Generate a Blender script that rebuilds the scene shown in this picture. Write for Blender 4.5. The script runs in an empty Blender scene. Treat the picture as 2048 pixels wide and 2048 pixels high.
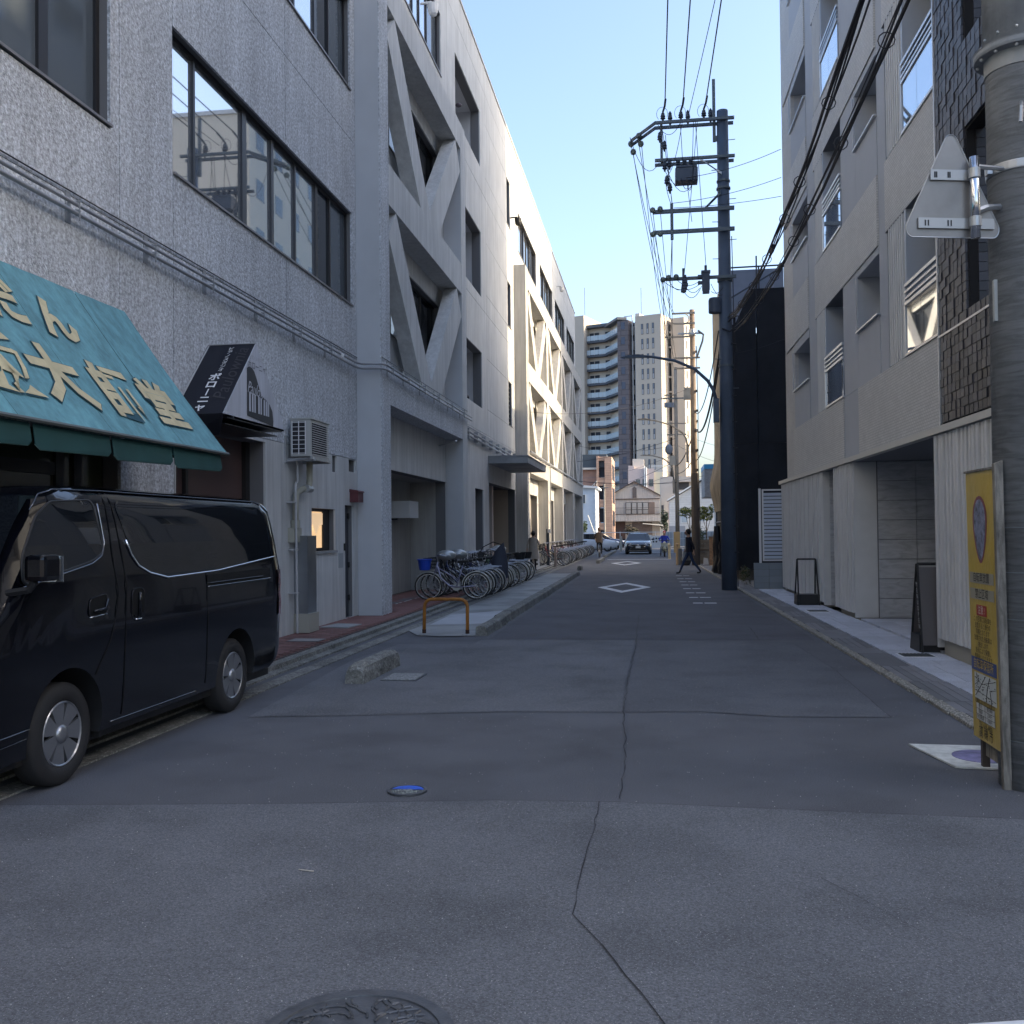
import bpy, bmesh, math, random
from math import sin, cos, pi, radians, sqrt, atan2, floor
from mathutils import Vector, Matrix, noise
from mathutils.geometry import delaunay_2d_cdt
random.seed(7)
SC = bpy.context.scene
COL = SC.collection
# ---------------- camera ----------------
yaw, pit, rol = 0.145126, 0.020134, 0.0108
fw = Vector((-sin(yaw)*cos(pit), cos(yaw)*cos(pit), sin(pit)))
r0 = Vector((cos(yaw), sin(yaw), 0)); u0 = r0.cross(fw)
rr = r0*cos(rol) - u0*sin(rol); uu = u0*cos(rol) + r0*sin(rol)
cam = bpy.data.cameras.new('camera'); camo = bpy.data.objects.new('camera', cam); COL.objects.link(camo)
m = Matrix.Identity(4)
for i in range(3): m[i][0] = rr[i]; m[i][1] = uu[i]; m[i][2] = -fw[i]
m[2][3] = 1.63
camo.matrix_world = m
cam.sensor_width = 36; cam.sensor_height = 36; cam.sensor_fit = 'HORIZONTAL'
cam.lens = 36*1940/2048; cam.clip_end = 5000; cam.clip_start = 0.05
SC.camera = camo
# ---------------- world / sun ----------------
SUN_EL, SUN_AZ = radians(25), radians(88)      # azimuth from +Y towards +X
w = bpy.data.worlds.new('World'); SC.world = w; w.use_nodes = True
nt = w.node_tree; sk = nt.nodes.new('ShaderNodeTexSky'); sk.sky_type = 'NISHITA'; sk.sun_disc = False
sk.sun_elevation = SUN_EL; sk.sun_rotation = SUN_AZ; sk.air_density = 1.0; sk.dust_density = 3.8; sk.ozone_density = 1.0
hz = nt.nodes.new('ShaderNodeMix'); hz.data_type = 'RGBA'; hz.blend_type = 'MULTIPLY'; hz.inputs[0].default_value = 1        # white balance of the whole sky
nt.links.new(sk.outputs[0], hz.inputs[6]); hz.inputs[7].default_value = (.96, 1.0, 1.07, 1)
nt.links.new(hz.outputs[2], nt.nodes['Background'].inputs[0]); nt.nodes['Background'].inputs[1].default_value = 0.15
sl = bpy.data.lights.new('sun', 'SUN'); sl.energy = 2.2; sl.angle = radians(0.6); sl.color = (1.0, 0.80, 0.52)
so = bpy.data.objects.new('sun', sl); COL.objects.link(so)
sd = Vector((sin(SUN_AZ)*cos(SUN_EL), cos(SUN_AZ)*cos(SUN_EL), sin(SUN_EL)))
so.rotation_euler = (-sd).to_track_quat('-Z', 'Y').to_euler()
vs = SC.view_settings; vs.view_transform = 'Standard'; vs.look = 'None'; vs.gamma = 1; vs.use_curve_mapping = False
vs.exposure = 1.6
SC.cycles.max_bounces = 8; SC.cycles.diffuse_bounces = 4; SC.cycles.glossy_bounces = 4
SC.cycles.sample_clamp_indirect = 4
# ---------------- materials ----------------
MATS = {}
def M(name, col, rough=.7, metal=0., var=0., vscale=3., bump=0., bscale=60., speck=None, streak=0., coat=0., spec=.5,
      emit=None, stain=None, rnd=0., isl=False, brick=None, trans=0., ior=1.45, vstretch=(1, 1, 1), wave=None, dirt=0.):
    if name in MATS: return MATS[name]
    mt = bpy.data.materials.new(name); mt.use_nodes = True; t = mt.node_tree; N = t.nodes; L = t.links
    b = N['Principled BSDF']; MATS[name] = mt
    c4 = (*col, 1)
    b.inputs['Base Color'].default_value = c4; b.inputs['Roughness'].default_value = rough; b.inputs['Metallic'].default_value = metal
    b.inputs['Coat Weight'].default_value = coat; b.inputs['Coat Roughness'].default_value = .03
    b.inputs['Specular IOR Level'].default_value = spec; b.inputs['IOR'].default_value = ior
    b.inputs['Transmission Weight'].default_value = trans
    if emit: b.inputs['Emission Color'].default_value = (*emit[:3], 1); b.inputs['Emission Strength'].default_value = emit[3]
    geo = N.new('ShaderNodeNewGeometry'); pos = geo.outputs['Position']
    cur = None
    def mult(a, fac_sock, lo, hi):           # multiply colour by a map of fac
        mr = N.new('ShaderNodeMapRange'); mr.inputs['To Min'].default_value = lo; mr.inputs['To Max'].default_value = hi
        L.new(fac_sock, mr.inputs['Value'])
        mx = N.new('ShaderNodeMix'); mx.data_type = 'RGBA'; mx.blend_type = 'MULTIPLY'; mx.inputs[0].default_value = 1
        if a is None: mx.inputs[6].default_value = c4
        else: L.new(a, mx.inputs[6])
        L.new(mr.outputs[0], mx.inputs[7]); return mx.outputs[2], mr
    def nz(scale, detail=4, stretch=None, rough_=.55):
        n_ = N.new('ShaderNodeTexNoise'); n_.inputs['Scale'].default_value = scale; n_.inputs['Detail'].default_value = detail
        n_.inputs['Roughness'].default_value = rough_
        mp = N.new('ShaderNodeMapping'); mp.inputs['Scale'].default_value = stretch or (1, 1, 1)
        L.new(pos, mp.inputs['Vector']); L.new(mp.outputs[0], n_.inputs['Vector']); return n_.outputs['Fac']
    if var:
        cur, mr = mult(cur, nz(vscale, 5, vstretch), 1-var, 1+var); mr.inputs['From Min'].default_value = .3; mr.inputs['From Max'].default_value = .7
    if streak:
        cur, mr = mult(cur, nz(3.2, 4, (2.2, 2.2, .16), .6), 1-streak, 1+streak*.45); mr.inputs['From Min'].default_value = .35; mr.inputs['From Max'].default_value = .62
        cur, mr = mult(cur, nz(14, 3, (1.5, 1.5, .07), .6), 1-streak*.55, 1+streak*.3); mr.inputs['From Min'].default_value = .35; mr.inputs['From Max'].default_value = .65
    if dirt:
        cur, mr = mult(cur, nz(1.1, 6), 1-dirt, 1.02); mr.inputs['From Min'].default_value = .36; mr.inputs['From Max'].default_value = .52
    if rnd:
        if isl: src = geo.outputs['Random Per Island']
        else: src = N.new('ShaderNodeObjectInfo').outputs['Random']
        cur, mr = mult(cur, src, 1-rnd, 1+rnd)
    hsock = None
    if brick:
        ax, bw, bh, mort, mcol = brick          # axes, brick width/height, mortar, mortar multiplier
        sx = N.new('ShaderNodeSeparateXYZ'); L.new(pos, sx.inputs[0]); cx = N.new('ShaderNodeCombineXYZ')
        L.new(sx.outputs['XYZ'.index(ax[0])], cx.inputs[0]); L.new(sx.outputs['XYZ'.index(ax[1])], cx.inputs[1])
        br = N.new('ShaderNodeTexBrick'); br.inputs['Scale'].default_value = 1; br.inputs['Brick Width'].default_value = bw
        br.inputs['Row Height'].default_value = bh; br.inputs['Mortar Size'].default_value = mort; br.inputs['Mortar Smooth'].default_value = .1
        br.inputs['Color1'].default_value = (1, 1, 1, 1); br.inputs['Color2'].default_value = (.9, .9, .9, 1); br.inputs['Mortar'].default_value = (mcol,)*3+(1,)
        L.new(cx.outputs[0], br.inputs['Vector'])
        mx = N.new('ShaderNodeMix'); mx.data_type = 'RGBA'; mx.blend_type = 'MULTIPLY'; mx.inputs[0].default_value = 1
        if cur is None: mx.inputs[6].default_value = c4
        else: L.new(cur, mx.inputs[6])
        L.new(br.outputs['Color'], mx.inputs[7]); cur = mx.outputs[2]; hsock = br.outputs['Fac']
    if speck:
        sc_, thr, scol = speck
        n_ = nz(sc_, 2)
        mr = N.new('ShaderNodeMapRange'); mr.inputs['From Min'].default_value = thr; mr.inputs['From Max'].default_value = thr+.07
        L.new(n_, mr.inputs['Value'])
        mx = N.new('ShaderNodeMix'); mx.data_type = 'RGBA'
        if cur is None: mx.inputs[6].default_value = c4
        else: L.new(cur, mx.inputs[6])
        mx.inputs[7].default_value = (*scol, 1); L.new(mr.outputs[0], mx.inputs[0]); cur = mx.outputs[2]
        cur, mr = mult(cur, nz(sc_*.55, 2), .62, 1.35); mr.inputs['From Min'].default_value = .3; mr.inputs['From Max'].default_value = .7
    if wave:
        wv = N.new('ShaderNodeTexNoise'); wv.inputs['Scale'].default_value = wave[0]; wv.inputs['Detail'].default_value = 6
        mp = N.new('ShaderNodeMapping'); mp.inputs['Scale'].default_value = wave[2]; L.new(pos, mp.inputs['Vector']); L.new(mp.outputs[0], wv.inputs['Vector'])
        wv.inputs['Distortion'].default_value = 1.5
        cur, mr = mult(cur, wv.outputs['Fac'], 1-wave[1], 1+wave[1]*.4); mr.inputs['From Min'].default_value = .35; mr.inputs['From Max'].default_value = .6
    if cur is not None: L.new(cur, b.inputs['Base Color'])
    if bump or hsock is not None:
        bp = N.new('ShaderNodeBump'); bp.inputs['Strength'].default_value = 1
        if bump:
            bp.inputs['Distance'].default_value = bump; L.new(nz(bscale, 3), bp.inputs['Height'])
        if hsock is not None:
            b2 = N.new('ShaderNodeBump'); b2.invert = True; b2.inputs['Distance'].default_value = .004; L.new(hsock, b2.inputs['Height'])
            if bump: L.new(bp.outputs[0], b2.inputs['Normal'])
            L.new(b2.outputs[0], b.inputs['Normal'])
        else: L.new(bp.outputs[0], b.inputs['Normal'])
    return mt
ROUGHC = M('sprayed_concrete', (.54, .56, .59), .85, var=.10, vscale=1.0, streak=.11, bump=.02, bscale=48, speck=(46, .62, (.58, .60, .63)))
SMOOTHC = M('painted_concrete', (.55, .555, .55), .8, var=.07, vscale=1.1, streak=.12, bump=.004, bscale=70)
SIDEC = M('trowelled_concrete', (.50, .51, .53), .8, var=.05, vscale=1.5, bump=.001, bscale=40)
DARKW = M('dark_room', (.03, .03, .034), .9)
FRAME = M('bronze_window_frame', (.035, .033, .035), .35, metal=.4)
MIRROR = M('reflective_glass', (.62, .66, .70), .02, metal=.85, spec=.8)
DGLASS = M('tinted_glass', (.02, .024, .03), .04, spec=.9)
GGLASS = M('grey_glass', (.10, .12, .14), .05, metal=.25, spec=.8)
JOINT = M('dark_joint', (.16, .16, .165), .9)
STEEL = M('galvanised_steel', (.48, .49, .50), .42, metal=.7, var=.12, vscale=9)
CHROME = M('chrome', (.75, .76, .78), .12, metal=1.)
BLACKP = M('black_plastic', (.02, .02, .021), .5)
RUBBER = M('tyre_rubber', (.022, .022, .023), .75, bump=.002, bscale=120)
WHITEP = M('white_paint', (.72, .72, .72), .5, var=.05)
# ---------------- geometry helpers ----------------
OFF = {}
class MB:
    def __init__(s, tf=None): s.v = []; s.f = []; s.m = []; s.tf = tf
    def add(s, vs_, fs, m=0):
        o = len(s.v); s.v += [Vector(q) for q in vs_]
        for f in fs: s.f.append([o+i for i in f]); s.m.append(m)
        return s
    def box(s, x0, x1, y0, y1, z0, z1, m=0):
        return s.add([(x0,y0,z0),(x1,y0,z0),(x1,y1,z0),(x0,y1,z0),(x0,y0,z1),(x1,y0,z1),(x1,y1,z1),(x0,y1,z1)],
              [(0,3,2,1),(4,5,6,7),(0,1,5,4),(1,2,6,5),(2,3,7,6),(3,0,4,7)], m)
    def prism(s, pts, vec, m=0):
        n = len(pts); v = Vector(vec); P = [Vector(p) for p in pts]
        return s.add(P+[p+v for p in P], [list(range(n))[::-1], list(range(n, 2*n))]+[(i, (i+1) % n, n+(i+1) % n, n+i) for i in range(n)], m)
    def tube(s, path, r, seg=6, m=0, caps=True, radii=None, close=False):
        P = [Vector(p) for p in path]; n = len(P); o = len(s.v); rings = []
        prev = None
        for i, p in enumerate(P):
            if close: d = P[(i+1) % n]-P[i-1]
            else: d = P[min(i+1, n-1)]-P[max(i-1, 0)]
            d.normalize()
            a = Vector((0, 0, 1)) if abs(d.z) < .9 else Vector((1, 0, 0))
            if prev is not None:
                x = prev-d*prev.dot(d)
                if x.length < 1e-6: x = d.cross(a)
            else: x = d.cross(a)
            x.normalize(); y = d.cross(x); prev = x
            rad = radii[i] if radii else r
            rings.append([p+(x*cos(2*pi*k/seg)+y*sin(2*pi*k/seg))*rad for k in range(seg)])
        vv = [q for R_ in rings for q in R_]; fs = []
        for i in range(n-1 if not close else n):
            j = (i+1) % n
            for k in range(seg):
                fs.append((i*seg+k, i*seg+(k+1) % seg, j*seg+(k+1) % seg, j*seg+k))
        if caps and not close: fs += [list(range(seg))[::-1], [(n-1)*seg+k for k in range(seg)]]
        return s.add(vv, fs, m)
    def cyl(s, p0, p1, r, r2=None, seg=12, m=0): return s.tube([p0, p1], r, seg, m, radii=[r, r if r2 is None else r2])
    def lathe(s, c, prof, seg=12, m=0, axis='Z', mats=None, caps=True):
        c = Vector(c); vv = []
        for (r, h) in prof:
            for k in range(seg):
                a = 2*pi*k/seg
                q = {'Z': (r*cos(a), r*sin(a), h), 'X': (h, r*cos(a), r*sin(a)), 'Y': (r*sin(a), h, r*cos(a))}[axis]
                vv.append(c+Vector(q))
        n = len(prof)
        for i in range(n-1):
            s_m = mats[i] if mats else m
            base = vv if i == 0 else None
            if i == 0: o = len(s.v); s.v += vv
            for k in range(seg): s.f.append([o+i*seg+k, o+i*seg+(k+1) % seg, o+(i+1)*seg+(k+1) % seg, o+(i+1)*seg+k]); s.m.append(s_m)
        if not caps: return s
        s.f.append([o+k for k in range(seg)][::-1]); s.m.append(mats[0] if mats else m)
        s.f.append([o+(n-1)*seg+k for k in range(seg)]); s.m.append(mats[-1] if mats else m)
        return s
    def ball(s, c, r, m=0, seg=8, rings=6, sc=(1, 1, 1)):
        c = Vector(c); vv = [c+Vector((0, 0, -r*sc[2]))]
        for i in range(1, rings):
            t = -pi/2+pi*i/rings
            for k in range(seg): a = 2*pi*k/seg; vv.append(c+Vector((r*cos(t)*cos(a)*sc[0], r*cos(t)*sin(a)*sc[1], r*sin(t)*sc[2])))
        vv.append(c+Vector((0, 0, r*sc[2]))); fs = []
        for k in range(seg): fs.append((0, 1+(k+1) % seg, 1+k)); fs.append((len(vv)-1, 1+(rings-2)*seg+k, 1+(rings-2)*seg+(k+1) % seg))
        for i in range(rings-2):
            for k in range(seg): fs.append((1+i*seg+k, 1+i*seg+(k+1) % seg, 1+(i+1)*seg+(k+1) % seg, 1+(i+1)*seg+k))
        return s.add(vv, fs, m)
    def quad(s, a, b, c, d, m=0): return s.add([a, b, c, d], [(0, 1, 2, 3)], m)
    def grid(s, fn, nu, nv, m=0):
        vv = [fn(i/nu, j/nv) for j in range(nv+1) for i in range(nu+1)]
        return s.add(vv, [(j*(nu+1)+i, j*(nu+1)+i+1, (j+1)*(nu+1)+i+1, (j+1)*(nu+1)+i) for j in range(nv) for i in range(nu)], m)
    def build(s, name, mats, parent=None, smooth=False, recalc=True, bevel=0):
        if not isinstance(mats, (list, tuple)): mats = [mats]
        V = [Vector(s.tf(q)) for q in s.v] if s.tf else s.v
        if parent is not None: off = OFF.get(parent.name, Vector((0, 0, 0)))
        elif V:
            off = Vector((sum(q.x for q in V)/len(V), sum(q.y for q in V)/len(V), min(q.z for q in V)))
        else: off = Vector((0, 0, 0))
        me = bpy.data.meshes.new(name)
        me.from_pydata([q-off for q in V], [], s.f); 
        for mt in mats: me.materials.append(mt)
        me.polygons.foreach_set('material_index', s.m)
        if recalc or bevel:
            b = bmesh.new(); b.from_mesh(me)
            if recalc: bmesh.ops.recalc_face_normals(b, faces=b.faces[:])
            if bevel:
                bmesh.ops.remove_doubles(b, verts=b.verts[:], dist=1e-5)
                bmesh.ops.bevel(b, geom=[e for e in b.edges if len(e.link_faces) == 2 and e.calc_face_angle(0) > .5], offset=bevel, segments=2, affect='EDGES', profile=.6)
            b.to_mesh(me); b.free()
        if smooth: me.polygons.foreach_set('use_smooth', [True]*len(me.polygons))
        o = bpy.data.objects.new(name, me); COL.objects.link(o)
        if parent is not None: o.parent = parent; OFF[o.name] = off
        else: o.location = off; OFF[o.name] = off
        return o
def tag(o, label=None, cat=None, group=None, kind=None):
    if label: o['label'] = label
    if cat: o['category'] = cat
    if group: o['group'] = group
    if kind: o['kind'] = kind
    return o
def thing(name, label, cat, loc=(0, 0, 0), group=None, kind=None, rz=0):
    o = bpy.data.objects.new(name, None); COL.objects.link(o); o.location = loc; o.rotation_euler = (0, 0, rz); o.empty_display_size = .2
    OFF[o.name] = Vector(loc) if not rz else Vector((0, 0, 0))
    return tag(o, label, cat, group, kind)
def local(o): OFF[o.name] = Vector((0, 0, 0)); return o        # children given in the thing's own frame
def struct(mb, name, mats, **k): return tag(mb.build(name, mats, **k), kind='structure')
def copy_tree(src, loc=None, rz=None, label=None, skip=(), swap=None, group=None):
    c = src.copy(); COL.objects.link(c)
    if loc is not None: c.location = loc
    if rz is not None: c.rotation_euler = (0, 0, rz)
    if label: c['label'] = label
    if group: c['group'] = group
    def rec(a, b):
        for ch in [x for x in CH.get(a.name, [])]:
            base = ch.name.split('.')[0]
            if base in skip: continue
            d = ch.copy(); COL.objects.link(d); d.parent = b; d.matrix_parent_inverse = ch.matrix_parent_inverse
            if swap and base in swap:
                for i, mt in swap[base].items(): d.material_slots[i].link = 'OBJECT'; d.material_slots[i].material = mt
            rec(ch, d)
    rec(src, c); return c
CH = {}
def index_children():
    CH.clear()
    for o in SC.objects:
        if o.parent: CH.setdefault(o.parent.name, []).append(o)
def pieces(name, boxes, mat, parent, limit=300, key=None, bevel=0):
    """boxes: (centre, size, rotz) -> one object each up to the limit, the rest joined as stuff"""
    if key: boxes = sorted(boxes, key=key)
    cache = {}; off = OFF.get(parent.name, Vector((0, 0, 0)))
    for c, sz, rz in boxes[:limit]:
        k = tuple(round(q, 4) for q in sz)
        if k not in cache:
            b = MB().box(-sz[0]/2, sz[0]/2, -sz[1]/2, sz[1]/2, -sz[2]/2, sz[2]/2)
            me = bpy.data.meshes.new(name); me.from_pydata(b.v, [], b.f); me.materials.append(mat)
            bb = bmesh.new(); bb.from_mesh(me); bmesh.ops.recalc_face_normals(bb, faces=bb.faces[:])
            if bevel: bmesh.ops.bevel(bb, geom=bb.edges[:], offset=bevel, segments=1, affect='EDGES')
            bb.to_mesh(me); bb.free(); cache[k] = me
        o = bpy.data.objects.new(name, cache[k]); COL.objects.link(o); o.parent = parent; o.location = Vector(c)-off; o.rotation_euler = (0, 0, rz)
    rest = boxes[limit:]
    if rest:
        b = MB()
        for c, sz, rz in rest:
            c = Vector(c); ca, sa = cos(rz), sin(rz); o = len(b.v)
            t = MB().box(-sz[0]/2, sz[0]/2, -sz[1]/2, sz[1]/2, -sz[2]/2, sz[2]/2)
            b.add([c+Vector((q.x*ca-q.y*sa, q.x*sa+q.y*ca, q.z)) for q in t.v], t.f)
        tag(b.build(name, mat, parent, recalc=False), kind='stuff')
def text_mesh(body, size, O, U, V, depth=.002, align='CENTER', bold=0., shear=0, spacing=1., line=1.):
    """MB of text laid at O along unit U (right) and V (up)"""
    cu = bpy.data.curves.new('txt', 'FONT'); cu.body = body; cu.size = size; cu.align_x = align; cu.align_y = 'CENTER'; cu.resolution_u = 2
    cu.offset = bold; cu.shear = shear; cu.space_character = spacing; cu.space_line = line
    ob = bpy.data.objects.new('txt', cu); COL.objects.link(ob)
    dg = bpy.context.evaluated_depsgraph_get(); me = bpy.data.meshes.new_from_object(ob.evaluated_get(dg))
    bpy.data.objects.remove(ob); O = Vector(O); U = Vector(U); V = Vector(V); Wn = U.cross(V).normalized()
    b = MB(); b.v = [O+U*q.co.x+V*q.co.y+Wn*depth for q in me.vertices]; b.f = [list(p.vertices) for p in me.polygons]; b.m = [0]*len(b.f)
    bpy.data.meshes.remove(me); return b
def arc(c, r, a0, a1, n, ax='XZ'):
    o = []
    for i in range(n+1):
        a = a0+(a1-a0)*i/n; q = [c[0], c[1], c[2]]
        q['XYZ'.index(ax[0])] += r*cos(a); q['XYZ'.index(ax[1])] += r*sin(a); o.append(tuple(q))
    return o
def cells(mb, plane, a_edges, z_edges, openings, d0, d1, m=0):
    """fill the rectangle a_edges x z_edges with boxes, leaving the openings free; plane: 'X' (depth along X) """
    A = sorted(set([a_edges[0], a_edges[1]]+[q for o in openings for q in (o[0], o[1]) if a_edges[0] < q < a_edges[1]]))
    Z = sorted(set([z_edges[0], z_edges[1]]+[q for o in openings for q in (o[2], o[3]) if z_edges[0] < q < z_edges[1]]))
    for i in range(len(A)-1):
        run = None
        for j in range(len(Z)-1):
            ca, cz = (A[i]+A[i+1])/2, (Z[j]+Z[j+1])/2
            inside = any(o[0] < ca < o[1] and o[2] < cz < o[3] for o in openings)
            if not inside:
                if run is None: run = [Z[j], Z[j+1]]
                else: run[1] = Z[j+1]
            if (inside or j == len(Z)-2) and run:
                if plane == 'X': mb.box(d0, d1, A[i], A[i+1], run[0], run[1], m)
                else: mb.box(A[i], A[i+1], d0, d1, run[0], run[1], m)
                run = None
    return mb
def foliage(name, c, rad, n, leaf, mats, parent=None, seed=1, flat=1., label=None):
    rg = random.Random(seed); b = MB(); c = Vector(c)
    blobs = [(Vector((rg.uniform(-.6, .6)*rad[0], rg.uniform(-.6, .6)*rad[1], rg.uniform(-.55, .6)*rad[2])), rg.uniform(.35, .6)) for _ in range(9)]
    for i in range(n):
        bc, br = blobs[i % 9]
        d = Vector((rg.gauss(0, 1), rg.gauss(0, 1), rg.gauss(0, 1))).normalized()*rg.uniform(.55, 1)**.5
        p = c+bc+Vector((d.x*rad[0]*br, d.y*rad[1]*br, d.z*rad[2]*br))
        u = Vector((rg.gauss(0, 1), rg.gauss(0, 1), rg.gauss(0, .6))).normalized()*leaf*rg.uniform(.6, 1.3); v = u.cross(Vector((rg.gauss(0, 1), rg.gauss(0, 1), rg.gauss(0, 1)))).normalized()*leaf*.5
        b.add([p-u*.5, p+v*.5, p+u*.5, p-v*.5], [(0, 1, 2, 3)], rg.randrange(len(mats)))
    return b.build(name, mats, parent, recalc=False)
# =====================================================  GROUND  =====================================================
ASPH = M('asphalt', (.105, .108, .120), .86, var=.13, vscale=.8, bump=.004, bscale=160, speck=(230, .68, (.27, .27, .27)), dirt=.16)
ASPH2 = M('newer_asphalt', (.088, .090, .104), .86, var=.13, vscale=.7, bump=.003, bscale=190, speck=(260, .72, (.20, .20, .20)), dirt=.14)
ASPH3 = M('old_asphalt', (.125, .130, .142), .85, var=.16, vscale=.55, bump=.005, bscale=130, speck=(190, .64, (.42, .42, .41)), dirt=.15)
CONCF = M('floor_concrete', (.30, .31, .31), .85, var=.14, vscale=1.2, bump=.002, bscale=90, dirt=.25)
KERBC = M('kerb_concrete', (.19, .19, .175), .9, var=.3, vscale=6, bump=.008, bscale=60, speck=(60, .6, (.38, .38, .35)), dirt=.35)
PEBBLE = M('pebbled_kerb', (.20, .19, .165), .85, var=.2, bump=.02, bscale=70, speck=(75, .52, (.52, .49, .42)))
GRANITE = M('white_granite', (.46, .48, .54), .7, var=.08, vscale=4, bump=.001, bscale=200, rnd=.11, speck=(240, .62, (.5, .5, .52)))
GUTTER = M('gutter_cover', (.17, .17, .18), .8, rnd=.22, var=.12, bump=.003, bscale=60)
PAINT = M('road_paint', (.62, .63, .65), .7, var=.15, vscale=12, dirt=.25)
REDBR = M('red_paver', (.17, .085, .075), .8, rnd=.25, var=.15, vscale=2, bump=.002, bscale=100)
struct(MB().quad((-400, -120, -.06), (400, -120, -.06), (400, 700, -.06), (-400, 700, -.06)), 'ground', M('bare_ground', (.16, .15, .14), .95, var=.2, vscale=.2))
struct(MB().quad((-4.62, -25, 0), (2.9, -25, 0), (2.9, 72, 0), (-4.62, 72, 0)).quad((-60, 72, 0), (60, 72, 0), (60, 84, 0), (-60, 84, 0)), 'road', ASPH)
struct(MB().quad((2.9, -25, -.002), (40, -25, -.002), (40, 8.3, -.002), (2.9, 8.3, -.002)).quad((-40, -25, -.002), (-5.6, -25, -.002), (-5.6, -12, -.002), (-40, -12, -.002)), 'side_street', ASPH)
def sheet(pts, z, name, mat):
    return tag((lambda b: (b.add([(x, y, z) for x, y in pts], [tuple(range(len(pts)))]), b)[1])(MB()).build(name, mat), kind='structure')
sheet([(-4.5, -25), (2.9, -25), (2.9, 5.74), (2.01, 5.76), (.81, 5.81), (-.22, 5.86), (-.94, 5.83), (-2.25, 5.61), (-3.95, 5.40), (-4.5, 5.35)], .004, 'road_patch_foreground', ASPH3)
sheet([(-3.6, 8.24), (-2.71, 8.39), (-1.40, 8.69), (-.31, 8.77), (-.33, 10.3), (-.30, 13.9), (-.30, 14.49), (-2.32, 14.45), (-2.6, 14.4), (-2.62, 13.9), (-3.7, 13.8), (-3.85, 12)], .004, 'road_patch_left', ASPH3)
sheet([(-.28, 8.77), (.38, 8.85), (1.06, 8.67), (1.98, 8.71), (2.03, 11.59), (1.93, 14.16), (1.62, 14.26), (.64, 14.47), (-.27, 14.44), (-.27, 13.9), (-.29, 10.3)], .004, 'road_patch_right', M('patch_asphalt', (.108, .112, .124), .86, var=.15, vscale=.6, bump=.004, bscale=150, speck=(210, .66, (.33, .33, .33)), dirt=.15))
sheet([(-2.5, 14.6), (2.3, 14.6), (2.0, 36), (-2.6, 36)], .004, 'road_patch_middle', ASPH2)
# cracks and seams
CRK = M('crack_tar', (.03, .03, .034), .9)
def ribbon(pts, wd, z, jit=.02, seed=0, step=.12):
    rg = random.Random(seed); b = MB(); P = []
    for (a, c) in zip(pts[:-1], pts[1:]):
        A = Vector((*a, z)); C_ = Vector((*c, z)); n = max(1, int((C_-A).length/step))
        for i in range(n): P.append(A.lerp(C_, i/n)+Vector((rg.uniform(-jit, jit), rg.uniform(-jit, jit)*.4, 0)))
    P.append(Vector((*pts[-1], z)))
    for i in range(len(P)-1):
        d = (P[i+1]-P[i]).normalized(); s_ = Vector((-d.y, d.x, 0))*wd*rg.uniform(.3, 1)
        b.add([P[i]-s_, P[i+1]-s_, P[i+1]+s_, P[i]+s_], [(0, 1, 2, 3)])
    return b
cb = MB()
for pts, wd, jt in (([(-.31, 18.8), (-.28, 13.92), (-.30, 10.32), (-.295, 8.77), (-.24, 7.62), (-.22, 6.53), (-.23, 5.93)], .0045, .014),
               ([(-.34, 5.86), (-.35, 5.24), (-.36, 4.56), (-.37, 4.13), (-.29, 3.97), (-.17, 3.71), (-.07, 3.46), (.01, 3.27), (.1, 2.9)], .0035, .008),
               ([(-3.9, 5.40), (-2.25, 5.61), (-.94, 5.83), (-.22, 5.86), (.81, 5.81), (2.01, 5.76)], .0025, .006),
               ([(-3.6, 8.24), (-1.40, 8.69), (-.30, 8.77), (.38, 8.85), (1.06, 8.67), (1.98, 8.71), (2.03, 11.59), (1.93, 14.16), (.64, 14.47), (-2.4, 14.47)], .0035, .008),
               ([(1.5, 14.6), (1.55, 16.5), (.7, 16.6), (-.6, 16.4)], .006, .01),
               ([(.75, 4.7), (.95, 4.3), (1.05, 4.1)], .0015, .01)):
    r_ = ribbon(pts, wd, .0085, jt, len(cb.v)); cb.add(r_.v, r_.f)
tag(cb.build('road_cracks', CRK, recalc=False), kind='stuff')
# loose grit on the asphalt
gb = MB(); rg = random.Random(5)
for i in range(1400):
    x, y = rg.uniform(-3.4, 2.6), 2.8+12*rg.random()**1.6; q = rg.uniform(.0015, .0045)
    z = .006; a = rg.uniform(0, 6); gb.add([(x+q*cos(a+k*2.1), y+q*sin(a+k*2.1), z) for k in range(3)]+[(x, y, z+q)], [(0, 1, 3), (1, 2, 3), (2, 0, 3)])
tag(gb.build('grit', M('grit_stone', (.45, .45, .43), .8), recalc=False), kind='stuff')
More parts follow.
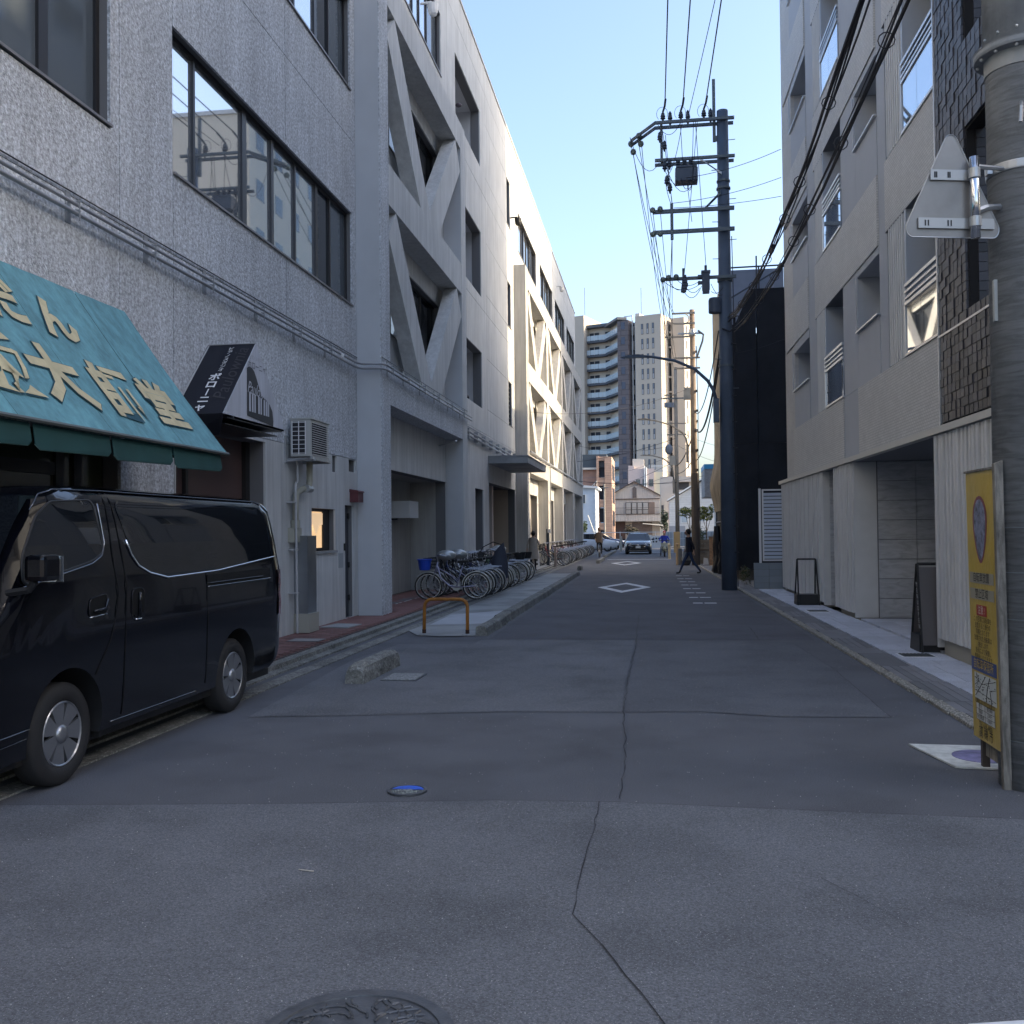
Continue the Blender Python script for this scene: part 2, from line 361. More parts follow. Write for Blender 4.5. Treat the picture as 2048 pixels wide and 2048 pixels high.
# painted marks
def diamond(cx, y0, y1, hw, wd):
    b = MB(); cy = (y0+y1)/2; hh = (y1-y0)/2
    O_ = [(cx, y0), (cx+hw, cy), (cx, y1), (cx-hw, cy)]; k = 1-wd; I_ = [(cx+(x-cx)*k, cy+(y-cy)*k) for x, y in O_]
    for i in range(4):
        j = (i+1) % 4; b.add([(*O_[i], .0095), (*O_[j], .0095), (*I_[j], .0095), (*I_[i], .0095)], [(0, 1, 2, 3)])
    return b
tag(diamond(-.86, 25.4, 30.25, .76, .34).build('road_marking_diamond', PAINT, recalc=False), kind='structure')
tag(diamond(-1.38, 45.3, 51.2, .76, .34).build('road_marking_diamond', PAINT, recalc=False), kind='structure')
lb = MB()
for y, x0, x1 in ((21.8, .83, 1.34), (23.6, .81, 1.32), (25.3, .79, 1.28), (27.1, .77, 1.24), (28.9, .77, 1.23), (30.7, .77, 1.24), (32.6, .74, 1.22), (34.7, .74, 1.2)):
    lb.quad((x0, y-.11, .0095), (x0+.21, y-.11, .0095), (x0+.21, y+.11, .0095), (x0, y+.11, .0095)); lb.quad((x0+.25, y-.12, .0095), (x1, y-.12, .0095), (x1, y+.1, .0095), (x0+.25, y+.1, .0095))
tag(lb.build('road_marking_dashes', PAINT, recalc=False), kind='structure')
tag(MB().quad((-2.6, 54.2, .0095), (.9, 54.2, .0095), (.9, 54.6, .0095), (-2.6, 54.6, .0095)).quad((-2, 70.4, .0095), (1.8, 70.4, .0095), (1.8, 70.8, .0095), (-2, 70.8, .0095)).quad((.99, 3.375, .0095), (1.05, 3.3, .0095), (2.6, 3.62, .0095), (2.6, 3.78, .0095)).build('road_marking_lines', PAINT, recalc=False), kind='structure')
# left gutter, sidewalk base and pavers
SWZ = .1
lg = MB()
lg.box(-4.62, -4.47, -25, 75, -.02, .075)           # kerb stone
lg.box(-4.47, -4.33, -25, 75, -.02, .02); lg.box(-4.21, -4.02, -25, 75, -.02, .012)
gl = struct(lg, 'left_gutter', KERBC)
tag(MB().box(-4.33, -4.21, -25, 75, -.03, -.012).build('gutter_channel', JOINT), kind='structure')
swl = struct(MB().box(-8.5, -4.62, -25, 75, -.03, SWZ-.012), 'left_sidewalk', M('paver_bed', (.09, .07, .065), .9))
bx = []
y = 4.0; r_i = 0
rg = random.Random(3)
while y < 32:
    x = -4.64 - (.1 if r_i % 2 else 0)
    while x > (-5.5 if y < 17.5 else -6.2):
        bx.append((Vector((x-.098, y+.048, SWZ-.011+rg.uniform(-.0015, .0015))), (.192, .094, .022), 0)); x -= .2
    y += .1; r_i += 1
bx = [q for q in bx if not (-5.6 < q[0].x < -5.0 and 17.4 < q[0].y < 18.4)]
pieces('paver', bx, REDBR, swl, 300, key=lambda q: abs(q[0].y-11.5)+(0 if q[0].x > -5.4 else 3))
struct(MB().box(-5.45, -4.64, 32.05, 75, SWZ-.02, SWZ+.004), 'far_sidewalk', CONCF)
# concrete island with its raised kerb
isl = [(-4.02, 15.6), (-3.72, 14.95), (-3.3, 14.82), (-2.78, 14.95), (-2.74, 35.8), (-3.2, 37), (-4.02, 37)]
sheet(isl, .013, 'concrete_strip', CONCF)
sheet([(-3.9, 16.6), (-3.2, 16.75), (-2.95, 17.0), (-2.95, 19.8), (-3.95, 18.6)], .017, 'concrete_strip_patch', M('fresh_concrete', (.42, .44, .47), .8, var=.08, vscale=2, dirt=.1))
for (y0, y1, x0, x1) in ((15.0, 15.9, -2.79, -2.62), (15.93, 17.0, -2.79, -2.61), (17.04, 21, -2.84, -2.64), (21.04, 25, -2.85, -2.66), (25.04, 29, -2.87, -2.69), (29.04, 32.4, -2.88, -2.72), (32.44, 35.8, -2.90, -2.74)):
    b = MB(); n = max(2, int((y1-y0)/.25)); z1 = .15
    def kp(u, v, x0=x0, x1=x1, y0=y0, y1=y1):
        prof = [(x0, 0), (x0+.005, .13), (x0+.03, .152), (x1-.03, .152), (x1, .125), (x1+.02, 0)]
        i = min(int(v*5), 4); f = v*5-i; a, c = prof[i], prof[i+1]; yy = y0+(y1-y0)*u
        return (a[0]+(c[0]-a[0])*f+.006*noise.noise(Vector((yy*3, v*4, 1))), yy, a[1]+(c[1]-a[1])*f+.006*noise.noise(Vector((yy*2.3, v*3, 5))))
    b.grid(kp, n, 10); b.prism([(x0, y0, 0), (x1+.02, y0, 0), (x1, y0, .125), (x1-.03, y0, .152), (x0+.03, y0, .152), (x0+.005, y0, .13)], (0, .001, 0))
    tag(b.build('kerb_stone', KERBC), {15.0: 'short end kerb stone of the raised strip next to the orange hoop', 15.93: 'kerb stone just beyond the orange hoop with a chipped joint', 17.04: 'long kerb stone across from the first grey column', 21.04: 'kerb stone across from the nearest parked bicycles', 25.04: 'kerb stone level with the near white diamond on the road', 29.04: 'kerb stone beyond the near white diamond', 32.44: 'last low kerb stone at the far end of the raised strip'}[y0], 'kerb', 'kerb stones along the raised strip')
def kerb_block(x0, x1, y0, y1, h, lab):
    def f(u, v):
        prof = [(0, 0), (.02, .55), (.06, .85), (.25, 1), (.75, 1), (.94, .85), (.98, .55), (1, 0)]
        t = v*7; i = min(int(t), 6); fr = t-i; a, c = prof[i], prof[i+1]; px_ = a[0]+(c[0]-a[0])*fr; pz = a[1]+(c[1]-a[1])*fr
        e_ = min(1, (u*(1-u)*4/.28)**.5) if 0 < u < 1 else .0
        zz = h*pz*(.72+.28*e_) if 0 < u < 1 else h*pz*.72
        nn = .012*noise.noise(Vector((u*9, px_*4, pz*3+y0)))
        return (x0+(x1-x0)*px_+nn+.1*u*(x1-x0), y0+(y1-y0)*u, max(0, zz+nn*.8))
    b = MB().grid(f, 20, 21)
    n = 22
    b.add([f(0, j/21) for j in range(22)], [tuple(range(22))]); b.add([f(1, j/21) for j in range(22)], [tuple(range(22))])
    return tag(b.build('kerb_block', KERBC, smooth=False), lab, 'kerb block')
kerb_block(-3.33, -3.12, 10.15, 11.6, .21, 'short round-topped rough concrete kerb block alone on the asphalt behind the van')
kerb_block(-3.15, -2.97, 39.9, 40.3, .2, 'small dark concrete kerb block alone beyond the end of the long kerb')
b = MB().box(-2.86, -2.68, 48.2, 53.4, 0, .17); tag(b.build('kerb_block', KERBC, bevel=.02), 'far low concrete kerb in front of the distant bicycle row', 'kerb block')
b = MB().box(-3.02, -2.85, 58, 74, 0, .16); tag(b.build('kerb_block', KERBC, bevel=.02), 'farthest kerb length leading up to the white parked car', 'kerb block')
# square plates and manholes
IRON = M('cast_iron', (.11, .115, .125), .5, metal=.55, var=.25, vscale=14, bump=.002, bscale=90)
def manhole(c, r, name, lab, n=18, seed=2):
    t = thing(name, lab, 'manhole cover', (c[0], c[1], 0)); rg = random.Random(seed)
    MB().lathe((c[0], c[1], 0), [(r, -.01), (r, .011), (r*.86, .012), (r*.855, .006), (0.01, .006)], 48).build('cover_plate', IRON, t)
    b = MB()
    for i in range(n):                                  # branching relief of leaves and veins
        a = rg.uniform(0, 2*pi); q = r*.8*sqrt(rg.random()); p = Vector((q*cos(a), q*sin(a), 0)); d = Vector((cos(a+rg.uniform(-1, 1)), sin(a+rg.uniform(-1, 1)), 0)); path = []
        for k in range(7):
            if p.length > r*.82: break
            path.append((c[0]+p.x, c[1]+p.y, .008)); d = (d+Vector((rg.uniform(-.7, .7), rg.uniform(-.7, .7), 0))).normalized(); p = p+d*r*.09
        if len(path) > 2: b.tube(path, r*.014, 5)
    b.build('relief', IRON, t); return t
manhole((-.975, 3.045), .325, 'manhole_cover', 'large round cast iron manhole cover with branching relief at the bottom edge', n=95)
t = thing('manhole_cover', 'small round manhole cover with a bright blue half and pebbly lower half', 'manhole cover', (-1.56, 5.98, 0))
MB().lathe((-1.56, 5.98, 0), [(.125, 0), (.125, .013), (.108, .014), (.106, .009), (.001, .009)], 32).build('cover_plate', IRON, t)
bl = MB(); bl.add([(-1.56+.103*cos(a), 5.98+.103*sin(a), .0115) for a in [pi*.04+i*pi*.92/14 for i in range(15)]], [tuple(range(15))]); bl.build('blue_segment', M('blue_enamel', (.03, .12, .62), .35, var=.2, vscale=40), t)
bl = MB(); rg = random.Random(9)
for i in range(70):
    a = rg.uniform(pi*1.03, pi*1.97); q = .1*sqrt(rg.random()); bl.ball((-1.56+q*cos(a), 5.98+q*sin(a), .011), rg.uniform(.004, .008), 0, 5, 4)
bl.build('pebble_relief', M('relief_grey', (.25, .27, .26), .5, var=.3, vscale=60), t)
t = thing('utility_cover', 'square speckled concrete utility cover set in the asphalt beside the short kerb block', 'utility cover', (-2.82, 10.62, 0))
MB().box(-3.0, -2.6, 10.38, 10.9, 0, .012).build('frame', IRON, t); MB().box(-2.98, -2.62, 10.4, 10.88, .001, .017).build('lid', M('speckled_lid', (.19, .2, .2), .8, speck=(70, .55, (.4, .42, .42)), bump=.004), t)
t = thing('utility_cover', 'rusty flush cover in the red paving between the wall door and the kerb', 'utility cover', (-4.95, 13.6, .1))
MB().box(-5.2, -4.72, 13.2, 13.55, .1, .106).build('frame', IRON, t); MB().box(-5.18, -4.74, 13.22, 13.53, .1, .11).build('lid', M('pale_lid', (.26, .25, .24), .8, dirt=.3), t)
t = thing('utility_cover', 'white square utility cover with a violet round lid at the foot of the pole', 'utility cover', (2.1, 7.15, 0))
MB().prism([(1.86, 7.62, .004), (1.99, 6.93, .004), (2.5, 6.86, .004), (2.5, 7.6, .004)], (0, 0, .012)).build('white_surround', M('white_epoxy', (.55, .56, .53), .6, var=.2, vscale=14, dirt=.3), t)
MB().lathe((2.26, 7.24, 0), [(.2, .016), (.2, .02), (.001, .0205)], 28).build('violet_lid', M('violet_enamel', (.17, .16, .30), .45, var=.5, vscale=14, dirt=.4), t)
t = thing('utility_cover', 'thin grey broken slab lying on the red paving by the grey column', 'utility cover', (-4.95, 16.1, .1))
MB().prism([(-5.4, 15.2, .1), (-4.9, 15.1, .1), (-4.85, 15.7, .1), (-5.3, 15.8, .1)], (0, 0, .014)).build('slab', CONCF, t)
tag(MB().tube([(-1.72, 4.52, .009), (-1.66, 4.50, .011), (-1.64, 4.505, .009)], .003, 4).build('twig', M('pale_twig', (.5, .45, .38), .8)), 'thin pale twig lying on the near asphalt', 'twig')
# orange hoop barrier
t = thing('hoop_barrier', 'orange steel hoop barrier with rusty feet at the end of the concrete strip', 'barrier', (-3.29, 15.07, 0))
hp = [(-3.64, 15.1, .02), (-3.63, 15.1, .45)]+[(-3.63+.12-.12*cos(a), 15.1, .45+.12*sin(a)) for a in (.4, .8, 1.2, 1.57)]+[(-3.05-.0+.12*sin(a)-.0, 15.07, .45+.12*cos(a)) for a in (0, .4, .8, 1.2, 1.57)]+[(-2.93, 15.05, .02)]
MB().tube(hp, .027, 10).build('hoop', M('orange_paint', (.38, .15, .022), .55, var=.2, vscale=8, dirt=.25), t, smooth=True)
MB().cyl((-3.64, 15.1, 0), (-3.64, 15.1, .09), .031, seg=10).cyl((-2.93, 15.05, 0), (-2.93, 15.05, .09), .031, seg=10).build('rusty_foot', M('rust', (.05, .025, .018), .9), t)
MB().lathe((-3.64, 15.1, 0), [(.1, .0), (.09, .02), (.03, .03)], 9).lathe((-2.93, 15.05, 0), [(.1, .0), (.09, .02), (.03, .03)], 9).build('mortar_collar', CONCF, t)
# =====================================================  LEFT BUILDING  =====================================================
W, T = -5.5, -5.02
LB = thing('concrete_building', 'long grey concrete building with V-shaped braces, its far half sunlit', 'building', (W, 30, 0))
def winrect(y0, y1, z0, z1): return (y0, y1, z0, z1)
OPW = [(4.0, 9.24, 5.83, 7.6), (10.55, 17.36, 5.85, 7.6), (4.0, 9.24, 9.88, 11.6), (10.55, 17.32, 9.88, 11.6), (4.0, 9.24, 13.9, 15.55), (10.55, 17.32, 13.9, 15.55),
       (-8, 2.6, 5.83, 7.6), (-8, 2.6, 9.88, 11.6),
       (-8, 2.4, .1, 2.55), (3.2, 9.42, .1, 2.62), (10.6, 13.24, .1, 2.95), (15.12, 16.3, 1.34, 2.05), (16.83, 17.33, .1, 2.14), (16.16, 16.4, 2.70, 2.985), (17.08, 17.48, 2.76, 2.985)]
TR1 = [(18.1, 24.9, 5.85, 7.55), (18.1, 24.9, 9.88, 11.55), (18.1, 25.3, 13.85, 15.55), (18.25, 25.5, .1, 2.97)]
MIDW = [(27.2, 31.2, 5.66, 7.49), (27.2, 31.2, 9.32, 11.46), (27.2, 31.2, 13.63, 15.48), (37.05, 37.9, 13.62, 15.45), (37.05, 37.9, 9.62, 11.38), (37.05, 37.9, 5.75, 7.46),
        (29.76, 31.21, .1, 3.0), (32.32, 38.6, .1, 3.3)]
FAR = []
for (a, c) in ((40.2, 46.6), (48.1, 54.3), (55.7, 61.8), (63.2, 69.4)):
    FAR += [(a, c, 13.4, 15.1), (a+.1, c-1.0, 9.6, 11.3), (a+.1, c-1.0, 5.75, 7.45), (a-.2, c-.6, .1, 3.3)]
ALLOP = OPW+TR1+MIDW+FAR
bk = MB(); cells(bk, 'X', (-12, 70.2), (0, 17.35), ALLOP, W-.30, W-.035)
bk.build('backing_wall', JOINT, LB)
g = .006
def panels(ys, zs, mat, name='wall_panel', hz=None):
    for i in range(len(ys)-1):
        for j in range(len(zs)-1):
            b = MB(); cells(b, 'X', (ys[i]+g, ys[i+1]-g), (zs[j]+g, zs[j+1]-g), ALLOP, W-.034, W)
            if b.v: b.build(name, mat, LB)
panels([-12, -6.2, -2.7, .8, 5.4, 9.41, 10.56, 14.08, 17.6], [3.0, 4.9, 8.97, 13.0, 16.5, 17.4], ROUGHC)
panels([-12, 9.41, 10.56], [.09, 3.0], ROUGHC)
panels([10.57, 13.85, 17.6], [.09, 3.0], SMOOTHC, 'lower_wall_panel')
panels([17.6, 21.8, 26.1], [.09, 4.85, 8.8, 12.64, 16.5, 17.4], SMOOTHC)
panels([26.1, 28.6, 32.2], [.09, 4.87, 8.97, 12.9, 16.5, 17.4], SMOOTHC)
panels([32.2, 38.6], [.09, 4.87, 5.75, 7.47, 8.97, 9.62, 11.4, 12.9, 13.62, 15.46, 16.5, 17.4], SMOOTHC)
panels([38.6, 46.9, 54.6, 62.2, 70.2], [.09, 4.85, 8.6, 12.4, 16.4, 17.4], SMOOTHC)
MB().box(W-13, W-.30, -12, 70.2, 17.05, 17.3).box(W-.36, W+.03, -12, 70.2, 17.4, 17.48).build('roof', SMOOTHC, LB)
MB().box(W-13, W-12.7, -12, 70.2, 0, 17.3).box(W-12.7, W-.31, 69.9, 70.15, 0, 17.3).box(W-12.7, W-.31, -12, -11.75, 0, 17.3).build('rear_walls', SIDEC, LB)
# dark rooms behind the glass
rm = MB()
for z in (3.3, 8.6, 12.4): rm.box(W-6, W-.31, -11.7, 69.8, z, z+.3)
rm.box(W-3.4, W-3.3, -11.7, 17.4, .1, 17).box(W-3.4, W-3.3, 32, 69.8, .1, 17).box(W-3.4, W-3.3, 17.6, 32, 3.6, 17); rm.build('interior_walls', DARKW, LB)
def window(y0, y1, z0, z1, mull, glass, depth=.10, sill=True, fr=.05, panes=None, thick=None, parent=None, rail=None):
    f = MB(); x1 = W-depth; x0 = x1-.06
    f.box(x0, x1, y0, y1, z0, z0+fr).box(x0, x1, y0, y1, z1-fr, z1).box(x0, x1, y0, y0+fr, z0+fr, z1-fr).box(x0, x1, y1-fr, y1, z0+fr, z1-fr)
    ed = [y0]+list(mull)+[y1]
    for i, q in enumerate(mull):
        hw = (thick or {}).get(i, .025); f.box(x0+.003, x1+.003, q-hw, q+hw, z0+fr, z1-fr)
    wn = f.build('window', FRAME, LB)
    for i in range(len(ed)-1):
        gm = glass[i] if isinstance(glass, (list, tuple)) else glass
        MB().box(x0+.02, x0+.028, ed[i]+.01, ed[i+1]-.01, z0+.02, z1-.02).build('pane', gm, wn)
    if sill: MB().box(x1+.01, W+.03, y0, y1, z0-.005, z0+.022).build('sill', M('bronze_sill', (.22, .21, .21), .4, metal=.5), wn)
    return wn
MULL = [11.29, 12.79, 13.80, 14.74, 15.72, 16.41]
PD = [MIRROR]*5+[DGLASS, GGLASS]
for z0, z1 in ((5.85, 7.6), (9.88, 11.6), (13.9, 15.55)):
    window(10.55, 17.36 if z0 < 6 else 17.32, z0, z1, MULL, PD, thick={1: .07, 2: .045, 4: .05}, fr=.06)
    window(4.0, 9.24, z0, z1, [5.6, 6.9, 8.30], [GGLASS]*4, thick={0: .05, 2: .07}, fr=.07, depth=.12)
for z0, z1 in ((5.83, 7.6), (9.88, 11.6)): window(-8, 2.6, z0, z1, [-5.5, -3, -.5, 1.2], [GGLASS]*5)
window(18.1, 24.9, 5.85, 7.55, [19.3, 20.6, 22, 23.4], [MIRROR, MIRROR, DGLASS, DGLASS, DGLASS], depth=.16)
window(18.1, 24.9, 9.88, 11.55, [19.3, 20.6, 22, 23.4], [MIRROR, MIRROR, DGLASS, DGLASS, DGLASS], depth=.16)
window(18.1, 25.3, 13.85, 15.55, [19.6, 21.3, 22.6, 23.3, 24.1], [MIRROR]*5+[GGLASS], depth=.1)
for (a, c) in ((40.2, 46.6), (48.1, 54.3), (55.7, 61.8), (63.2, 69.4)):
    window(a, c, 13.4, 15.1, [a+.7, a+2, a+2.7, a+3.6, a+4.6, a+5.3], [MIRROR, MIRROR, DGLASS, MIRROR, DGLASS, MIRROR, DGLASS], depth=.12, thick={2: .12, 5: .1})
    for z0, z1 in ((9.6, 11.3), (5.75, 7.45)): window(a+.1, c-1.0, z0, z1, [a+1.6, a+3.1, a+4.3], [DGLASS, GGLASS, DGLASS, DGLASS], depth=.15)
for z0, z1 in ((13.62, 15.45), (9.62, 11.38), (5.75, 7.46)): window(37.05, 37.9, z0, z1, [], DGLASS, depth=.12)
lv = MB()
for i in range(9): lv.box(W-.14, W-.06, 37.1, 37.85, 5.9+i*.17, 5.93+i*.17)
lv.build('louvre', FRAME, LB)
# stair landings seen through the three openings of the middle section
for z0, z1 in ((5.66, 7.49), (9.32, 11.46), (13.63, 15.48)):
    b = MB().box(W-2.2, W-.31, 31.21, 31.4, z0-.3, z1+.2).box(W-2.3, W-2.2, 26.5, 31.3, z0-.3, z1+.2).box(W-2.2, W-.31, 27, 31.2, z1+.01, z1+.2).box(W-2.2, W-.31, 27, 31.2, z0-.25, z0-.02)
    b.build('landing_recess', SIDEC, LB)
MB().tube([(W-.15, 27.3, 5.85), (W-.15, 29.5, 5.85), (W-.15, 29.5, 5.66)], .03, 6).build('hand_rail', FRAME, LB)
MB().ball((W-.2, 28.7, 14.6), .1, 0, 10, 6, (1, 1, .6)).build('round_lamp', M('dull_lamp', (.12, .10, .12), .6), LB)
# first truss bay: columns, beams, diagonals standing proud of the wall
D = T-W
def col_(y0, y1, z1, mat=SMOOTHC, face=SIDEC, x=T, z0=.0, name='column'):
    return MB().box(W+.002, x-.02, y0+.003, y1-.003, z0, z1, 1).box(x-.02, x, y0, y1, z0, z1, 0).build(name, [mat, face], LB)
def beam_(y0, y1, z0, z1, mat=SMOOTHC, split=None):
    ys = [y0]+(split or [])+[y1]
    for a, c in zip(ys[:-1], ys[1:]): MB().box(W+.002, T-.004, a+.003, c-.003, z0, z1).build('beam', mat, LB)
def diag_(pa, pb, x0, x1, mat=SMOOTHC, wd=None):
    """quadrilateral brace: pa, pb lists of two (y,z) at each end"""
    q = [pa[0], pa[1], pb[1], pb[0]]
    return MB().prism([(x1, a, c) for a, c in q], (x0-x1, 0, 0)).build('diagonal_brace', mat, LB)
col_(17.60, 18.22, 12.66, ROUGHC); col_(25.46, 26.07, 12.66)
beam_(18.22, 25.46, 4.11, 4.85, ROUGHC, [21.8]); beam_(18.22, 25.46, 8.03, 8.83, SMOOTHC, [21.8]); beam_(18.22, 25.46, 11.96, 12.66, SMOOTHC, [21.8])
for zb, zt in ((4.85, 8.03), (8.83, 11.96)):
    diag_([(18.215, zt-.62), (18.80, zt+.01)], [(20.95, zb-.01), (22.03, zb-.01)], W+.14, T-.012)
    diag_([(24.86, zt+.01), (25.465, zt-.62)], [(21.55, zb-.012), (22.80, zb-.012)], W+.143, T-.016)
# recessed ground floor of the first bay
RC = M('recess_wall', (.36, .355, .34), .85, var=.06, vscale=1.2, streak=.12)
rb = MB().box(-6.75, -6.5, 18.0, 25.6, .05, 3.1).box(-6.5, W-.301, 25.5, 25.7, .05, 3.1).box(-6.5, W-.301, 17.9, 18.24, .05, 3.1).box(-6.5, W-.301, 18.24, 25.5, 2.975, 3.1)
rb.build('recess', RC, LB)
tag(MB().box(-6.49, -6.3, 23.4, 23.46, 1.95, 1.99).box(-6.49, -5.98, 23.4, 24.3, 2.0, 2.42, 1).build('sign_box', [FRAME, M('white_sign', (.62, .64, .66), .4)]), 'plain white sign box in the recess above the parked bicycles', 'sign')
MB().tube([(W+.0, 24.6, 3.88), (W+.2, 24.6, 3.92), (W+.42, 24.6, 3.97)], .018, 6).ball((W+.45, 24.6, 3.98), .04).build('wall_lamp', STEEL, LB)
# middle section ground floor: side door and recessed entrance under the canopy
MB().box(W-.9, W-.31, 31.22, 31.4, .05, 3.1).box(W-1.0, W-.9, 29.6, 31.4, .05, 3.1).build('door_recess', SIDEC, LB)
MB().box(W-.80, W-.76, 29.8, 31.15, .1, 2.6).build('door', M('grey_door', (.10, .11, .12), .5), LB)
eb = MB().box(-7.3, -7.1, 32.2, 38.8, .05, 3.5, 0).box(-7.1, W-.301, 38.61, 38.8, .05, 3.5, 1).box(-7.1, W-.301, 32.1, 32.31, .05, 3.5, 1).box(-7.1, W-.301, 32.32, 38.6, 3.31, 3.5, 1)
eb.build('entrance_recess', [M('brown_stone', (.085, .065, .055), .5, var=.3, vscale=2), M('warm_plaster', (.5, .42, .34), .8)], LB)
MB().box(W-.5, W-.44, 32.35, 34.6, .1, 3.3).build('entrance_glass', M('brown_glass', (.05, .04, .035), .1, spec=.8, var=.3, vscale=2), LB)
MB().box(W-.55, W-.3, 34.65, 35.0, .1, 3.3).build('entrance_pier', M('pink_plaster', (.55, .46, .42), .8), LB)
MB().box(W, -4.15, 32.2, 37.7, 3.93, 4.15).box(W, -4.13, 32.18, 37.72, 4.15, 4.19, 0).build('entrance_canopy', M('canopy_paint', (.34, .35, .36), .7, dirt=.25), LB)
# the far truss, bays with V braces
FC = M('far_concrete', (.47, .455, .43), .8, var=.06, vscale=.8, streak=.12)
edges = [(38.78, 39.55), (46.45, 47.25), (53.95, 54.75), (61.35, 62.1), (69.0, 69.75)]
for i, (a, c) in enumerate(edges): col_(a, c, 12.45 if i == 0 else 12.4, FC, FC)
for i in range(4):
    a, c = edges[i][1], edges[i+1][0]
    beam_(a, c, 4.05, 4.78, FC); beam_(a, c, 7.82, 8.6, FC); beam_(a, c, 11.66, 12.4, FC); mid = (a+c)/2-.05
    for zb, zt in ((4.78, 7.82), (8.6, 11.66)):
        diag_([(a-.005, zt-.45), (a+.55, zt+.01)], [(mid-.85, zb-.01), (mid+.2, zb-.01)], W+.14, T-.012, FC)
        diag_([(c-.75, zt+.01), (c+.005, zt-.45)], [(mid-.2, zb-.012), (mid+.85, zb-.012)], W+.143, T-.016, FC)
    # recessed shop fronts between the columns
    MB().box(-6.9, -6.7, a-.3, c+.3, .05, 3.5).box(-6.7, W-.301, c-.59, c-.4, .05, 3.4).box(-6.7, W-.301, a-.2, c-.6, 3.301, 3.5).build('shop_recess', M('shop_wall', (.48, .45, .42), .8, var=.1), LB)
    MB().box(W-.42, W-.38, a+2.2, a+4.2, .1, 2.1, 0).box(W-.5, W-.31, a+1.4, c-.6, 2.2, 3.3, 1).build('shop_front', [DGLASS, FC], LB)
# entrance of the piano studio and the shop behind the van
b = MB().box(W-.35, W-.30, 10.6, 13.24, 2.1, 2.95, 0).box(W-.30, W-.26, 10.6, 13.24, 2.04, 2.10, 1).box(W-.30, W-.24, 13.1, 13.24, .1, 2.95, 1).box(W-.30, W-.26, 10.6, 11.35, .1, 2.04, 2).box(W-.31, W-.27, 11.4, 13.1, .1, 2.03, 3).box(W-.30, W-.25, 11.33, 11.4, .1, 2.95, 1)
b.build('studio_entrance', [M('pink_brown_panel', (.10, .062, .058), .45), FRAME, M('black_door', (.008, .008, .01), .3), M('brown_door', (.05, .04, .04), .35)], LB)
text_mesh('POCO', .11, (W-.262, 12.5, 1.9), (0, 1, 0), (0, 0, 1), .004).build('door_lettering', M('grey_letters', (.4, .4, .4), .5), LB, recalc=False)
MB().prism([(W-.262, 12.05, 1.86), (W-.262, 12.25, 1.86), (W-.262, 12.28, 1.93), (W-.262, 12.18, 1.95), (W-.262, 12.12, 2.02), (W-.262, 12.07, 1.98)], (.003, 0, 0)).build('door_emblem', M('yellow_green', (.35, .34, .05), .5), LB)
b = MB()
for y in (3.2, 4.6, 6.0, 7.45, 8.55, 8.85): b.box(W-.22, W-.16, y, y+.13, .1, 2.62)
for z in (.1, .9, 1.75, 2.22): b.box(W-.215, W-.165, 3.2, 8.6, z, z+.12)
sf = b.build('shop_window', M('black_frame', (.006, .006, .007), .4), LB); MB().box(W-.20, W-.19, 3.3, 9.4, .15, 2.6).build('pane', M('olive_glass', (.055, .06, .035), .12, spec=.8), sf)
# service window, door, vent and slot of the lower wall
wn = MB().box(W-.16, W-.11, 15.12, 16.3, 1.34, 1.39).box(W-.16, W-.11, 15.12, 16.3, 2.0, 2.05).box(W-.16, W-.11, 15.12, 15.3, 1.39, 2.0).box(W-.16, W-.11, 15.98, 16.3, 1.39, 2.0).build('window', FRAME, LB)
MB().box(W-.14, W-.135, 15.3, 15.98, 1.39, 2.0).build('pane', M('lit_glass', (.3, .2, .12), .1, emit=(1, .66, .36, .30), var=.5, vscale=4), wn)
MB().box(W-.1, W-.09, 15.35, 15.9, 1.78, 1.98).prism([(W-.09, 15.42, 1.78), (W-.09, 15.75, 1.78), (W-.09, 15.58, 1.62)], (-.01, 0, 0)).build('curtain', M('curtain_cloth', (.5, .36, .24), .9, emit=(1, .7, .42, .22)), wn)
MB().box(W-.11, W+.03, 15.08, 16.34, 1.30, 1.34).build('sill', CONCF, wn)
dr = MB().box(W-.14, W-.10, 16.85, 17.32, .1, 2.12).build('door', M('slate_door', (.045, .05, .062), .4, var=.08), LB)
MB().box(W-.10, W-.095, 16.87, 17.08, 1.55, 1.80).build('notice', M('paper', (.55, .56, .56), .7), dr)
MB().box(W-.1, W-.07, 17.26, 17.32, 1.9, 2.0).box(W-.1, W-.07, 17.26, 17.32, 1.0, 1.1).box(W-.1, W-.07, 17.26, 17.32, .4, .5).build('hinge', BLACKP, dr)
MB().box(W, W+.03, 16.75, 16.8, 1.32, 1.45).build('keypad', BLACKP, LB)
MB().box(W-.2, W-.17, 16.1, 16.45, 2.65, 3.0).build('slot_back', SIDEC, LB)
b = MB().box(W-.2, W-.19, 17.0, 17.5, 2.7, 3.0)
for i in range(5): b.box(W-.15, W-.12, 17.09, 17.47, 2.79+i*.04, 2.80+i*.04)
b.build('vent_grille', FRAME, LB)
MB().box(W, W+.006, 16.45, 16.7, 1.02, 1.28).build('access_plate', M('plate_grey', (.33, .35, .36), .5), LB)
tag(MB().box(W+.001, W+.16, 17.12, 17.44, 2.2, 2.38).prism([(W, 17.1, 2.38), (W+.18, 17.1, 2.38), (W+.16, 17.1, 2.41), (W, 17.1, 2.44)], (0, .36, 0)).build('mailbox', M('dull_red', (.12, .035, .04), .5, var=.2)), 'small dark red box mounted above the narrow grey door', 'box')
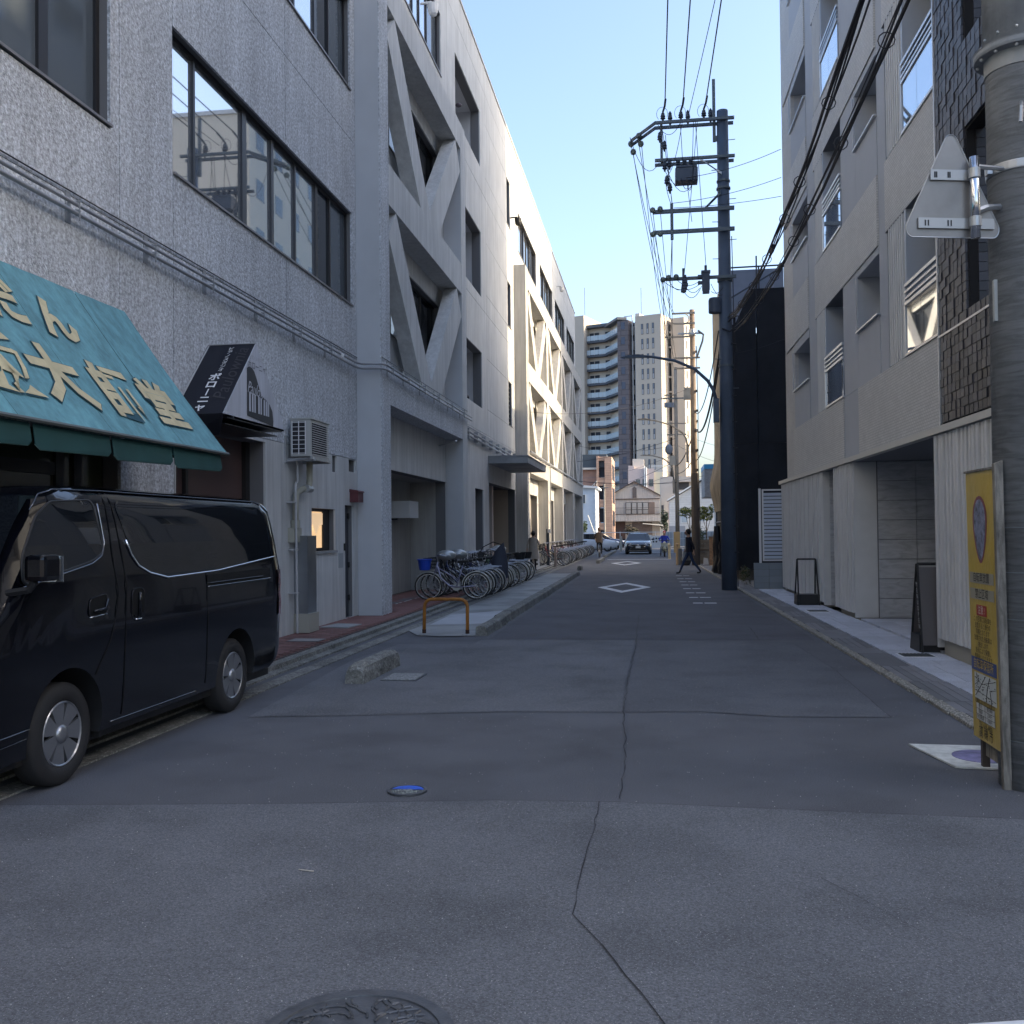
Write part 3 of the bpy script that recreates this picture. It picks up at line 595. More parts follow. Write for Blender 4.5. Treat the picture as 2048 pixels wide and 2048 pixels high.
# conduits with brackets and a thin cable
CND = M('grey_conduit', (.33, .34, .36), .4, metal=.4, var=.1)
t = thing('wall_conduit', 'pair of thin grey conduits on brackets running along the concrete wall', 'conduit', (W, 5, 4.7))
def yz(x, pts): return [(x, a, c) for a, c in pts]
P1 = yz(W+.1, [(-11, 4.80), (9, 4.79), (17.2, 4.78)])+[(W+.15, 17.4, 4.78), (T+.04, 17.46, 4.78), (T+.10, 17.6, 4.78)]+yz(T+.10, [(20, 4.78), (26.2, 4.78)])
P2 = [(x, y, z-.085) for x, y, z in P1]
MB().tube(P1, .02, 8).tube(P2, .023, 8).build('conduit', CND, t, smooth=True)
MB().tube(yz(W+.02, [(-11, 4.94), (17.57, 4.93)]), .008, 5).tube(yz(T+.014, [(17.6, 4.93), (26, 4.93)]), .008, 5).build('cable', FRAME, t)
for i, y in enumerate([1.2, 2.7, 4.1, 5.6, 7.05, 8.49, 9.92, 11.33, 12.91, 14.36, 15.8, 18.0, 19.2, 20.6, 22.0, 23.5, 25.0]):
    x = W if y < 17.5 else T
    MB().box(x, x+.012, y-.04, y+.04, 4.62, 4.92).box(x, x+.14, y-.012, y+.012, 4.72, 4.74).box(x, x+.14, y-.012, y+.012, 4.81, 4.825).cyl((x+.13, y, 4.63), (x+.13, y, 4.84), .008, seg=5).build('bracket', CND, t)
MB().ball((W+.13, 16.36, 4.75), .035, sc=(1, .6, 1.2)).build('clip', WHITEP, t)
t = thing('wall_conduit', 'lower pair of conduits running from the first braced bay to the canopy', 'conduit', (W, 30, 4.4))
MB().tube(yz(W+.1, [(26.1, 4.62), (38.7, 4.56)]), .03, 8).tube(yz(W+.1, [(26.1, 4.50), (38.7, 4.44)]), .03, 8).tube(yz(W+.03, [(26.1, 4.8), (38.7, 4.76)]), .012, 5).build('conduit', CND, t, smooth=True)
for i in range(9): MB().box(W, W+.13, 26.8+i*1.4, 26.84+i*1.4, 4.4, 4.72).build('bracket', CND, t)
tag(MB().tube([(T+.06, 39.4, 4.9), (T+.07, 46.5, 4.86), (T+.06, 54.3, 4.88), (T+.06, 69.5, 4.85)], .045, 6).tube([(T+.1, 46.6, .2), (T+.1, 46.6, 4.8)], .03, 6).build('wall_conduit', CND), 'pipe line along the far braced bays at first floor level with a drop', 'conduit')
for (y, z, lab, cc) in ((23.0, 14.5, 'white dome camera under the top windows of the nearer braced bay', WHITEP), (37.95, 14.0, 'small dark camera box high on the wall at the sunlight edge', BLACKP), (56.6, 15.9, 'small grey box camera high on the far shaded wall', STEEL)):
    t = thing('security_camera', lab, 'camera', (W, y, z)); MB().tube([(W, y, z+.1), (W+.28, y, z+.12), (W+.32, y, z)], .03, 6).build('arm', cc, t); MB().cyl((W+.32, y, z+.06), (W+.32, y, z-.12), .14, .12).ball((W+.32, y, z-.12), .12).build('head', cc, t)
# =====================================================  RIGHT BUILDING  =====================================================
RP0 = Vector((3.40, 26.30)); RE = Vector((-.01618, .99987)); RN = Vector((.99987, .01618))  # facade plane, lengths and heights scaled about the camera before being typed in
def RT(q): p = RP0-RE*q[0]+RN*q[1]; return Vector((p.x, p.y, q[2]))
RB = thing('apartment_building', 'new grey apartment building with fluted white base and dark tiled corner', 'building', RT((9, 0, 0)))
TILEW = M('white_mosaic_tile', (.60, .59, .565), .55, var=.05, vscale=2, brick=('YZ', .095, .042, .0035, .55))
SMG = M('smooth_grey_panel', (.40, .42, .45), .6, var=.04, vscale=1.5, bump=.0006, bscale=150)
SMW = M('warm_grey_panel', (.52, .51, .49), .6, var=.05, vscale=1.5, brick=('YZ', .095, .042, .0012, .93))
FLW = M('white_flute', (.60, .60, .59), .5, var=.05, vscale=3, rnd=.04)
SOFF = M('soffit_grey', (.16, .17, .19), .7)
BEIGE = M('beige_plinth', (.33, .31, .26), .8, dirt=.15)
RAILM = M('silver_rail', (.62, .63, .65), .3, metal=.7)
def RMB(): return MB(RT)
def rbuild(b, name, mat, par=None): return b.build(name, mat, par or RB)
ST = 3.18; NF = 4; TOP = 2.92+ST*NF+1.2+1.1
rbuild(RMB().box(.44, 13.36, .9, 12, 2.9, TOP-.4).box(13.37, 17.7, 1.6, 12, 2.9, TOP-.4).box(.44, 17.7, 2.4, 12, 0, 2.9), 'core', SMG)
rbuild(RMB().box(.44, .50, .03, .9, 2.9, TOP).box(.5, 13.36, .03, .9, 2.88, 2.93), 'end_wall', SMW)
def rwall(s0, s1, z0, z1, mat, n0=.0, n1=.12, name='wall_panel'): return rbuild(RMB().box(s0, s1, n0, n1, z0, z1), name, mat)
rwall(.44, 1.72, 2.92, 4.055, SMW, .03); rwall(1.725, 7.555, 2.92, 4.055, TILEW); rwall(7.56, 8.79, 2.92, 4.055, SMG, .02); rwall(8.795, 13.355, 2.92, 4.055, TILEW)
for k in range(NF):
    B = 4.06+ST*k
    rwall(.44, 1.90, B, B+2.04, SMW, .03); rwall(.44, .80, B+2.045, B+3.18, SMW, .03)
    rwall(1.905, 4.0, B, B+.90, SMG, .02); rwall(1.905, 4.0, B+1.84, B+2.04, SMG, .02); rwall(4.005, 4.865, B, B+3.18, SMG, .03)
    rwall(7.6, 8.795, B, B+2.04, SMG, .02); rwall(8.80, 10.30, B, B+.95, SMG, .02); rwall(8.80, 10.30, B+1.92, B+2.04, SMG, .02); rwall(10.305, 10.80, B, B+3.18, SMG, .03)
    rwall(.805, 4.0, B+2.045, B+3.175, TILEW); rwall(4.87, 10.30, B+2.045, B+3.175, TILEW); rwall(10.805, 13.355, B+2.1, B+3.175, TILEW)
    for (a, c, z0, z1) in ((1.905, 4.0, B+.9, B+1.84), (8.80, 10.30, B+.95, B+1.92)):
        rbuild(RMB().box(a, c, .5, .6, z0-.1, z1+.1).box(a-.06, a, .12, .6, z0, z1).box(c, c+.06, .12, .6, z0, z1).box(a, c, .12, .6, z0-.08, z0-.005).box(a, c, .12, .6, z1+.005, z1+.08), 'window_recess', SMG)
        wn = rbuild(RMB().box(a+.75, c-.12, .42, .46, z0+.05, z0+.09).box(a+.75, c-.12, .42, .46, z1-.09, z1-.05).box(a+.75, a+.8, .42, .46, z0+.09, z1-.09).box(c-.17, c-.12, .42, .46, z0+.09, z1-.09).box((a+c)/2+.3, (a+c)/2+.34, .42, .46, z0+.09, z1-.09), 'window', RAILM)
        rbuild(RMB().box(a+.78, c-.14, .44, .445, z0+.07, z1-.07), 'pane', GGLASS, wn); rbuild(RMB().box(a-.02, c+.02, -.03, .42, z0-.004, z0+.02), 'sill', RAILM, wn)
        rbuild(RMB().box(a-.0, a+.012, -.02, .0, z0, z1), 'trim', RAILM, wn)
    for (a, c, fl, z1) in ((4.87, 7.60, (5.08, 5.91), B+2.04), (10.80, 13.36, (11.01, 11.84), B+2.09)):
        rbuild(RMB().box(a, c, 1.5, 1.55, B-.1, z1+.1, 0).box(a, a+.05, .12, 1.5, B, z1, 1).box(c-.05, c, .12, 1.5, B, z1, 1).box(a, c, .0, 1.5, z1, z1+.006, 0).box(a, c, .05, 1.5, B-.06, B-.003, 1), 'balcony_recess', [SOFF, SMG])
        rbuild(RMB().box(fl[1]+.02, fl[1]+.10, .0, .55, B, z1), 'jamb_panel', M('blue_white_panel', (.40, .44, .50), .4))
        bs = []; s_ = fl[0]
        while s_ < fl[1]:
            p = RT((s_+.02, .03, (B+z1)/2)); bs.append((p, (.07, .055, z1-B-.012), -.01618)); s_ += .12
        pieces('louvre_bar', bs, FLW, RB)
        rbuild(RMB().box(fl[0]-.05, fl[1], .1, .12, B, z1), 'louvre_backing', SMG)
        rl = rbuild(RMB().box(fl[1]+.02, c, -.02, .02, B+.985, B+1.03).box(fl[1]+.02, c, -.015, .015, B+.90, B+.93).box(fl[1]+.02, c, -.015, .015, B+.81, B+.84).box(fl[1]+.02, c, -.02, .03, B+.72, B+.765).box(fl[1]+.0, fl[1]+.04, -.015, .02, B, B+1.0).box(fl[1]+.02, c, -.02, .03, B, B+.035), 'railing', RAILM)
        md = (fl[1]+c)/2
        rbuild(RMB().box(fl[1]+.05, md-.006, .0, .01, B+.04, B+.72).box(md+.006, c-.01, .0, .01, B+.04, B+.72), 'glass_panel', M('balcony_glass', (.60, .66, .74), .02, metal=.8, spec=.9), rl)
rwall(.44, 13.36, TOP-1.1, TOP, SMW, .0)
# dark tile corner: single tiles where they can be told apart
DT = M('dark_tile', (.038, .038, .048), .42, rnd=.55, bump=.001, bscale=80); DTJ = M('dark_tile_joint', (.012, .012, .014), .9)
bs = []; rg = random.Random(4); z = 2.94; row = 0
def niche(s_, z_):
    k = (z_-4.06)/ST; k0 = floor((z_-4.06)/ST)
    zz = z_-4.06-k0*ST
    return s_ > 14.5 and .05 < zz < 2.15 and z_ > 4.06
while z < TOP-.3:
    s_ = 13.40
    while s_ < 17.6:
        if not niche(s_+.07, z+.05): bs.append((RT((s_+.07, .012-rg.choice((0, .004, .008)), z+.052)), (.03, .142, .104), -.01618+0))
        s_ += .150
    z += .111; row += 1
bs = [(c, (sz[0], sz[1], sz[2]), rz) for c, sz, rz in bs]
pieces('dark_tile', bs, DT, RB, 300, key=lambda q: abs(q[0].z-4)+max(0, (12.0-q[0].y))*2)
for o in SC.objects:
    if o.get('kind') == 'stuff' and o.name.startswith('dark_tile'): o.data.materials[0] = M('dark_tile_far', (.038, .038, .048), .42, rnd=.55, isl=True)
b = RMB()
for (s0, s1, z0, z1) in [(13.38, 14.48, 2.92, TOP), (14.48, 17.7, 2.92, 4.12)]+[(14.48, 17.7, 6.24+ST*k, min(7.30+ST*k, TOP)) for k in range(NF)]: b.box(s0, s1, .02, .2, z0, z1)
rbuild(b, 'tile_backing', DTJ)
bs = []
for k in range(NF):
    z0 = 4.13+ST*k
    for i in range(19):
        for j in range(3): bs.append((RT((14.49, .19+j*.155, z0+.055+i*.111)), (.142, .02, .104), -.01618))
pieces('dark_tile', bs, DT, RB, 120, key=lambda q: q[0].z)
rbuild(RMB().box(13.37, 13.40, -.02, .1, 2.92, TOP).box(13.38, 15.6, -.015, .02, 4.02, 4.045), 'edge_trim', RAILM)
# ground floor
cor = [(-.25, 4.2), (4.21, 8.5), (8.51, 11.6), (11.61, 17.7)]
for a, c in cor: rbuild(RMB().box(a, c, -.10, .4, 2.80, 2.885), 'cornice', M('cornice_cream', (.55, .53, .48), .5))
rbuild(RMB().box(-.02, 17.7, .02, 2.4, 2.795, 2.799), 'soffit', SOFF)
def flutes(a, c, z0, z1):
    bs = []; s_ = a+.045; i = 0; rg = random.Random(int(a*10))
    while s_+.045 < c:
        bs.append((RT((s_, -.022-rg.choice((0, .012)), (z0+z1)/2)), (.07, .088, z1-z0), -.01618)); s_ += .14; i += 1
    pieces('fluted_bar', bs, FLW, RB, bevel=.006)
    rbuild(RMB().box(a, c, .012, .16, z0, z1), 'flute_backing', M('flute_backing', (.5, .5, .49), .6))
flutes(0, 5.60, .10, 2.79); flutes(6.84, 8.46, .12, 2.79); flutes(13.28, 17.7, .22, 2.79)
rbuild(RMB().box(.03, 5.55, .03, .3, .0, .098).box(6.9, 8.5, .03, .3, 0, .118).box(13.35, 17.7, .0, .3, 0, .218), 'plinth', BEIGE)
rbuild(RMB().box(-.02, 0, .0, 2.4, .0, 2.79).box(5.60, 5.66, -.05, 1.0, .05, 2.79).box(8.46, 8.52, -.05, .35, .05, 2.79).box(13.22, 13.28, -.05, 2.2, .1, 2.79), 'jamb', FLW)
STONE = M('veined_stone', (.44, .45, .465), .45, rnd=.03, wave=(2.2, .20, (1.2, 1.2, 4.5)), bump=.001, bscale=30)
bs = []
for j in range(8):
    for i in range(2): bs.append((RT((8.56, .36+.31+.635*i, .05+.17+.343*j)), (.627, .04, .335), -.01618))
pieces('stone_panel', bs, STONE, RB, bevel=.003)
rbuild(RMB().box(8.50, 8.54, .34, 2.4, .0, 2.79), 'stone_backing', JOINT)
bs = []
for j in range(8): bs.append((RT((6.22, .62, .05+.17+.343*j)), (.03, 1.15, .335), -.01618))
for j in range(8): bs.append((RT((5.70, .33, .05+.17+.343*j)), (.5, .03, .335), -.01618))
pieces('stone_panel', bs, STONE, RB, bevel=.003)
rbuild(RMB().box(5.66, 6.84, .64, .7, .0, 2.79), 'stone_backing', JOINT)
rbuild(RMB().box(6.25, 6.6, .59, .60, 1.18, 1.40), 'intercom_plate', M('black_gloss', (.006, .006, .008), .1))
b = RMB(); 
for i in range(9):
    a = i*.7; c0 = (6.42+.09*cos(a)*(.5+.5*(i % 2)), .585, 1.98+.06*sin(a)); b.add([c0, (c0[0]+.07, .585, c0[2]+.02), (c0[0]+.03, .585, c0[2]+.05)], [(0, 1, 2)]); b.tube([(6.42, .59, 1.98), c0], .004, 4)
rbuild(b, 'leaf_emblem', BLACKP)
rbuild(RMB().box(8.52, 8.56, 1.64, 2.35, .06, 2.35, 0).box(8.52, 8.56, 1.64, 2.35, 2.37, 2.79, 0), 'flat_panel', M('plain_grey_panel', (.31, .315, .31), .5))
rbuild(RMB().box(8.6, 13.2, 2.33, 2.36, .05, 2.79), 'rear_panel', M('plain_grey_panel2', (.28, .285, .285), .5))
dd = rbuild(RMB().box(9.3, 10.5, 2.29, 2.33, .05, 2.3), 'door', GGLASS); rbuild(RMB().box(9.5, 9.53, 2.22, 2.25, .8, 1.7), 'handle', BLACKP, dd)
rbuild(RMB().box(8.58, 8.60, 2.1, 2.14, .75, 1.55), 'grab_bar', BLACKP)
# paving on the right
RG = struct(RMB().box(-18, 19, -1.19, .03, -.03, -.004), 'right_sidewalk', JOINT)
rg = random.Random(11); bs = []; s_ = -.3
while s_ < 18.4:
    L_ = rg.choice((.6, .6, .45)); n_ = -.665
    for wd in rg.choice(((.33, .33), (.22, .44), (.44, .22))):
        bs.append((RT((s_+L_/2, n_+wd/2, .006+rg.uniform(-.001, .001))), (wd-.006, L_-.006, .03), -.01618)); n_ += wd
    s_ += L_
for i in range(7):
    for j in range(6): bs.append((RT((8.6+.33+i*.66, .2+j*.38, .02)), (.375, .652, .05), -.01618))
pieces('paving_slab', bs, GRANITE, RG, bevel=.002)
bs = []; s_ = -17.5
while s_ < 18.6:
    L_ = 1.18 if int(s_) % 4 else .6
    for j in range(4 if rg.random() < .7 else 1):
        pass
    q = 4 if rg.random() < .75 else 1
    for j in range(q): bs.append((RT((s_+L_/2, -1.055+(j+.5)*.375/q, .004)), (.375/q-.007, L_-.01, .028), -.01618))
    s_ += L_
pieces('gutter_cover', bs, GUTTER, RG)
s_ = -18; bs = []
while s_ < 18.6: bs.append((RT((s_+.3, -1.125, .01)), (.11, .592, .045), -.01618)); s_ += .6
pieces('kerb_stone', bs, PEBBLE, RG, bevel=.006)
bs = []; s_ = -18
while s_ < -.4: bs.append((RT((s_+.3, -.34, .004)), (.64, .592, .03), -.01618)); s_ += .6
pieces('paving_slab', bs, M('dull_slab', (.27, .255, .235), .8, rnd=.15, dirt=.2), RG)
for s0, s1, lab in ((13.35, 13.65, 'dark drain grate in a white frame in the granite paving by the fluted wall'), (6.6, 6.95, 'small dark drain slot in the paving near the A-board with the open frame')):
    t = thing('drain_grate', lab, 'drain', RT((s0, -.4, .02))); MB(RT).box(s0-.03, s1+.03, -.60, -.17, .02, .027).build('frame', WHITEP, t); b = MB(RT).box(s0, s1, -.57, -.20, .024, .029)
    for i in range(8): b.box(s0, s1, -.56+i*.045, -.535+i*.045, .029, .033)
    b.build('grate', M('grate_iron', (.04, .045, .045), .6), t)
# A-frame boards
def a_board(name, lab, s_, n_, h, wd, dark, open_):
    t = thing(name, lab, 'sign board', RT((s_, n_, .02)))
    f = MB(RT); hw = wd/2; z0 = .022
    for sg, dn in ((1, .0), (-1, .0)):
        for q in (-hw, hw): f.tube([(s_+sg*.26*1, n_+q, z0), (s_+sg*.02, n_+q*.9, h)], .016, 6)
    f.tube([(s_-.26, n_-hw, z0+.02), (s_+.26, n_-hw, z0+.02)], .012, 5).tube([(s_-.26, n_+hw, z0+.02), (s_+.26, n_+hw, z0+.02)], .012, 5).tube([(s_, n_-hw*.9, h), (s_, n_+hw*.9, h)], .02, 6)
    f.build('frame', BLACKP, t)
    def pt(sg, a, c, off): return RT((s_+sg*(.26-.24*a)+sg*off, n_+c*hw*(1-.1*a), z0+(h-z0)*a))
    for sg in ((1, -1) if not open_ else ()):
        b = MB(); a0, a1 = .08, .96
        b.add([pt(sg, a0, -1, 0), pt(sg, a0, 1, 0), pt(sg, a1, 1, 0), pt(sg, a1, -1, 0), pt(sg, a0, -1, .008), pt(sg, a0, 1, .008), pt(sg, a1, 1, .008), pt(sg, a1, -1, .008)], [(0, 1, 2, 3), (7, 6, 5, 4), (0, 4, 5, 1), (2, 6, 7, 3), (1, 5, 6, 2), (0, 3, 7, 4)])
        b.build('board', dark, t)
    b = MB(RT).box(s_-.2, s_+.2, n_-hw-.02, n_+hw+.02, .02, .24); b.build('ballast', BLACKP, t)
    return t
a_board('a_board', 'black A-frame sign board standing by the far fluted wall', 5.05, -.30, .98, .42, M('slate_board', (.04, .04, .045), .4), True)
ab = a_board('a_board', 'tall grey lettered A-frame board leaning beside the near fluted wall', 12.95, -.02, 1.15, .42, M('chalk_board', (.12, .11, .11), .5), False)
p = RT((13.10, -.235, .62)); tb = text_mesh('M\nE\nN\nU\nO\nP\nE\nN', .085, p+Vector((-.02, -.03, 0)), (.1, -.6, .0), (-.0, .2, 1.0), .0, line=.9); tb.build('lettering', M('white_letters', (.6, .6, .58), .6), ab, recalc=False)
# louvre screen on a block wall at the end of the building
t = thing('louvre_fence', 'white slatted louvre screen standing on a grey block wall', 'fence', (3.05, 26.95, 0))
bs = []
for j in range(4):
    for i in range(2):
        x0 = 2.66+.395*i+(.0 if j % 2 else 0); bs.append((Vector((x0+.197, 26.95, .0+.087+j*.178)), (.388, .15, .172), 0))
pieces('concrete_block', bs, M('block_grey', (.24, .27, .30), .85, rnd=.08, bump=.003, bscale=70), t, bevel=.002)
MB().box(2.67, 3.44, 26.9, 27.0, 0, .7).build('mortar', JOINT, t)
MB().box(2.81, 2.87, 26.92, 26.98, .71, 2.72).box(2.90, 2.94, 26.92, 26.97, .76, 2.70).box(2.94, 3.46, 26.93, 26.97, 2.66, 2.70).box(2.94, 3.46, 26.93, 26.97, .76, .8).box(3.43, 3.47, 26.92, 26.97, .76, 2.7).build('frame', WHITEP, t)
bs = [(Vector((3.185, 26.95, .86+i*.1)), (.485, .03, .078), 0) for i in range(18)]
pieces('slat', bs, M('louvre_white', (.52, .57, .66), .5), t)
# =====================================================  SCAFFOLDED HOUSE  =====================================================
SH = thing('scaffolded_house', 'house under demolition wrapped in black mesh sheets on steel scaffolding', 'house', (4.5, 33, 0))
BLK = M('black_mesh_sheet', (.018, .020, .026), .8, var=.35, vscale=.9, bump=.01, bscale=8)
TAN = M('tan_tarpaulin', (.24, .205, .16), .8, var=.2, vscale=1.2, streak=.18, bump=.01, bscale=9)
def sheet_wall(pf, nu, nv, mat, name, amp=.05, seed=0, par=None):
    def f(u, v):
        p = Vector(pf(u, v)); q = noise.noise(Vector((p.x*1.1+seed, p.y*1.1, p.z*.35)))*amp+noise.noise(Vector((p.x*4+seed, p.y*4, p.z*1.3)))*amp*.35
        return p+Vector((q*.5, q, 0))
    return MB().grid(f, nu, nv).build(name, mat, par or SH, smooth=True)
for i, (xa, xb) in enumerate(((2.45, 3.25), (3.26, 5.2), (5.2, 7.2))):
    def top(x): return 8.05 if x < 2.6 else (8.05+(x-2.6)*2.25 if x < 3.09 else 9.15)
    for j, (z0, z1) in enumerate(((.35, 4.3), (4.31, 1e9))):
        sheet_wall(lambda u, v, xa=xa, xb=xb, z0=z0, z1=z1, j=j: (xa+(xb-xa)*u, 31.0+.02*j, z0+(min(z1, top(xa+(xb-xa)*u))-z0)*v), 18, 30, BLK, 'mesh_sheet', .07, i*7+j)
sheet_wall(lambda u, v: (2.47+.0*u, 31+8.4*u, .4+7.6*v), 40, 20, BLK, 'mesh_sheet', .06, 3)
MB().box(2.75, 7.1, 31.3, 39.3, 0, 7.8).build('hidden_wall', M('old_wall', (.2, .18, .16), .9), SH)
sheet_wall(lambda u, v: (2.43-.20*math.exp(-((v-.13)/.09)**2)*min(1, u*3), 34.6+4.9*u, 2.3+7.95*v), 40, 40, TAN, 'tarpaulin', .05, 12)
sheet_wall(lambda u, v: (2.44+1.5*u, 39.5, 2.3+7.95*v), 10, 30, TAN, 'tarpaulin', .03, 14)
PALE = M('pale_mesh_sheet', (.33, .37, .46), .8, var=.06, trans=0)
MB().box(2.5, 4.15, 31.4, 31.41, 8.0, 9.86).box(4.16, 7.1, 31.4, 31.41, 8.0, 9.9).build('pale_sheet', PALE, SH)
PIPE = M('scaffold_pipe', (.11, .12, .14), .45, metal=.5)
for pts in ([(2.45, 31.2, 9.89), (7.2, 31.2, 9.93)], [(2.49, 31.15, 0), (2.49, 31.15, 9.9)], [(2.47, 31.12, 8.9), (4.14, 31.12, 9.85)], [(3.29, 31.1, 0), (3.29, 31.1, 10.2)], [(3.37, 31.2, 0), (3.37, 31.2, 9.9)],
            [(4.9, 31.1, 0), (4.9, 31.1, 10.3)], [(2.49, 35.1, 0), (2.49, 35.1, 10.1)], [(2.46, 39.4, 0), (2.46, 39.4, 10.3)], [(2.42, 31, 1.9), (2.42, 39.5, 1.9)], [(2.44, 31.1, 5.6), (7, 31.1, 5.6)]):
    MB().cyl(pts[0], pts[1], .027, seg=6).build('scaffold_pipe', PIPE, SH)
for i, (x, y, h) in enumerate(((2.30, 36.6, 1.75), (2.42, 35.6, 1.2), (2.36, 37.6, 1.5))):
    b = MB(); rg = random.Random(i)
    b.grid(lambda u, v: (x+(.13+.07*noise.noise(Vector((u*9, v*4, i*3))))*cos(u*2*pi)*(1.3-.5*v), y+(.16+.08*noise.noise(Vector((u*9, v*4, i*3+2))))*sin(u*2*pi)*(1.3-.5*v), v*h), 20, 14); b.build('bundled_sheet', M('black_tarp', (.012, .013, .018), .45, bump=.01, bscale=14), SH, smooth=True)
# small verge of plants between the scaffold and the block wall
foliage('shrub', (2.62, 29.2, .28), (.18, .8, .3), 420, .06, [M('leaf_dark', (.035, .055, .02), .6), M('leaf_mid', (.07, .085, .03), .6), M('leaf_dry', (.16, .13, .07), .7)], seed=3)
tag(SC.objects['shrub'], 'low dark weedy shrub at the foot of the black sheets beside the block wall', 'shrub')
# =====================================================  UNSEEN HOUSES ADDED ON THE SUNNY SIDE TO SHADE THE STREET (behind the right-hand row) ==========
def plain_block(name, lab, x0, x1, y0, y1, h, mat):
    t = thing(name, lab, 'building', ((x0+x1)/2, (y0+y1)/2, 0)); MB().box(x0, x1, y0, y1, 0, h).build('wall', mat, t); MB().box(x0-.1, x1+.1, y0-.1, y1+.1, h, h+.25).build('roof', SMG, t)
    b = MB(); z = 1.2
    while z < h-1.6:
        y = y0+1
        while y < y1-1.5: b.box(x0-.02, x0+.02, y, y+1.2, z, z+1.2); y += 3
        z += 3
    tag(b.build('window', DGLASS, t), kind='stuff'); return t
CRM = M('cream_render', (.45, .42, .37), .85)
plain_block('unseen_block', 'unseen tall block added behind the scaffolded house to shade the left facade', 14, 26, 21, 37.7, 29, CRM)  # unseen, sized to keep the sun off the middle wall
plain_block('unseen_house', 'unseen low house added behind the brick gate posts to shade the facade foot', 6.5, 13, 38.6, 43.4, 7.2, CRM)  # unseen, height set so the foot of the facade stays in shade
plain_block('unseen_house', 'unseen lower flat roofed house added with its roof stepped down to let sun through', 6.5, 13, 43.5, 54.2, 5.6, CRM)  # unseen, kept lower so sun reaches nearly to the ground opposite
plain_block('unseen_block', 'unseen long tall block added near the end of the street to shade the far bays', 12.5, 26, 55.0, 86, 27, CRM)  # unseen, its near end closes the sunlit stretch of the far bays
plain_block('unseen_block', 'unseen tall block added on the right behind the viewer to shade the near road', 22, 32, -16, 9.6, 19, CRM)  # unseen, added to block the sun from the near road and wall
# =====================================================  AWNINGS AND WALL EQUIPMENT  =====================================================
TEAL = M('teal_awning_cloth', (.115, .285, .33), .75, var=.12, vscale=1.1, streak=.22, bump=.002, bscale=60)
TEALD = M('dark_teal_valance', (.012, .055, .055), .8, var=.15)
AW = thing('shop_awning', 'large sloping teal shop awning with cream Japanese lettering', 'awning', (W, 6, 2.4))
ya0, ya1 = 1.2, 9.46; xo, zo, zi = -4.36, 2.46, 3.985
def awp(y, k): return Vector((W+.02+(xo-W)*k, y+.0*k, zi+(zo-zi)*k-.035*sin(pi*k)))      # k 0 at wall, 1 at the front edge
sy = [ya0]+[q for q in (2.3, 3.6, 4.9, 6.15, 7.35, 8.55)]+[ya1]
for a, c in zip(sy[:-1], sy[1:]):
    b = MB(); b.grid(lambda u, v: awp(a+.004+(c-a-.008)*u, v)+Vector((0, 0, .012*sin(u*pi)*sin(v*pi)+.006*noise.noise(Vector((u*5, v*4, a))))), 8, 10).build('canopy_panel', TEAL, AW, smooth=True)
MB().grid(lambda u, v: awp(ya0+(ya1-ya0)*u, v)-Vector((0, 0, .02)), 2, 10).build('lining', TEALD, AW)
MB().prism([awp(ya1, k/8) for k in range(9)]+[Vector((W+.02, ya1, zo))], (0, .01, 0)).build('side_cheek', TEAL, AW)
MB().tube([awp(ya0, 1), awp(ya1+.01, 1)], .018, 6).build('front_bar', M('worn_bar', (.10, .11, .11), .6, dirt=.4), AW)
y = 9.36; k = 0
while y > 1.4:
    b = MB(); L_ = 1.02; y0_ = y-L_+.04
    pts = [(xo-.02, y, zo-.02), (xo-.02, y0_, zo-.02), (xo-.0, y0_, zo-.17)]+[(xo+.0, y0_+.06+(L_-.14)*i/8, zo-.205+.02*(i/8)+(-.0)) for i in range(9)]+[(xo, y, zo-.15)]
    b.prism(pts, (.006, 0, 0)); b.build('valance', TEALD, AW); y -= L_
    MB().tube([(xo+.006, y0_-.0+L_, zo-.02)] if False else [pts[2]]+pts[3:], .005, 4).build('piping', M('valance_piping', (.12, .20, .18), .7), AW)
MB().tube([(W+.05, 9.38, 2.5), (-4.5, 9.38, 2.4)], .015, 5).build('support_arm', BLACKP, AW)
CREAM = M('cream_lettering', (.50, .44, .27), .7, var=.12, vscale=5, streak=.1); OUTL = M('dark_outline', (.02, .075, .10), .8)
def awtext(body, y, k, size, bold=.03):
    O_ = awp(y, k); U = Vector((0, 1, 0)); V = (awp(y, k-.05)-awp(y, k+.05)).normalized()
    # outward side faces +x/+z
    n_ = U.cross(V)
    if n_.x < 0: n_ = -n_
    for bl, d, mt, nm in ((bold+.022, .014, OUTL, 'letter_outline'), (bold, .019, CREAM, 'letter')):
        tb = text_mesh(body, size*.86, O_+n_*d, U, V, 0, bold=bl*.5); tb.build(nm, mt, AW, recalc=False)
for ch, y, k, sz in (('\u3064', 6.45, .27, .62), ('\u3060', 7.05, .29, .62), ('\u3093', 7.74, .31, .62), ('\u3076', 5.85, .27, .62),
                 ('\u962a', 6.42, .70, .78), ('\u5927', 7.12, .71, .78), ('\u5e2b', 7.98, .73, .78), ('\u5802', 8.72, .73, .70)):
    awtext(ch, y, k, sz, .045)
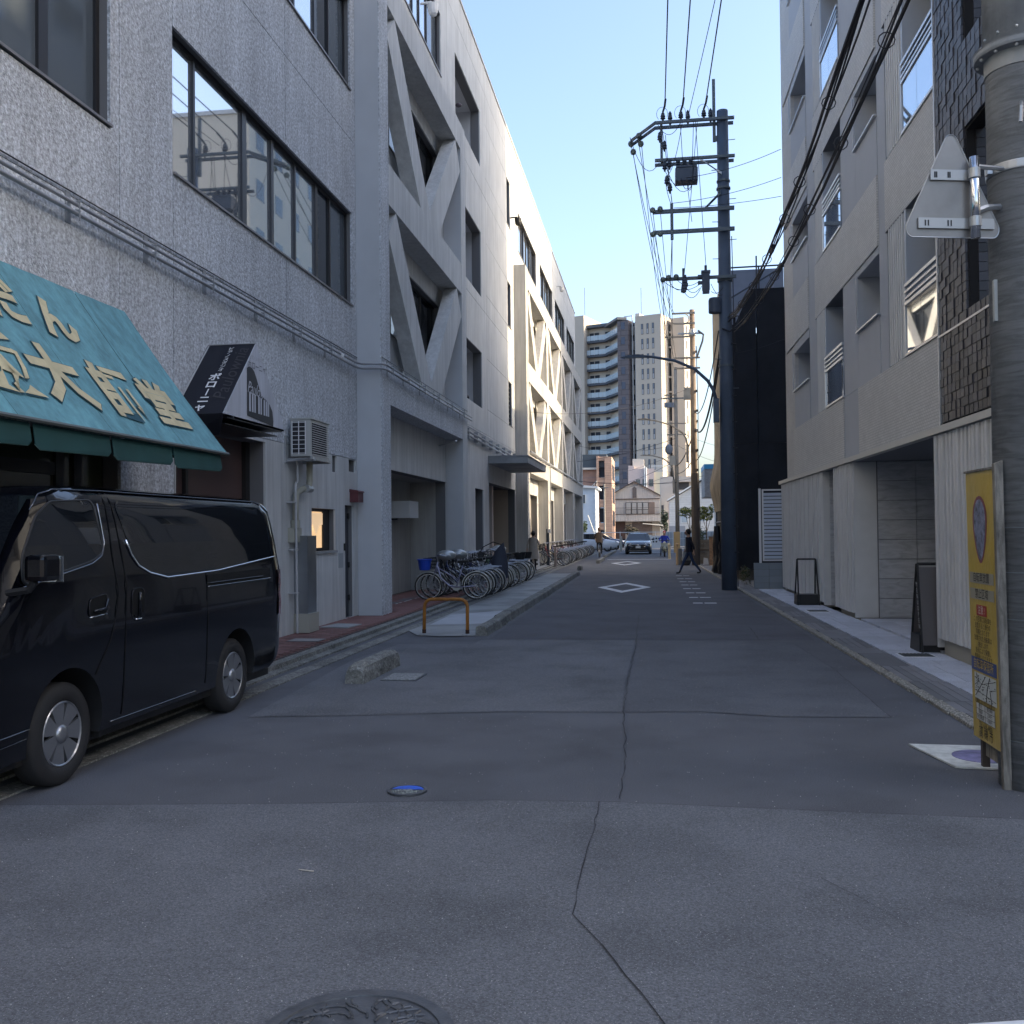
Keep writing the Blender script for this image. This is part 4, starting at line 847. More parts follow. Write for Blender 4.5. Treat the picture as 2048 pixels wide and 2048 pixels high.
# gabled black and white awning
GA = thing('gabled_awning', 'small black and white gabled awning with a grand piano picture', 'awning', (W, 11.45, 3))
NAVY = M('navy_black_vinyl', (.006, .008, .016), .42, var=.1); WV = M('white_vinyl', (.48, .50, .56), .6, streak=.14)
gx, gy0, gy1, gz, gt, gym = -4.86, 10.48, 12.36, 3.02, 4.0, 11.42
MB().prism([(W+.01, gym, gt), (W+.01, gy0, gz), (W+.01, gy0+.02, gz-.02), (W+.01, gym, gt-.03)], (gx-W-.02, 0, 0)).build('near_slope', NAVY, GA)
MB().prism([(W+.01, gym, gt), (W+.01, gy1, gz), (W+.01, gy1-.02, gz-.02), (W+.01, gym, gt-.03)], (gx-W-.02, 0, 0)).build('far_slope', NAVY, GA)
MB().prism([(gx-.008, gym, gt), (gx-.008, gy0, gz), (gx-.008, gy1, gz)], (.008, 0, 0)).build('gable_front', WV, GA)
MB().prism([(W+.01, gy0+.02, gz-.02), (W+.01, gy0+.22, gz-.30), (gx-.15, gy0+.22, gz-.22), (gx-.01, gy0+.02, gz-.02)], (0, .008, 0)).box(W+.01, gx-.06, gy0+.18, gy1-.12, gz-.10, gz-.09).box(W+.01, gx-.02, gy0+.15, gy1-.05, gz-.035, gz-.02).build('lower_skirt', NAVY, GA)
MB().prism([(W+.015, gym, gt), (W+.015, gy0-.02, gz-.0), (W+.015, gy0+.0, gz-.02), (W+.015, gym+.02, gt-.03)], (.02, 0, 0)).tube([(W+.02, gym-.01, gt), (gx, gym-.01, gt)], .006, 4).build('edge_piping', M('worn_white', (.4, .4, .4), .8), GA)
# piano silhouette with keys and lettering on the gable
X_ = gx+.003
pn = [(-.40, .0), (-.40, .66)]+[(-.40+.30*sin(a*.5), .66+.05*sin(a)) for a in (.5, 1.0, 1.4)]+[(-.10, .60), (-.02, .46), (.06, .36), (.18, .29), (.33, .25), (.43, .16), (.46, .05), (.44, -.10), (-.40, -.0)]
pc = (11.47, 3.07)
MB().prism([(X_, pc[0]+a, pc[1]+c-.02) for a, c in [(-.33, .02), (-.33, .60), (-.28, .625), (-.2, .625), (-.12, .59), (-.04, .50), (.04, .39), (.12, .315), (.24, .285), (.36, .24), (.45, .16), (.48, .04), (.47, -.03)]], (.003, 0, 0)).build('piano_shape', M('piano_black', (.02, .022, .03), .5), GA)
b = MB()
for q in (-.28, -.20, -.13, -.01, .06, .16, .23, .29): b.box(X_+.004, X_+.006, pc[0]+q, pc[0]+q+.045, pc[1]+.06, pc[1]+.30-(q+.3)*.1)
b.build('piano_keys', WV, GA)
text_mesh('Paulownia', .17, (X_+.008, pc[0]+.01, pc[1]+.33), (0, 1, -.06), (0, .15, 1.25), 0, shear=.3).build('script_lettering', WV, GA, recalc=False)
text_mesh('\u30db\u30ed\u30fc\u30cb\u30e3', .11, (X_+.002, gym+.02, 3.70), (0, 1, 0), (0, 0, 1), 0).build('kana_lettering', M('grey_ink', (.12, .12, .14), .7), GA, recalc=False)
text_mesh('\u30d4\u30a2\u30ce \u30b9\u30bf\u30b8\u30aa', .055, (X_+.002, gym+.0, 3.80), (0, 1, 0), (0, 0, 1), 0).build('kana_lettering', M('faded_ink', (.3, .31, .34), .7), GA, recalc=False)
sv = (Vector((0, gym, gt))-Vector((0, gy0, gz))).normalized(); sU = Vector((1, 0, 0)); sn = sU.cross(sv)
if sn.y > 0: sn = -sn
def slope_pt(k, x): return Vector((x, gy0+(gym-gy0)*k, gz+(gt-gz)*k))+sn*.006
for i, ch in enumerate('\u30dc\u30ed\u30fc\u30cb\u30e3'):
    if ch == '\u30fc': MB().prism([slope_pt(.50-.105*i-.045, gx-.33), slope_pt(.50-.105*i+.045, gx-.33), slope_pt(.50-.105*i+.045, gx-.315), slope_pt(.50-.105*i-.045, gx-.315)], sn*.002).build('kana_lettering', WHITEP, GA)
    else: text_mesh(ch, .15, slope_pt(.50-.105*i, gx-.32), sU, sv, 0, bold=.004).build('kana_lettering', WHITEP, GA, recalc=False)
for i, ch in enumerate('\u30d4\u30a2\u30ce\u30b9\u30bf\u30b8\u30aa'):
    text_mesh(ch, .075, slope_pt(.92-.052*i, gx-.29), sU, sv, 0).build('kana_lettering', WHITEP, GA, recalc=False)
text_mesh('Paulownia', .25, slope_pt(.55, gx-.13), sv, -sU, 0, shear=.3).build('script_lettering', M('ghost_script', (.05, .05, .055), .5), GA, recalc=False)
# air conditioner
AC = thing('air_conditioner', 'grey outdoor air conditioning unit hung on the wall on brackets', 'air conditioner', (W+.2, 14.4, 2.8))
ACW = M('ac_casing', (.42, .42, .40), .5, var=.06)
ax0, ax1, ay0, ay1, az0, az1 = W+.08, W+.40, 14.0, 14.82, 2.80, 3.36
MB().box(ax0, ax1, ay0, ay1, az0, az1).build('casing', ACW, AC, bevel=.008)
MB().box(ax0-.01, ax1+.02, ay0-.015, ay1+.01, az1, az1+.02).build('lid', ACW, AC)
MB().box(ax0+.03, ax1-.08, ay0-.006, ay0, az0+.04, az1-.04).build('side_coil', DARKW, AC)
b = MB()
for i in range(8): b.box(ax0+.03, ax1-.08, ay0-.014, ay0-.008, az0+.045+i*.066, az0+.052+i*.066)
for q in (ax0+.025, ax0+.13, ax1-.085): b.box(q, q+.012, ay0-.016, ay0-.008, az0+.03, az1-.03)
b.build('side_grid', WHITEP, AC)
MB().box(ax1, ax1+.006, ay0+.06, ay1-.12, az0+.03, az1-.05).build('front_mesh', DARKW, AC)
b = MB()
for i in range(15): b.box(ax1+.008, ax1+.016, ay0+.05, ay1-.02, az0+.03+i*.034, az0+.037+i*.034)
b.build('front_grid', WHITEP, AC)
MB().box(W, ax1+.06, ay0+.04, ay0+.08, az0-.07, az0-.02).box(W, ax1+.06, ay1-.1, ay1-.06, az0-.07, az0-.02).box(W, W+.03, ay0-.06, ay0-.02, az0-.1, az1-.25).box(ax1, ax1+.04, ay0-.03, ay1+.03, az0-.05, az0-.0).tube([(W, ay0-.03, az0-.08), (ax1, ay0+.05, az0-.03)], .015, 4).build('bracket', STEEL, AC)
DP = thing('duct_pipe', 'cream insulated pipe below the air conditioner running down to a vent', 'pipe', (W, 14.3, 1.5))
CRP = M('cream_duct', (.36, .35, .29), .45, var=.1)
MB().tube([(W+.18, 14.55, 2.75), (W+.18, 14.55, 2.45), (W+.17, 14.53, 2.36), (W+.12, 14.35, 2.31), (W+.08, 14.24, 2.25), (W+.07, 14.22, 2.1), (W+.07, 14.22, 1.8)], .05, 10).build('pipe', CRP, DP, smooth=True)
MB().tube([(W+.17, 14.6, 2.33), (W+.17, 14.4, 2.33)], .062, 10).build('elbow', STEEL, DP); MB().cyl((W+.07, 14.22, 1.84), (W+.07, 14.22, 1.72), .07, seg=10).box(W, W+.1, 14.08, 14.4, 1.5, 1.72).build('socket', CRP, DP)
tag(MB().tube([(W+.12, 14.18, 2.75), (W+.12, 14.2, 2.42), (W+.12, 14.12, 2.40), (W+.12, 14.1, 2.3), (W+.12, 14.14, .12)], .018, 6).box(W, W+.13, 14.08, 14.2, 1.38, 1.4).box(W, W+.13, 14.08, 14.2, .72, .74).box(W, W+.13, 14.02, 14.14, 2.1, 2.12).build('drain_pipe', M('pale_pvc', (.42, .42, .43), .4)), 'thin pale drain pipe running down the wall in front of the metal cover', 'pipe')
MC = thing('metal_duct_cover', 'tall stainless steel duct cover standing against the wall below the air conditioner', 'duct cover', (W+.1, 14.6, 0))
SS = M('stainless', (.34, .36, .38), .28, metal=.85, var=.1, vscale=3)
MB().box(W, W+.22, 14.32, 14.72, .40, 1.60).build('upper_cover', SS, MC); MB().box(W, W+.25, 14.30, 14.74, .11, .40).build('lower_cover', M('cream_cover', (.36, .35, .30), .5), MC)
# =====================================================  VAN  =====================================================
VAN = thing('van', 'glossy black van parked half on the left pavement under the teal awning', 'van', (-4.62, 7.2, 0))
BLACKV = M('black_car_paint', (.003, .0035, .006), .12, spec=.35, coat=.55); VGL = M('van_glass', (.008, .010, .013), .015, spec=.9, coat=.3)
VX = -4.63
def lerpt(t, tab):
    for (a, b_), (c, d) in zip(tab[:-1], tab[1:]):
        if t <= c: return b_+(d-b_)*((t-a)/(c-a) if c > a else 0)
    return tab[-1][1]
PROF = [(.2, .765), (.32, .795), (.5, .815), (.75, .822), (.95, .83), (1.03, .818), (1.12, .826), (1.28, .822), (1.34, .806), (1.55, .775), (1.75, .738), (1.86, .712), (1.93, .68), (1.97, .60), (2.0, .4), (2.01, 0)]
def vprof(z):
    for (a, b_), (c, d) in zip(PROF[:-1], PROF[1:]):
        if z <= c: t = (z-a)/(c-a); return b_+(d-b_)*t
    return 0
def vwf(y):      # plan taper
    e0 = max(0, 1-(y-4.86)/.55); e1 = max(0, 1-(9.62-y)/.28)
    return 1-.13*e0**2.2-.055*e1**2.5-.008*max(0, (5.9-y))
def vtop(y): return lerpt(y, [(4.86, .80), (4.9, .98), (4.98, 1.08), (5.12, 1.17), (5.22, 1.22), (5.6, 1.70), (5.84, 1.92), (6.1, 1.985), (6.6, 2.01), (9.2, 2.01), (9.45, 1.97), (9.52, 1.88), (9.58, 1.3), (9.62, .95)])
def vbot(y): return lerpt(y, [(4.86, .32), (5.1, .24), (5.4, .26), (9.3, .30), (9.5, .38), (9.62, .52)])
def ring(y):
    tz, bz, wf = vtop(y), vbot(y), vwf(y); pts = []
    zs = [.0, .04, .10, .18, .28, .38, .46, .53, .6, .68, .76, .84, .91, .955, .985]
    for q in zs: z = bz+(tz-bz)*q; s_ = vprof(z if tz > 1.95 else z*(1+.0))*wf; 
    right = []
    for q in zs:
        z = bz+(tz-bz)*q
        x = vprof(z)*wf
        edge = (tz-z)/(tz-bz)
        if tz < 1.9: x *= min(1, (edge/.10)**.35) if edge < .10 else 1
        right.append((x, z))
    if tz < 1.9: right += [(right[-1][0]*.8, tz-.004), (0, tz)]
    else: right += [(.62*wf, tz-.035), (.5*wf, tz-.014), (.25*wf, tz-.002), (0, tz)]
    if tz < 1.9: right = right[:-1]+[(right[-1][0]*.7+0, tz), (right[-2][0]*.35, tz+.001), (0, tz+.001)]
    return right
ys = [4.86, 4.865, 4.88, 4.90, 4.94, 4.98, 5.04, 5.12, 5.17, 5.22, 5.3, 5.4, 5.5, 5.6, 5.7, 5.78, 5.84, 5.92, 6.0, 6.1, 6.25, 6.45, 6.6, 6.9, 7.2, 7.6, 8, 8.3, 8.6, 8.9, 9.1, 9.2, 9.3, 9.38, 9.45, 9.49, 9.52, 9.55, 9.58, 9.60, 9.62]
rb = MB(); n = None
for y in ys:
    R_ = ring(y); pts = [(VX+x, y, z) for x, z in R_]+[(VX-x, y, z) for x, z in R_[-2::-1]]
    n = len(pts); rb.v += [Vector(p) for p in pts]
for i in range(len(ys)-1):
    for k in range(n): rb.f.append([i*n+k, i*n+(k+1) % n, (i+1)*n+(k+1) % n, (i+1)*n+k]); rb.m.append(0)
rb.f.append(list(range(n))); rb.m.append(0); rb.f.append([(len(ys)-1)*n+k for k in range(n)]); rb.m.append(0)
body = rb.build('body', [BLACKV, BLACKP], VAN, smooth=True)
def bool_cut(o, cutter_mb, mat):
    c = cutter_mb.build('cut', mat); dg_ = None
    c.location = c.location  # world
    md = o.modifiers.new('b', 'BOOLEAN'); md.operation = 'DIFFERENCE'; md.object = c; md.solver = 'EXACT'
    bpy.context.view_layer.update(); dg_ = bpy.context.evaluated_depsgraph_get()
    me = bpy.data.meshes.new_from_object(o.evaluated_get(dg_)); o.modifiers.clear(); o.data = me; bpy.data.objects.remove(c)
    return o
cut = MB()
for yc in (5.90, 8.5): cut.cyl((VX-2, yc, .36), (VX+2, yc, .36), .405, seg=40)
bool_cut(body, cut, BLACKP)
for p in body.data.polygons: p.use_smooth = True
try: body.data.set_sharp_from_angle(angle=radians(32))
except Exception: pass
def side_x(y, z, off=.004): return VX+vprof(z)*vwf(y)+off
def patch(outline, name, mat, off=.006, par=None, step=.07, sx=side_x):
    """polygon given in (y, z) draped over the body side"""
    pts = [Vector(p) for p in outline]; P = []
    n_ = len(pts)
    for i in range(n_):
        a, c = pts[i], pts[(i+1) % n_]; k = max(1, int((c-a).length/step))
        for j in range(k): P.append(a.lerp(c, j/k))
    nb = len(P); y0 = min(p.x for p in P); y1 = max(p.x for p in P); z0 = min(p.y for p in P); z1 = max(p.y for p in P)
    def inside(q):
        c = False
        for i in range(nb):
            a, b_ = P[i], P[i-1]
            if (a.y > q.y) != (b_.y > q.y) and q.x < (b_.x-a.x)*(q.y-a.y)/(b_.y-a.y)+a.x: c = not c
        return c
    y = y0+step/2
    while y < y1:
        z = z0+step/2
        while z < z1:
            q = Vector((y, z))
            if inside(q) and min((q-p).length for p in P[:nb]) > step*.35: P.append(q)
            z += step
        y += step
    V2, _, F, _, _, _ = delaunay_2d_cdt(P, [], [list(range(nb))], 1, 1e-5)
    b = MB(); b.v = [Vector((sx(q.x, q.y, off), q.x, q.y)) for q in V2]; b.f = [list(f) for f in F]; b.m = [0]*len(F)
    o = b.build(name, mat, par or VAN, smooth=True, recalc=False)
    me = o.data
    if me.polygons and sum(p.normal.x for p in me.polygons) < 0: me.flip_normals()
    return o
def rounded(pts, r=.05, n=4):
    o = []; N_ = len(pts)
    for i in range(N_):
        p = Vector(pts[i]); a = Vector(pts[i-1])-p; c = Vector(pts[(i+1) % N_])-p; ra = min(r, a.length*.45); rc = min(r, c.length*.45)
        A = p+a.normalized()*ra; C_ = p+c.normalized()*rc
        for k in range(n+1): t = k/n; o.append(A*(1-t)**2+p*2*t*(1-t)+C_*t*t)
    return [tuple(q) for q in o]
def line_on(pts, r, mat, name='seam', off=.003, close=False, par=None):
    P = []
    for a, c in zip(pts[:-1], pts[1:]):
        k = max(1, int((Vector(c)-Vector(a)).length/.06))
        for j in range(k): q = Vector(a).lerp(Vector(c), j/k); P.append(q)
    P.append(Vector(pts[-1]))
    return MB().tube([(side_x(q.x, q.y, off), q.x, q.y) for q in P], r, 5, close=close).build(name, mat, par or VAN, smooth=True)
fwin = rounded([(5.44, 1.33), (5.46, 1.50), (5.66, 1.76), (5.84, 1.86), (6.33, 1.885), (6.37, 1.52), (6.2, 1.455)], .06)
rwin = rounded([(6.60, 1.885), (9.26, 1.90), (9.46, 1.60), (9.50, 1.42), (8.1, 1.325), (7.2, 1.305), (6.88, 1.37), (6.74, 1.47)], .09)
patch(fwin, 'window', VGL, .004); patch(rwin, 'window', VGL, .004)
PROUD = M('window_trim', (.30, .31, .33), .2, metal=1.0)
line_on(fwin+[fwin[0]], .008, BLACKP, 'window_seal')
line_on([(6.67, 1.60), (6.72, 1.49), (6.80, 1.405), (6.95, 1.345), (7.2, 1.298), (8.1, 1.315), (9.46, 1.405)], .008, CHROME, 'chrome_trim', .006)
line_on([(5.42, 1.315), (5.7, 1.36), (6.2, 1.44), (6.33, 1.49), (6.385, 1.58), (6.385, 1.86)], .007, PROUD, 'chrome_trim', .006)
line_on([(5.62, 1.80), (5.75, 1.905), (5.95, 1.945), (6.55, 1.958), (9.3, 1.958), (9.47, 1.86), (9.53, 1.5), (9.585, 1.1)], .006, M('roof_gutter', (.12, .13, .15), .15, metal=.9), 'roof_gutter', .002)
SEAM = M('door_gap', (.001, .001, .001), .9)
line_on([(6.50, 1.94), (6.47, 1.5), (6.475, 1.2), (6.44, 1.03), (6.36, .88), (6.2, .68)], .004, SEAM); line_on([(6.57, 1.94), (6.60, 1.4), (6.57, .9), (6.56, .34)], .004, SEAM); line_on([(7.88, 1.31), (7.88, .36)], .003, SEAM)
line_on([(6.42, .315), (7.7, .32)], .004, PROUD, 'sill_trim', .004); line_on([(5.0, .42), (5.5, .445)], .005, PROUD, 'sill_trim', .004); line_on([(5.0, .36), (5.48, .39)], .003, PROUD, 'sill_trim', .004)
patch(rounded([(7.88, 1.19), (7.88, 1.285), (9.26, 1.295), (9.26, 1.20)], .02), 'slide_rail', SEAM, .003, step=.05)
line_on([(7.88, 1.185), (9.26, 1.193)], .006, PROUD, 'rail_trim', .006); line_on([(7.88, 1.215), (9.1, 1.222)], .005, BLACKV, 'rail_trim', .006)
for oc, nm in ((rounded([(6.11, 1.08), (6.12, 1.20), (6.33, 1.23), (6.34, 1.09)], .04), 'handle_cup'), (rounded([(6.66, 1.0), (6.66, 1.24), (6.84, 1.24), (6.84, 1.0)], .07), 'handle_cup')):
    patch(oc, nm, SEAM, .003, step=.04); line_on(oc+[oc[0]], .0035, M('cup_rim', (.03, .03, .035), .15, metal=.5), 'cup_rim', .004)
line_on([(6.15, 1.115), (6.29, 1.125), (6.32, 1.19)], .011, BLACKV, 'handle', .018); line_on([(6.74, 1.21), (6.74, 1.03)], .013, BLACKV, 'handle', .022)
line_on([(6.12, 1.075), (6.34, 1.085)], .004, CHROME, 'handle_trim', .006); line_on([(6.70, 1.012), (6.78, 1.012)], .006, CHROME, 'handle_trim', .012)
patch(rounded([(9.47, .80), (9.48, 1.27), (9.56, 1.27), (9.6, .82)], .02), 'tail_light', M('red_lamp', (.22, .006, .01), .08, spec=.9, coat=1), .014, step=.04)
# windscreen draped on the front slope
b = MB(); b.grid(lambda u, v: (VX+(u*2-1)*(.70-.10*v)*.98, 5.21+.60*v, vtop(5.21+.60*v)+.012-.03*(2*u-1)**2*.2), 14, 10); b.build('windscreen', VGL, VAN, smooth=True)
MB().box(VX-.6, VX+.6, 4.845, 4.87, .5, .78).build('grille', CHROME, VAN); MB().box(VX-.78, VX+.78, 4.88, 5.1, .24, .46).build('bumper', BLACKP, VAN)
for sg in (-1, 1): MB().ball((VX+sg*.62, 4.93, .86), .13, sc=(1.2, .5, .9)).build('headlight', M('lamp_lens', (.6, .62, .65), .05, spec=.9), VAN)
mr = MB(); mr.v = []; b = MB().box(-3.75, -3.61, 5.34, 5.52, 1.36, 1.52); mo = b.build('wing_mirror', BLACKV, VAN, bevel=.03)
MB().tube([(-3.87, 5.36, 1.29), (-3.74, 5.38, 1.31), (-3.70, 5.38, 1.36)], .025, 6).build('stalk', BLACKP, mo); MB().box(-3.755, -3.605, 5.518, 5.524, 1.35, 1.51).build('mirror_glass', MIRROR, mo)
def wheel(par, c, r, wd, side, spokes=7, rimmat=None, name='wheel', rim_r=.62):
    wh = MB(); t = local_empty = None
    x0, x1 = c[0]-wd/2*side, c[0]+wd/2*side
    prof = [(r*.60, -wd/2), (r*.93, -wd/2), (r, -wd*.34), (r, wd*.34), (r*.93, wd*.46), (r*.80, wd/2), (r*.655, wd*.47), (r*.64, wd*.42), (r*.62, wd*.12)]
    tb = MB().lathe(c, [(a, h*side) for a, h in prof], 36, axis='X'); ty = tb.build(name, RUBBER, par, smooth=True)
    rm_ = rimmat or M('wheel_cover', (.36, .37, .39), .32, metal=.8)
    rb_ = MB(); xo_ = c[0]+side*wd*.36
    rb_.lathe((c[0], c[1], c[2]), [(r*.64, side*wd*.43), (r*.615, side*wd*.47), (r*.59, side*wd*.43)], 36, axis='X', caps=False)
    for k in range(spokes):
        for dk in (-.17, .17):
            a = 2*pi*k/spokes+dk; ca, sa = cos(a), sin(a); pa, pb = r*.13, r*.60
            for (w0, w1) in ((.035, .062),):
                q = []
                for rad, w_, xx in ((pa, w0*r/.34*.8, wd*.40), (pb, w1*r/.34, wd*.43)):
                    for s2 in (-1, 1): q.append(Vector((c[0]+side*xx, c[1]+rad*ca-s2*w_*.62*sa, c[2]+rad*sa+s2*w_*.62*ca)))
                q2 = [p+Vector((-side*.02, 0, 0)) for p in q]
                rb_.add(q+q2, [(0, 2, 3, 1), (4, 5, 7, 6), (0, 4, 6, 2), (1, 3, 7, 5), (0, 1, 5, 4), (2, 6, 7, 3)])
    rb_.build('rim', rm_, ty)
    MB().lathe(c, [(.001, side*wd*.28), (r*.18, side*wd*.3), (r*.17, side*wd*.46), (r*.08, side*wd*.52), (.001, side*wd*.52)], 20, axis='X').build('hub', rm_, ty, smooth=True)
    MB().lathe(c, [(r*.6, side*wd*.13), (r*.3, side*wd*.2), (.002, side*wd*.2)], 24, axis='X').build('brake_disc', BLACKP, ty)
    return ty
for yc, s_ in ((5.90, 1), (8.5, 1)):
    wheel(VAN, (-3.945, yc, .335), .335, .19, 1); wheel(VAN, (VX-.69, yc, .4), .335, .19, -1)
for yc in (6.36, ): MB().box(-4.05, -3.86, yc-.03, yc-.01, .22, .5).build('mud_flap', BLACKP, VAN)
MB().box(VX-.7, VX+.7, 4.95, 9.5, .20, .30).build('underbody', BLACKP, VAN)
MB().box(VX+.2, VX+.5, 9.0, 9.3, .3, .32).build('exhaust', STEEL, VAN)
# =====================================================  CARS FAR DOWN THE STREET  =====================================================
def car(name, lab, x, y, rz, paint, L=4.5, Wd=1.78, H=1.44, group=None, plate=True, kind='sedan'):
    t = local(thing(name, lab, 'car', (x, y, 0), group, rz=rz))       # the car's nose points to local -Y
    hw = Wd/2; low = [(-L/2, .50, .58), (-L/2+.06, .30, .72), (-L/2+.25, .24, .80), (-L/2+.8, .2, .90), (-L/2+1.25, .2, .95), (0, .2, .97), (L/2-.9, .2, 1.0), (L/2-.25, .22, 1.02), (L/2-.04, .35, .95), (L/2, .5, .85)]
    def wf(yy): d0 = max(0, 1-(yy+L/2)/.7); d1 = max(0, 1-(L/2-yy)/.5); return 1-.20*d0**2-.10*d1**2
    b = MB(); cols = 12
    for yy, z0, z1 in low:
        w_ = hw*wf(yy)
        for fx, fz in ((-.96, 0), (-1, .25), (-1, .55), (-.97, .85), (-.88, 1), (-.4, 1.03), (0, 1.04), (.4, 1.03), (.88, 1), (.97, .85), (1, .55), (1, .25), (.96, 0)): b.v.append(Vector((w_*fx, yy, z0+(z1-z0)*fz)))
    for i in range(len(low)-1):
        for k in range(13): b.f.append([i*13+k, i*13+(k+1) % 13, (i+1)*13+(k+1) % 13, (i+1)*13+k]); b.m.append(0)
    b.f.append(list(range(13))); b.m.append(0); b.f.append([(len(low)-1)*13+k for k in range(13)]); b.m.append(0)
    o = b.build('body', paint, t, smooth=True)
    y0, y1, y2, y3 = -L/2+1.15, -L/2+1.85, L/2-1.55, L/2-.55
    if kind == 'wagon': y2, y3 = L/2-.5, L/2-.15
    def gh(w0, w1, z0, z1, i0=0.): return [(-w0, y0+i0, z0), (w0, y0+i0, z0), (w0, y3-i0, z0), (-w0, y3-i0, z0), (-w1, y1, z1), (w1, y1, z1), (w1, y2, z1), (-w1, y2, z1)]
    q = gh(hw*.90, hw*.68, .94, H-.03); g_ = MB().add(q, [(0, 1, 5, 4), (1, 2, 6, 5), (2, 3, 7, 6), (3, 0, 4, 7), (4, 5, 6, 7)]); g_.build('windows', VGL, t)
    r_ = MB().add([(-hw*.70, y1-.04, H-.045), (hw*.70, y1-.04, H-.045), (hw*.70, y2+.05, H-.045), (-hw*.70, y2+.05, H-.045), (-hw*.58, y1+.12, H), (hw*.58, y1+.12, H), (hw*.58, y2-.1, H), (-hw*.58, y2-.1, H)], [(0, 1, 5, 4), (1, 2, 6, 5), (2, 3, 7, 6), (3, 0, 4, 7), (4, 5, 6, 7), (0, 3, 2, 1)])
    for sx_ in (-1, 1):
        r_.tube([(sx_*hw*.90, y0, .93), (sx_*hw*.69, y1, H-.04)], .035, 5); r_.tube([(sx_*hw*.90, y3, .95), (sx_*hw*.69, y2, H-.04)], .04, 5); r_.tube([(sx_*hw*.90, (y0+y3)/2+.1, .95), (sx_*hw*.69, (y1+y2)/2+.1, H-.04)], .03, 5)
    r_.build('roof', paint, t)
    for sx_ in (-1, 1):
        for yy in (-L/2+.88, L/2-.95): wheel(t, (sx_*(hw-.12), yy, .32), .32, .2, sx_, 5)
        MB().ball((sx_*(hw+.08), y0+.28, 1.0), .09, sc=(1.2, .7, .8)).build('wing_mirror', BLACKP if sx_ < 0 else paint, t)
        MB().prism([(sx_*hw*.50, -L/2+.03, .60), (sx_*hw*.92, -L/2+.22, .70), (sx_*hw*.95, -L/2+.30, .79), (sx_*hw*.55, -L/2+.10, .74)], (0, -.06, .02)).build('headlight', M('lamp_lens', (.6, .62, .65), .05, spec=.9), t)
        MB().box(sx_*hw*.86-.12, sx_*hw*.86+.02, L/2-.08, L/2, .75, .92).build('tail_light', M('red_lamp', (.22, .006, .01), .08, spec=.9, coat=1), t)
    MB().prism([(-.52, -L/2-.01, .68), (.52, -L/2-.01, .68), (.40, -L/2-.035, .50), (.62, -L/2-.03, .26), (-.62, -L/2-.03, .26), (-.40, -L/2-.035, .50)], (0, .04, 0)).build('grille', BLACKP, t)
    MB().tube([(-.52, -L/2-.03, .68), (-.40, -L/2-.05, .50), (-.64, -L/2-.03, .25), (.64, -L/2-.03, .25), (.40, -L/2-.05, .50), (.52, -L/2-.03, .68)], .014, 5, close=True).ball((0, -L/2-.03, .62), .06, sc=(1, .3, .7)).build('grille_surround', CHROME, t)
    for sx_ in (-1, 1): MB().prism([(sx_*.66, -L/2+.0, .50), (sx_*hw*.9, -L/2+.12, .46), (sx_*hw*.9, -L/2+.12, .28), (sx_*.70, -L/2+.0, .27)], (0, -.03, 0)).build('bumper_vent', BLACKP, t)
    if plate: MB().box(-.165, .165, -L/2-.075, -L/2-.055, .42, .585).build('number_plate', M('plate_white', (.7, .7, .68), .5), t)
    MB().box(-hw*.9, hw*.9, -L/2+.2, L/2-.2, .16, .3).build('underbody', BLACKP, t)
    return t
car('sedan', 'dark blue-grey saloon car driving toward the viewer in the middle of the street', -1.07, 68.2, 0, M('bluegrey_paint', (.075, .09, .115), .12, metal=.5, coat=1), L=4.7, Wd=1.82, H=1.42)
car('parked_car', 'white hatchback parked side-on at the left behind the bicycle rider', -4.9, 76.3, radians(90), M('white_car_paint', (.62, .64, .68), .2, coat=1), L=4.4, Wd=1.75, H=1.42, kind='wagon')
car('parked_car', 'dark blue car with a low roof parked between the white hatchback and the saloon', -4.6, 82.4, radians(82), M('blue_car_paint', (.02, .035, .10), .15, coat=1), L=4.4, Wd=1.75, H=1.40)
car('parked_car', 'pale silver car just visible behind the dark bicycles at the left', -9.6, 84, radians(88), M('silver_car_paint', (.4, .43, .47), .2, metal=.4, coat=1), L=4.4, Wd=1.75, H=1.5, kind='wagon')
# =====================================================  DISTANT BUILDINGS  =====================================================
def simple_bldg(name, lab, cat, loc): return thing(name, lab, cat, loc)  # distant positions and sizes worked out from image pixels at chosen depths
# tower block, turned 28 degrees
PH = radians(20); TU = Vector((cos(PH), -sin(PH))); TV = Vector((sin(PH), cos(PH))); TO = Vector((1.85, 190))
def TT(q): p = TO+TU*q[0]+TV*q[1]; return Vector((p.x, p.y, q[2]))
TW = thing('apartment_tower', 'tall beige apartment tower with stacked glass balconies at the end of the street', 'building', (-6, 195, 0))
TWB = M('tower_beige', (.46, .41, .35), .8, var=.04, vscale=.2); TWC = M('tower_cream', (.58, .53, .47), .8, var=.04, vscale=.2); TWK = M('tower_slab', (.075, .09, .115), .6); TWR = M('tower_brown', (.135, .12, .13), .7, brick=('XZ', 3, .98, .06, .5))
BGL = M('balcony_panel', (.42, .50, .56), .25, spec=.7); TDK = M('tower_dark', (.035, .04, .055), .6)
def tb(name, mats, *boxes):
    b = MB(TT)
    for q in boxes: b.box(*q)
    return b.build(name, mats, TW)
tb('right_wing', TWB, (-5.3, 0, 0, 9, 0, 43.7)); tb('side_wing', TWB, (.65, 3.35, 4, 8, 0, 43.4)); tb('link', TDK, (0, .65, 5, 8, 0, 42.4)); tb('stair_core', TDK, (-6.7, -5.3, 2.0, 9, 0, 42.6)); tb('brown_wing', TWR, (-9.0, -6.7, -.2, 9, 0, 43.2))
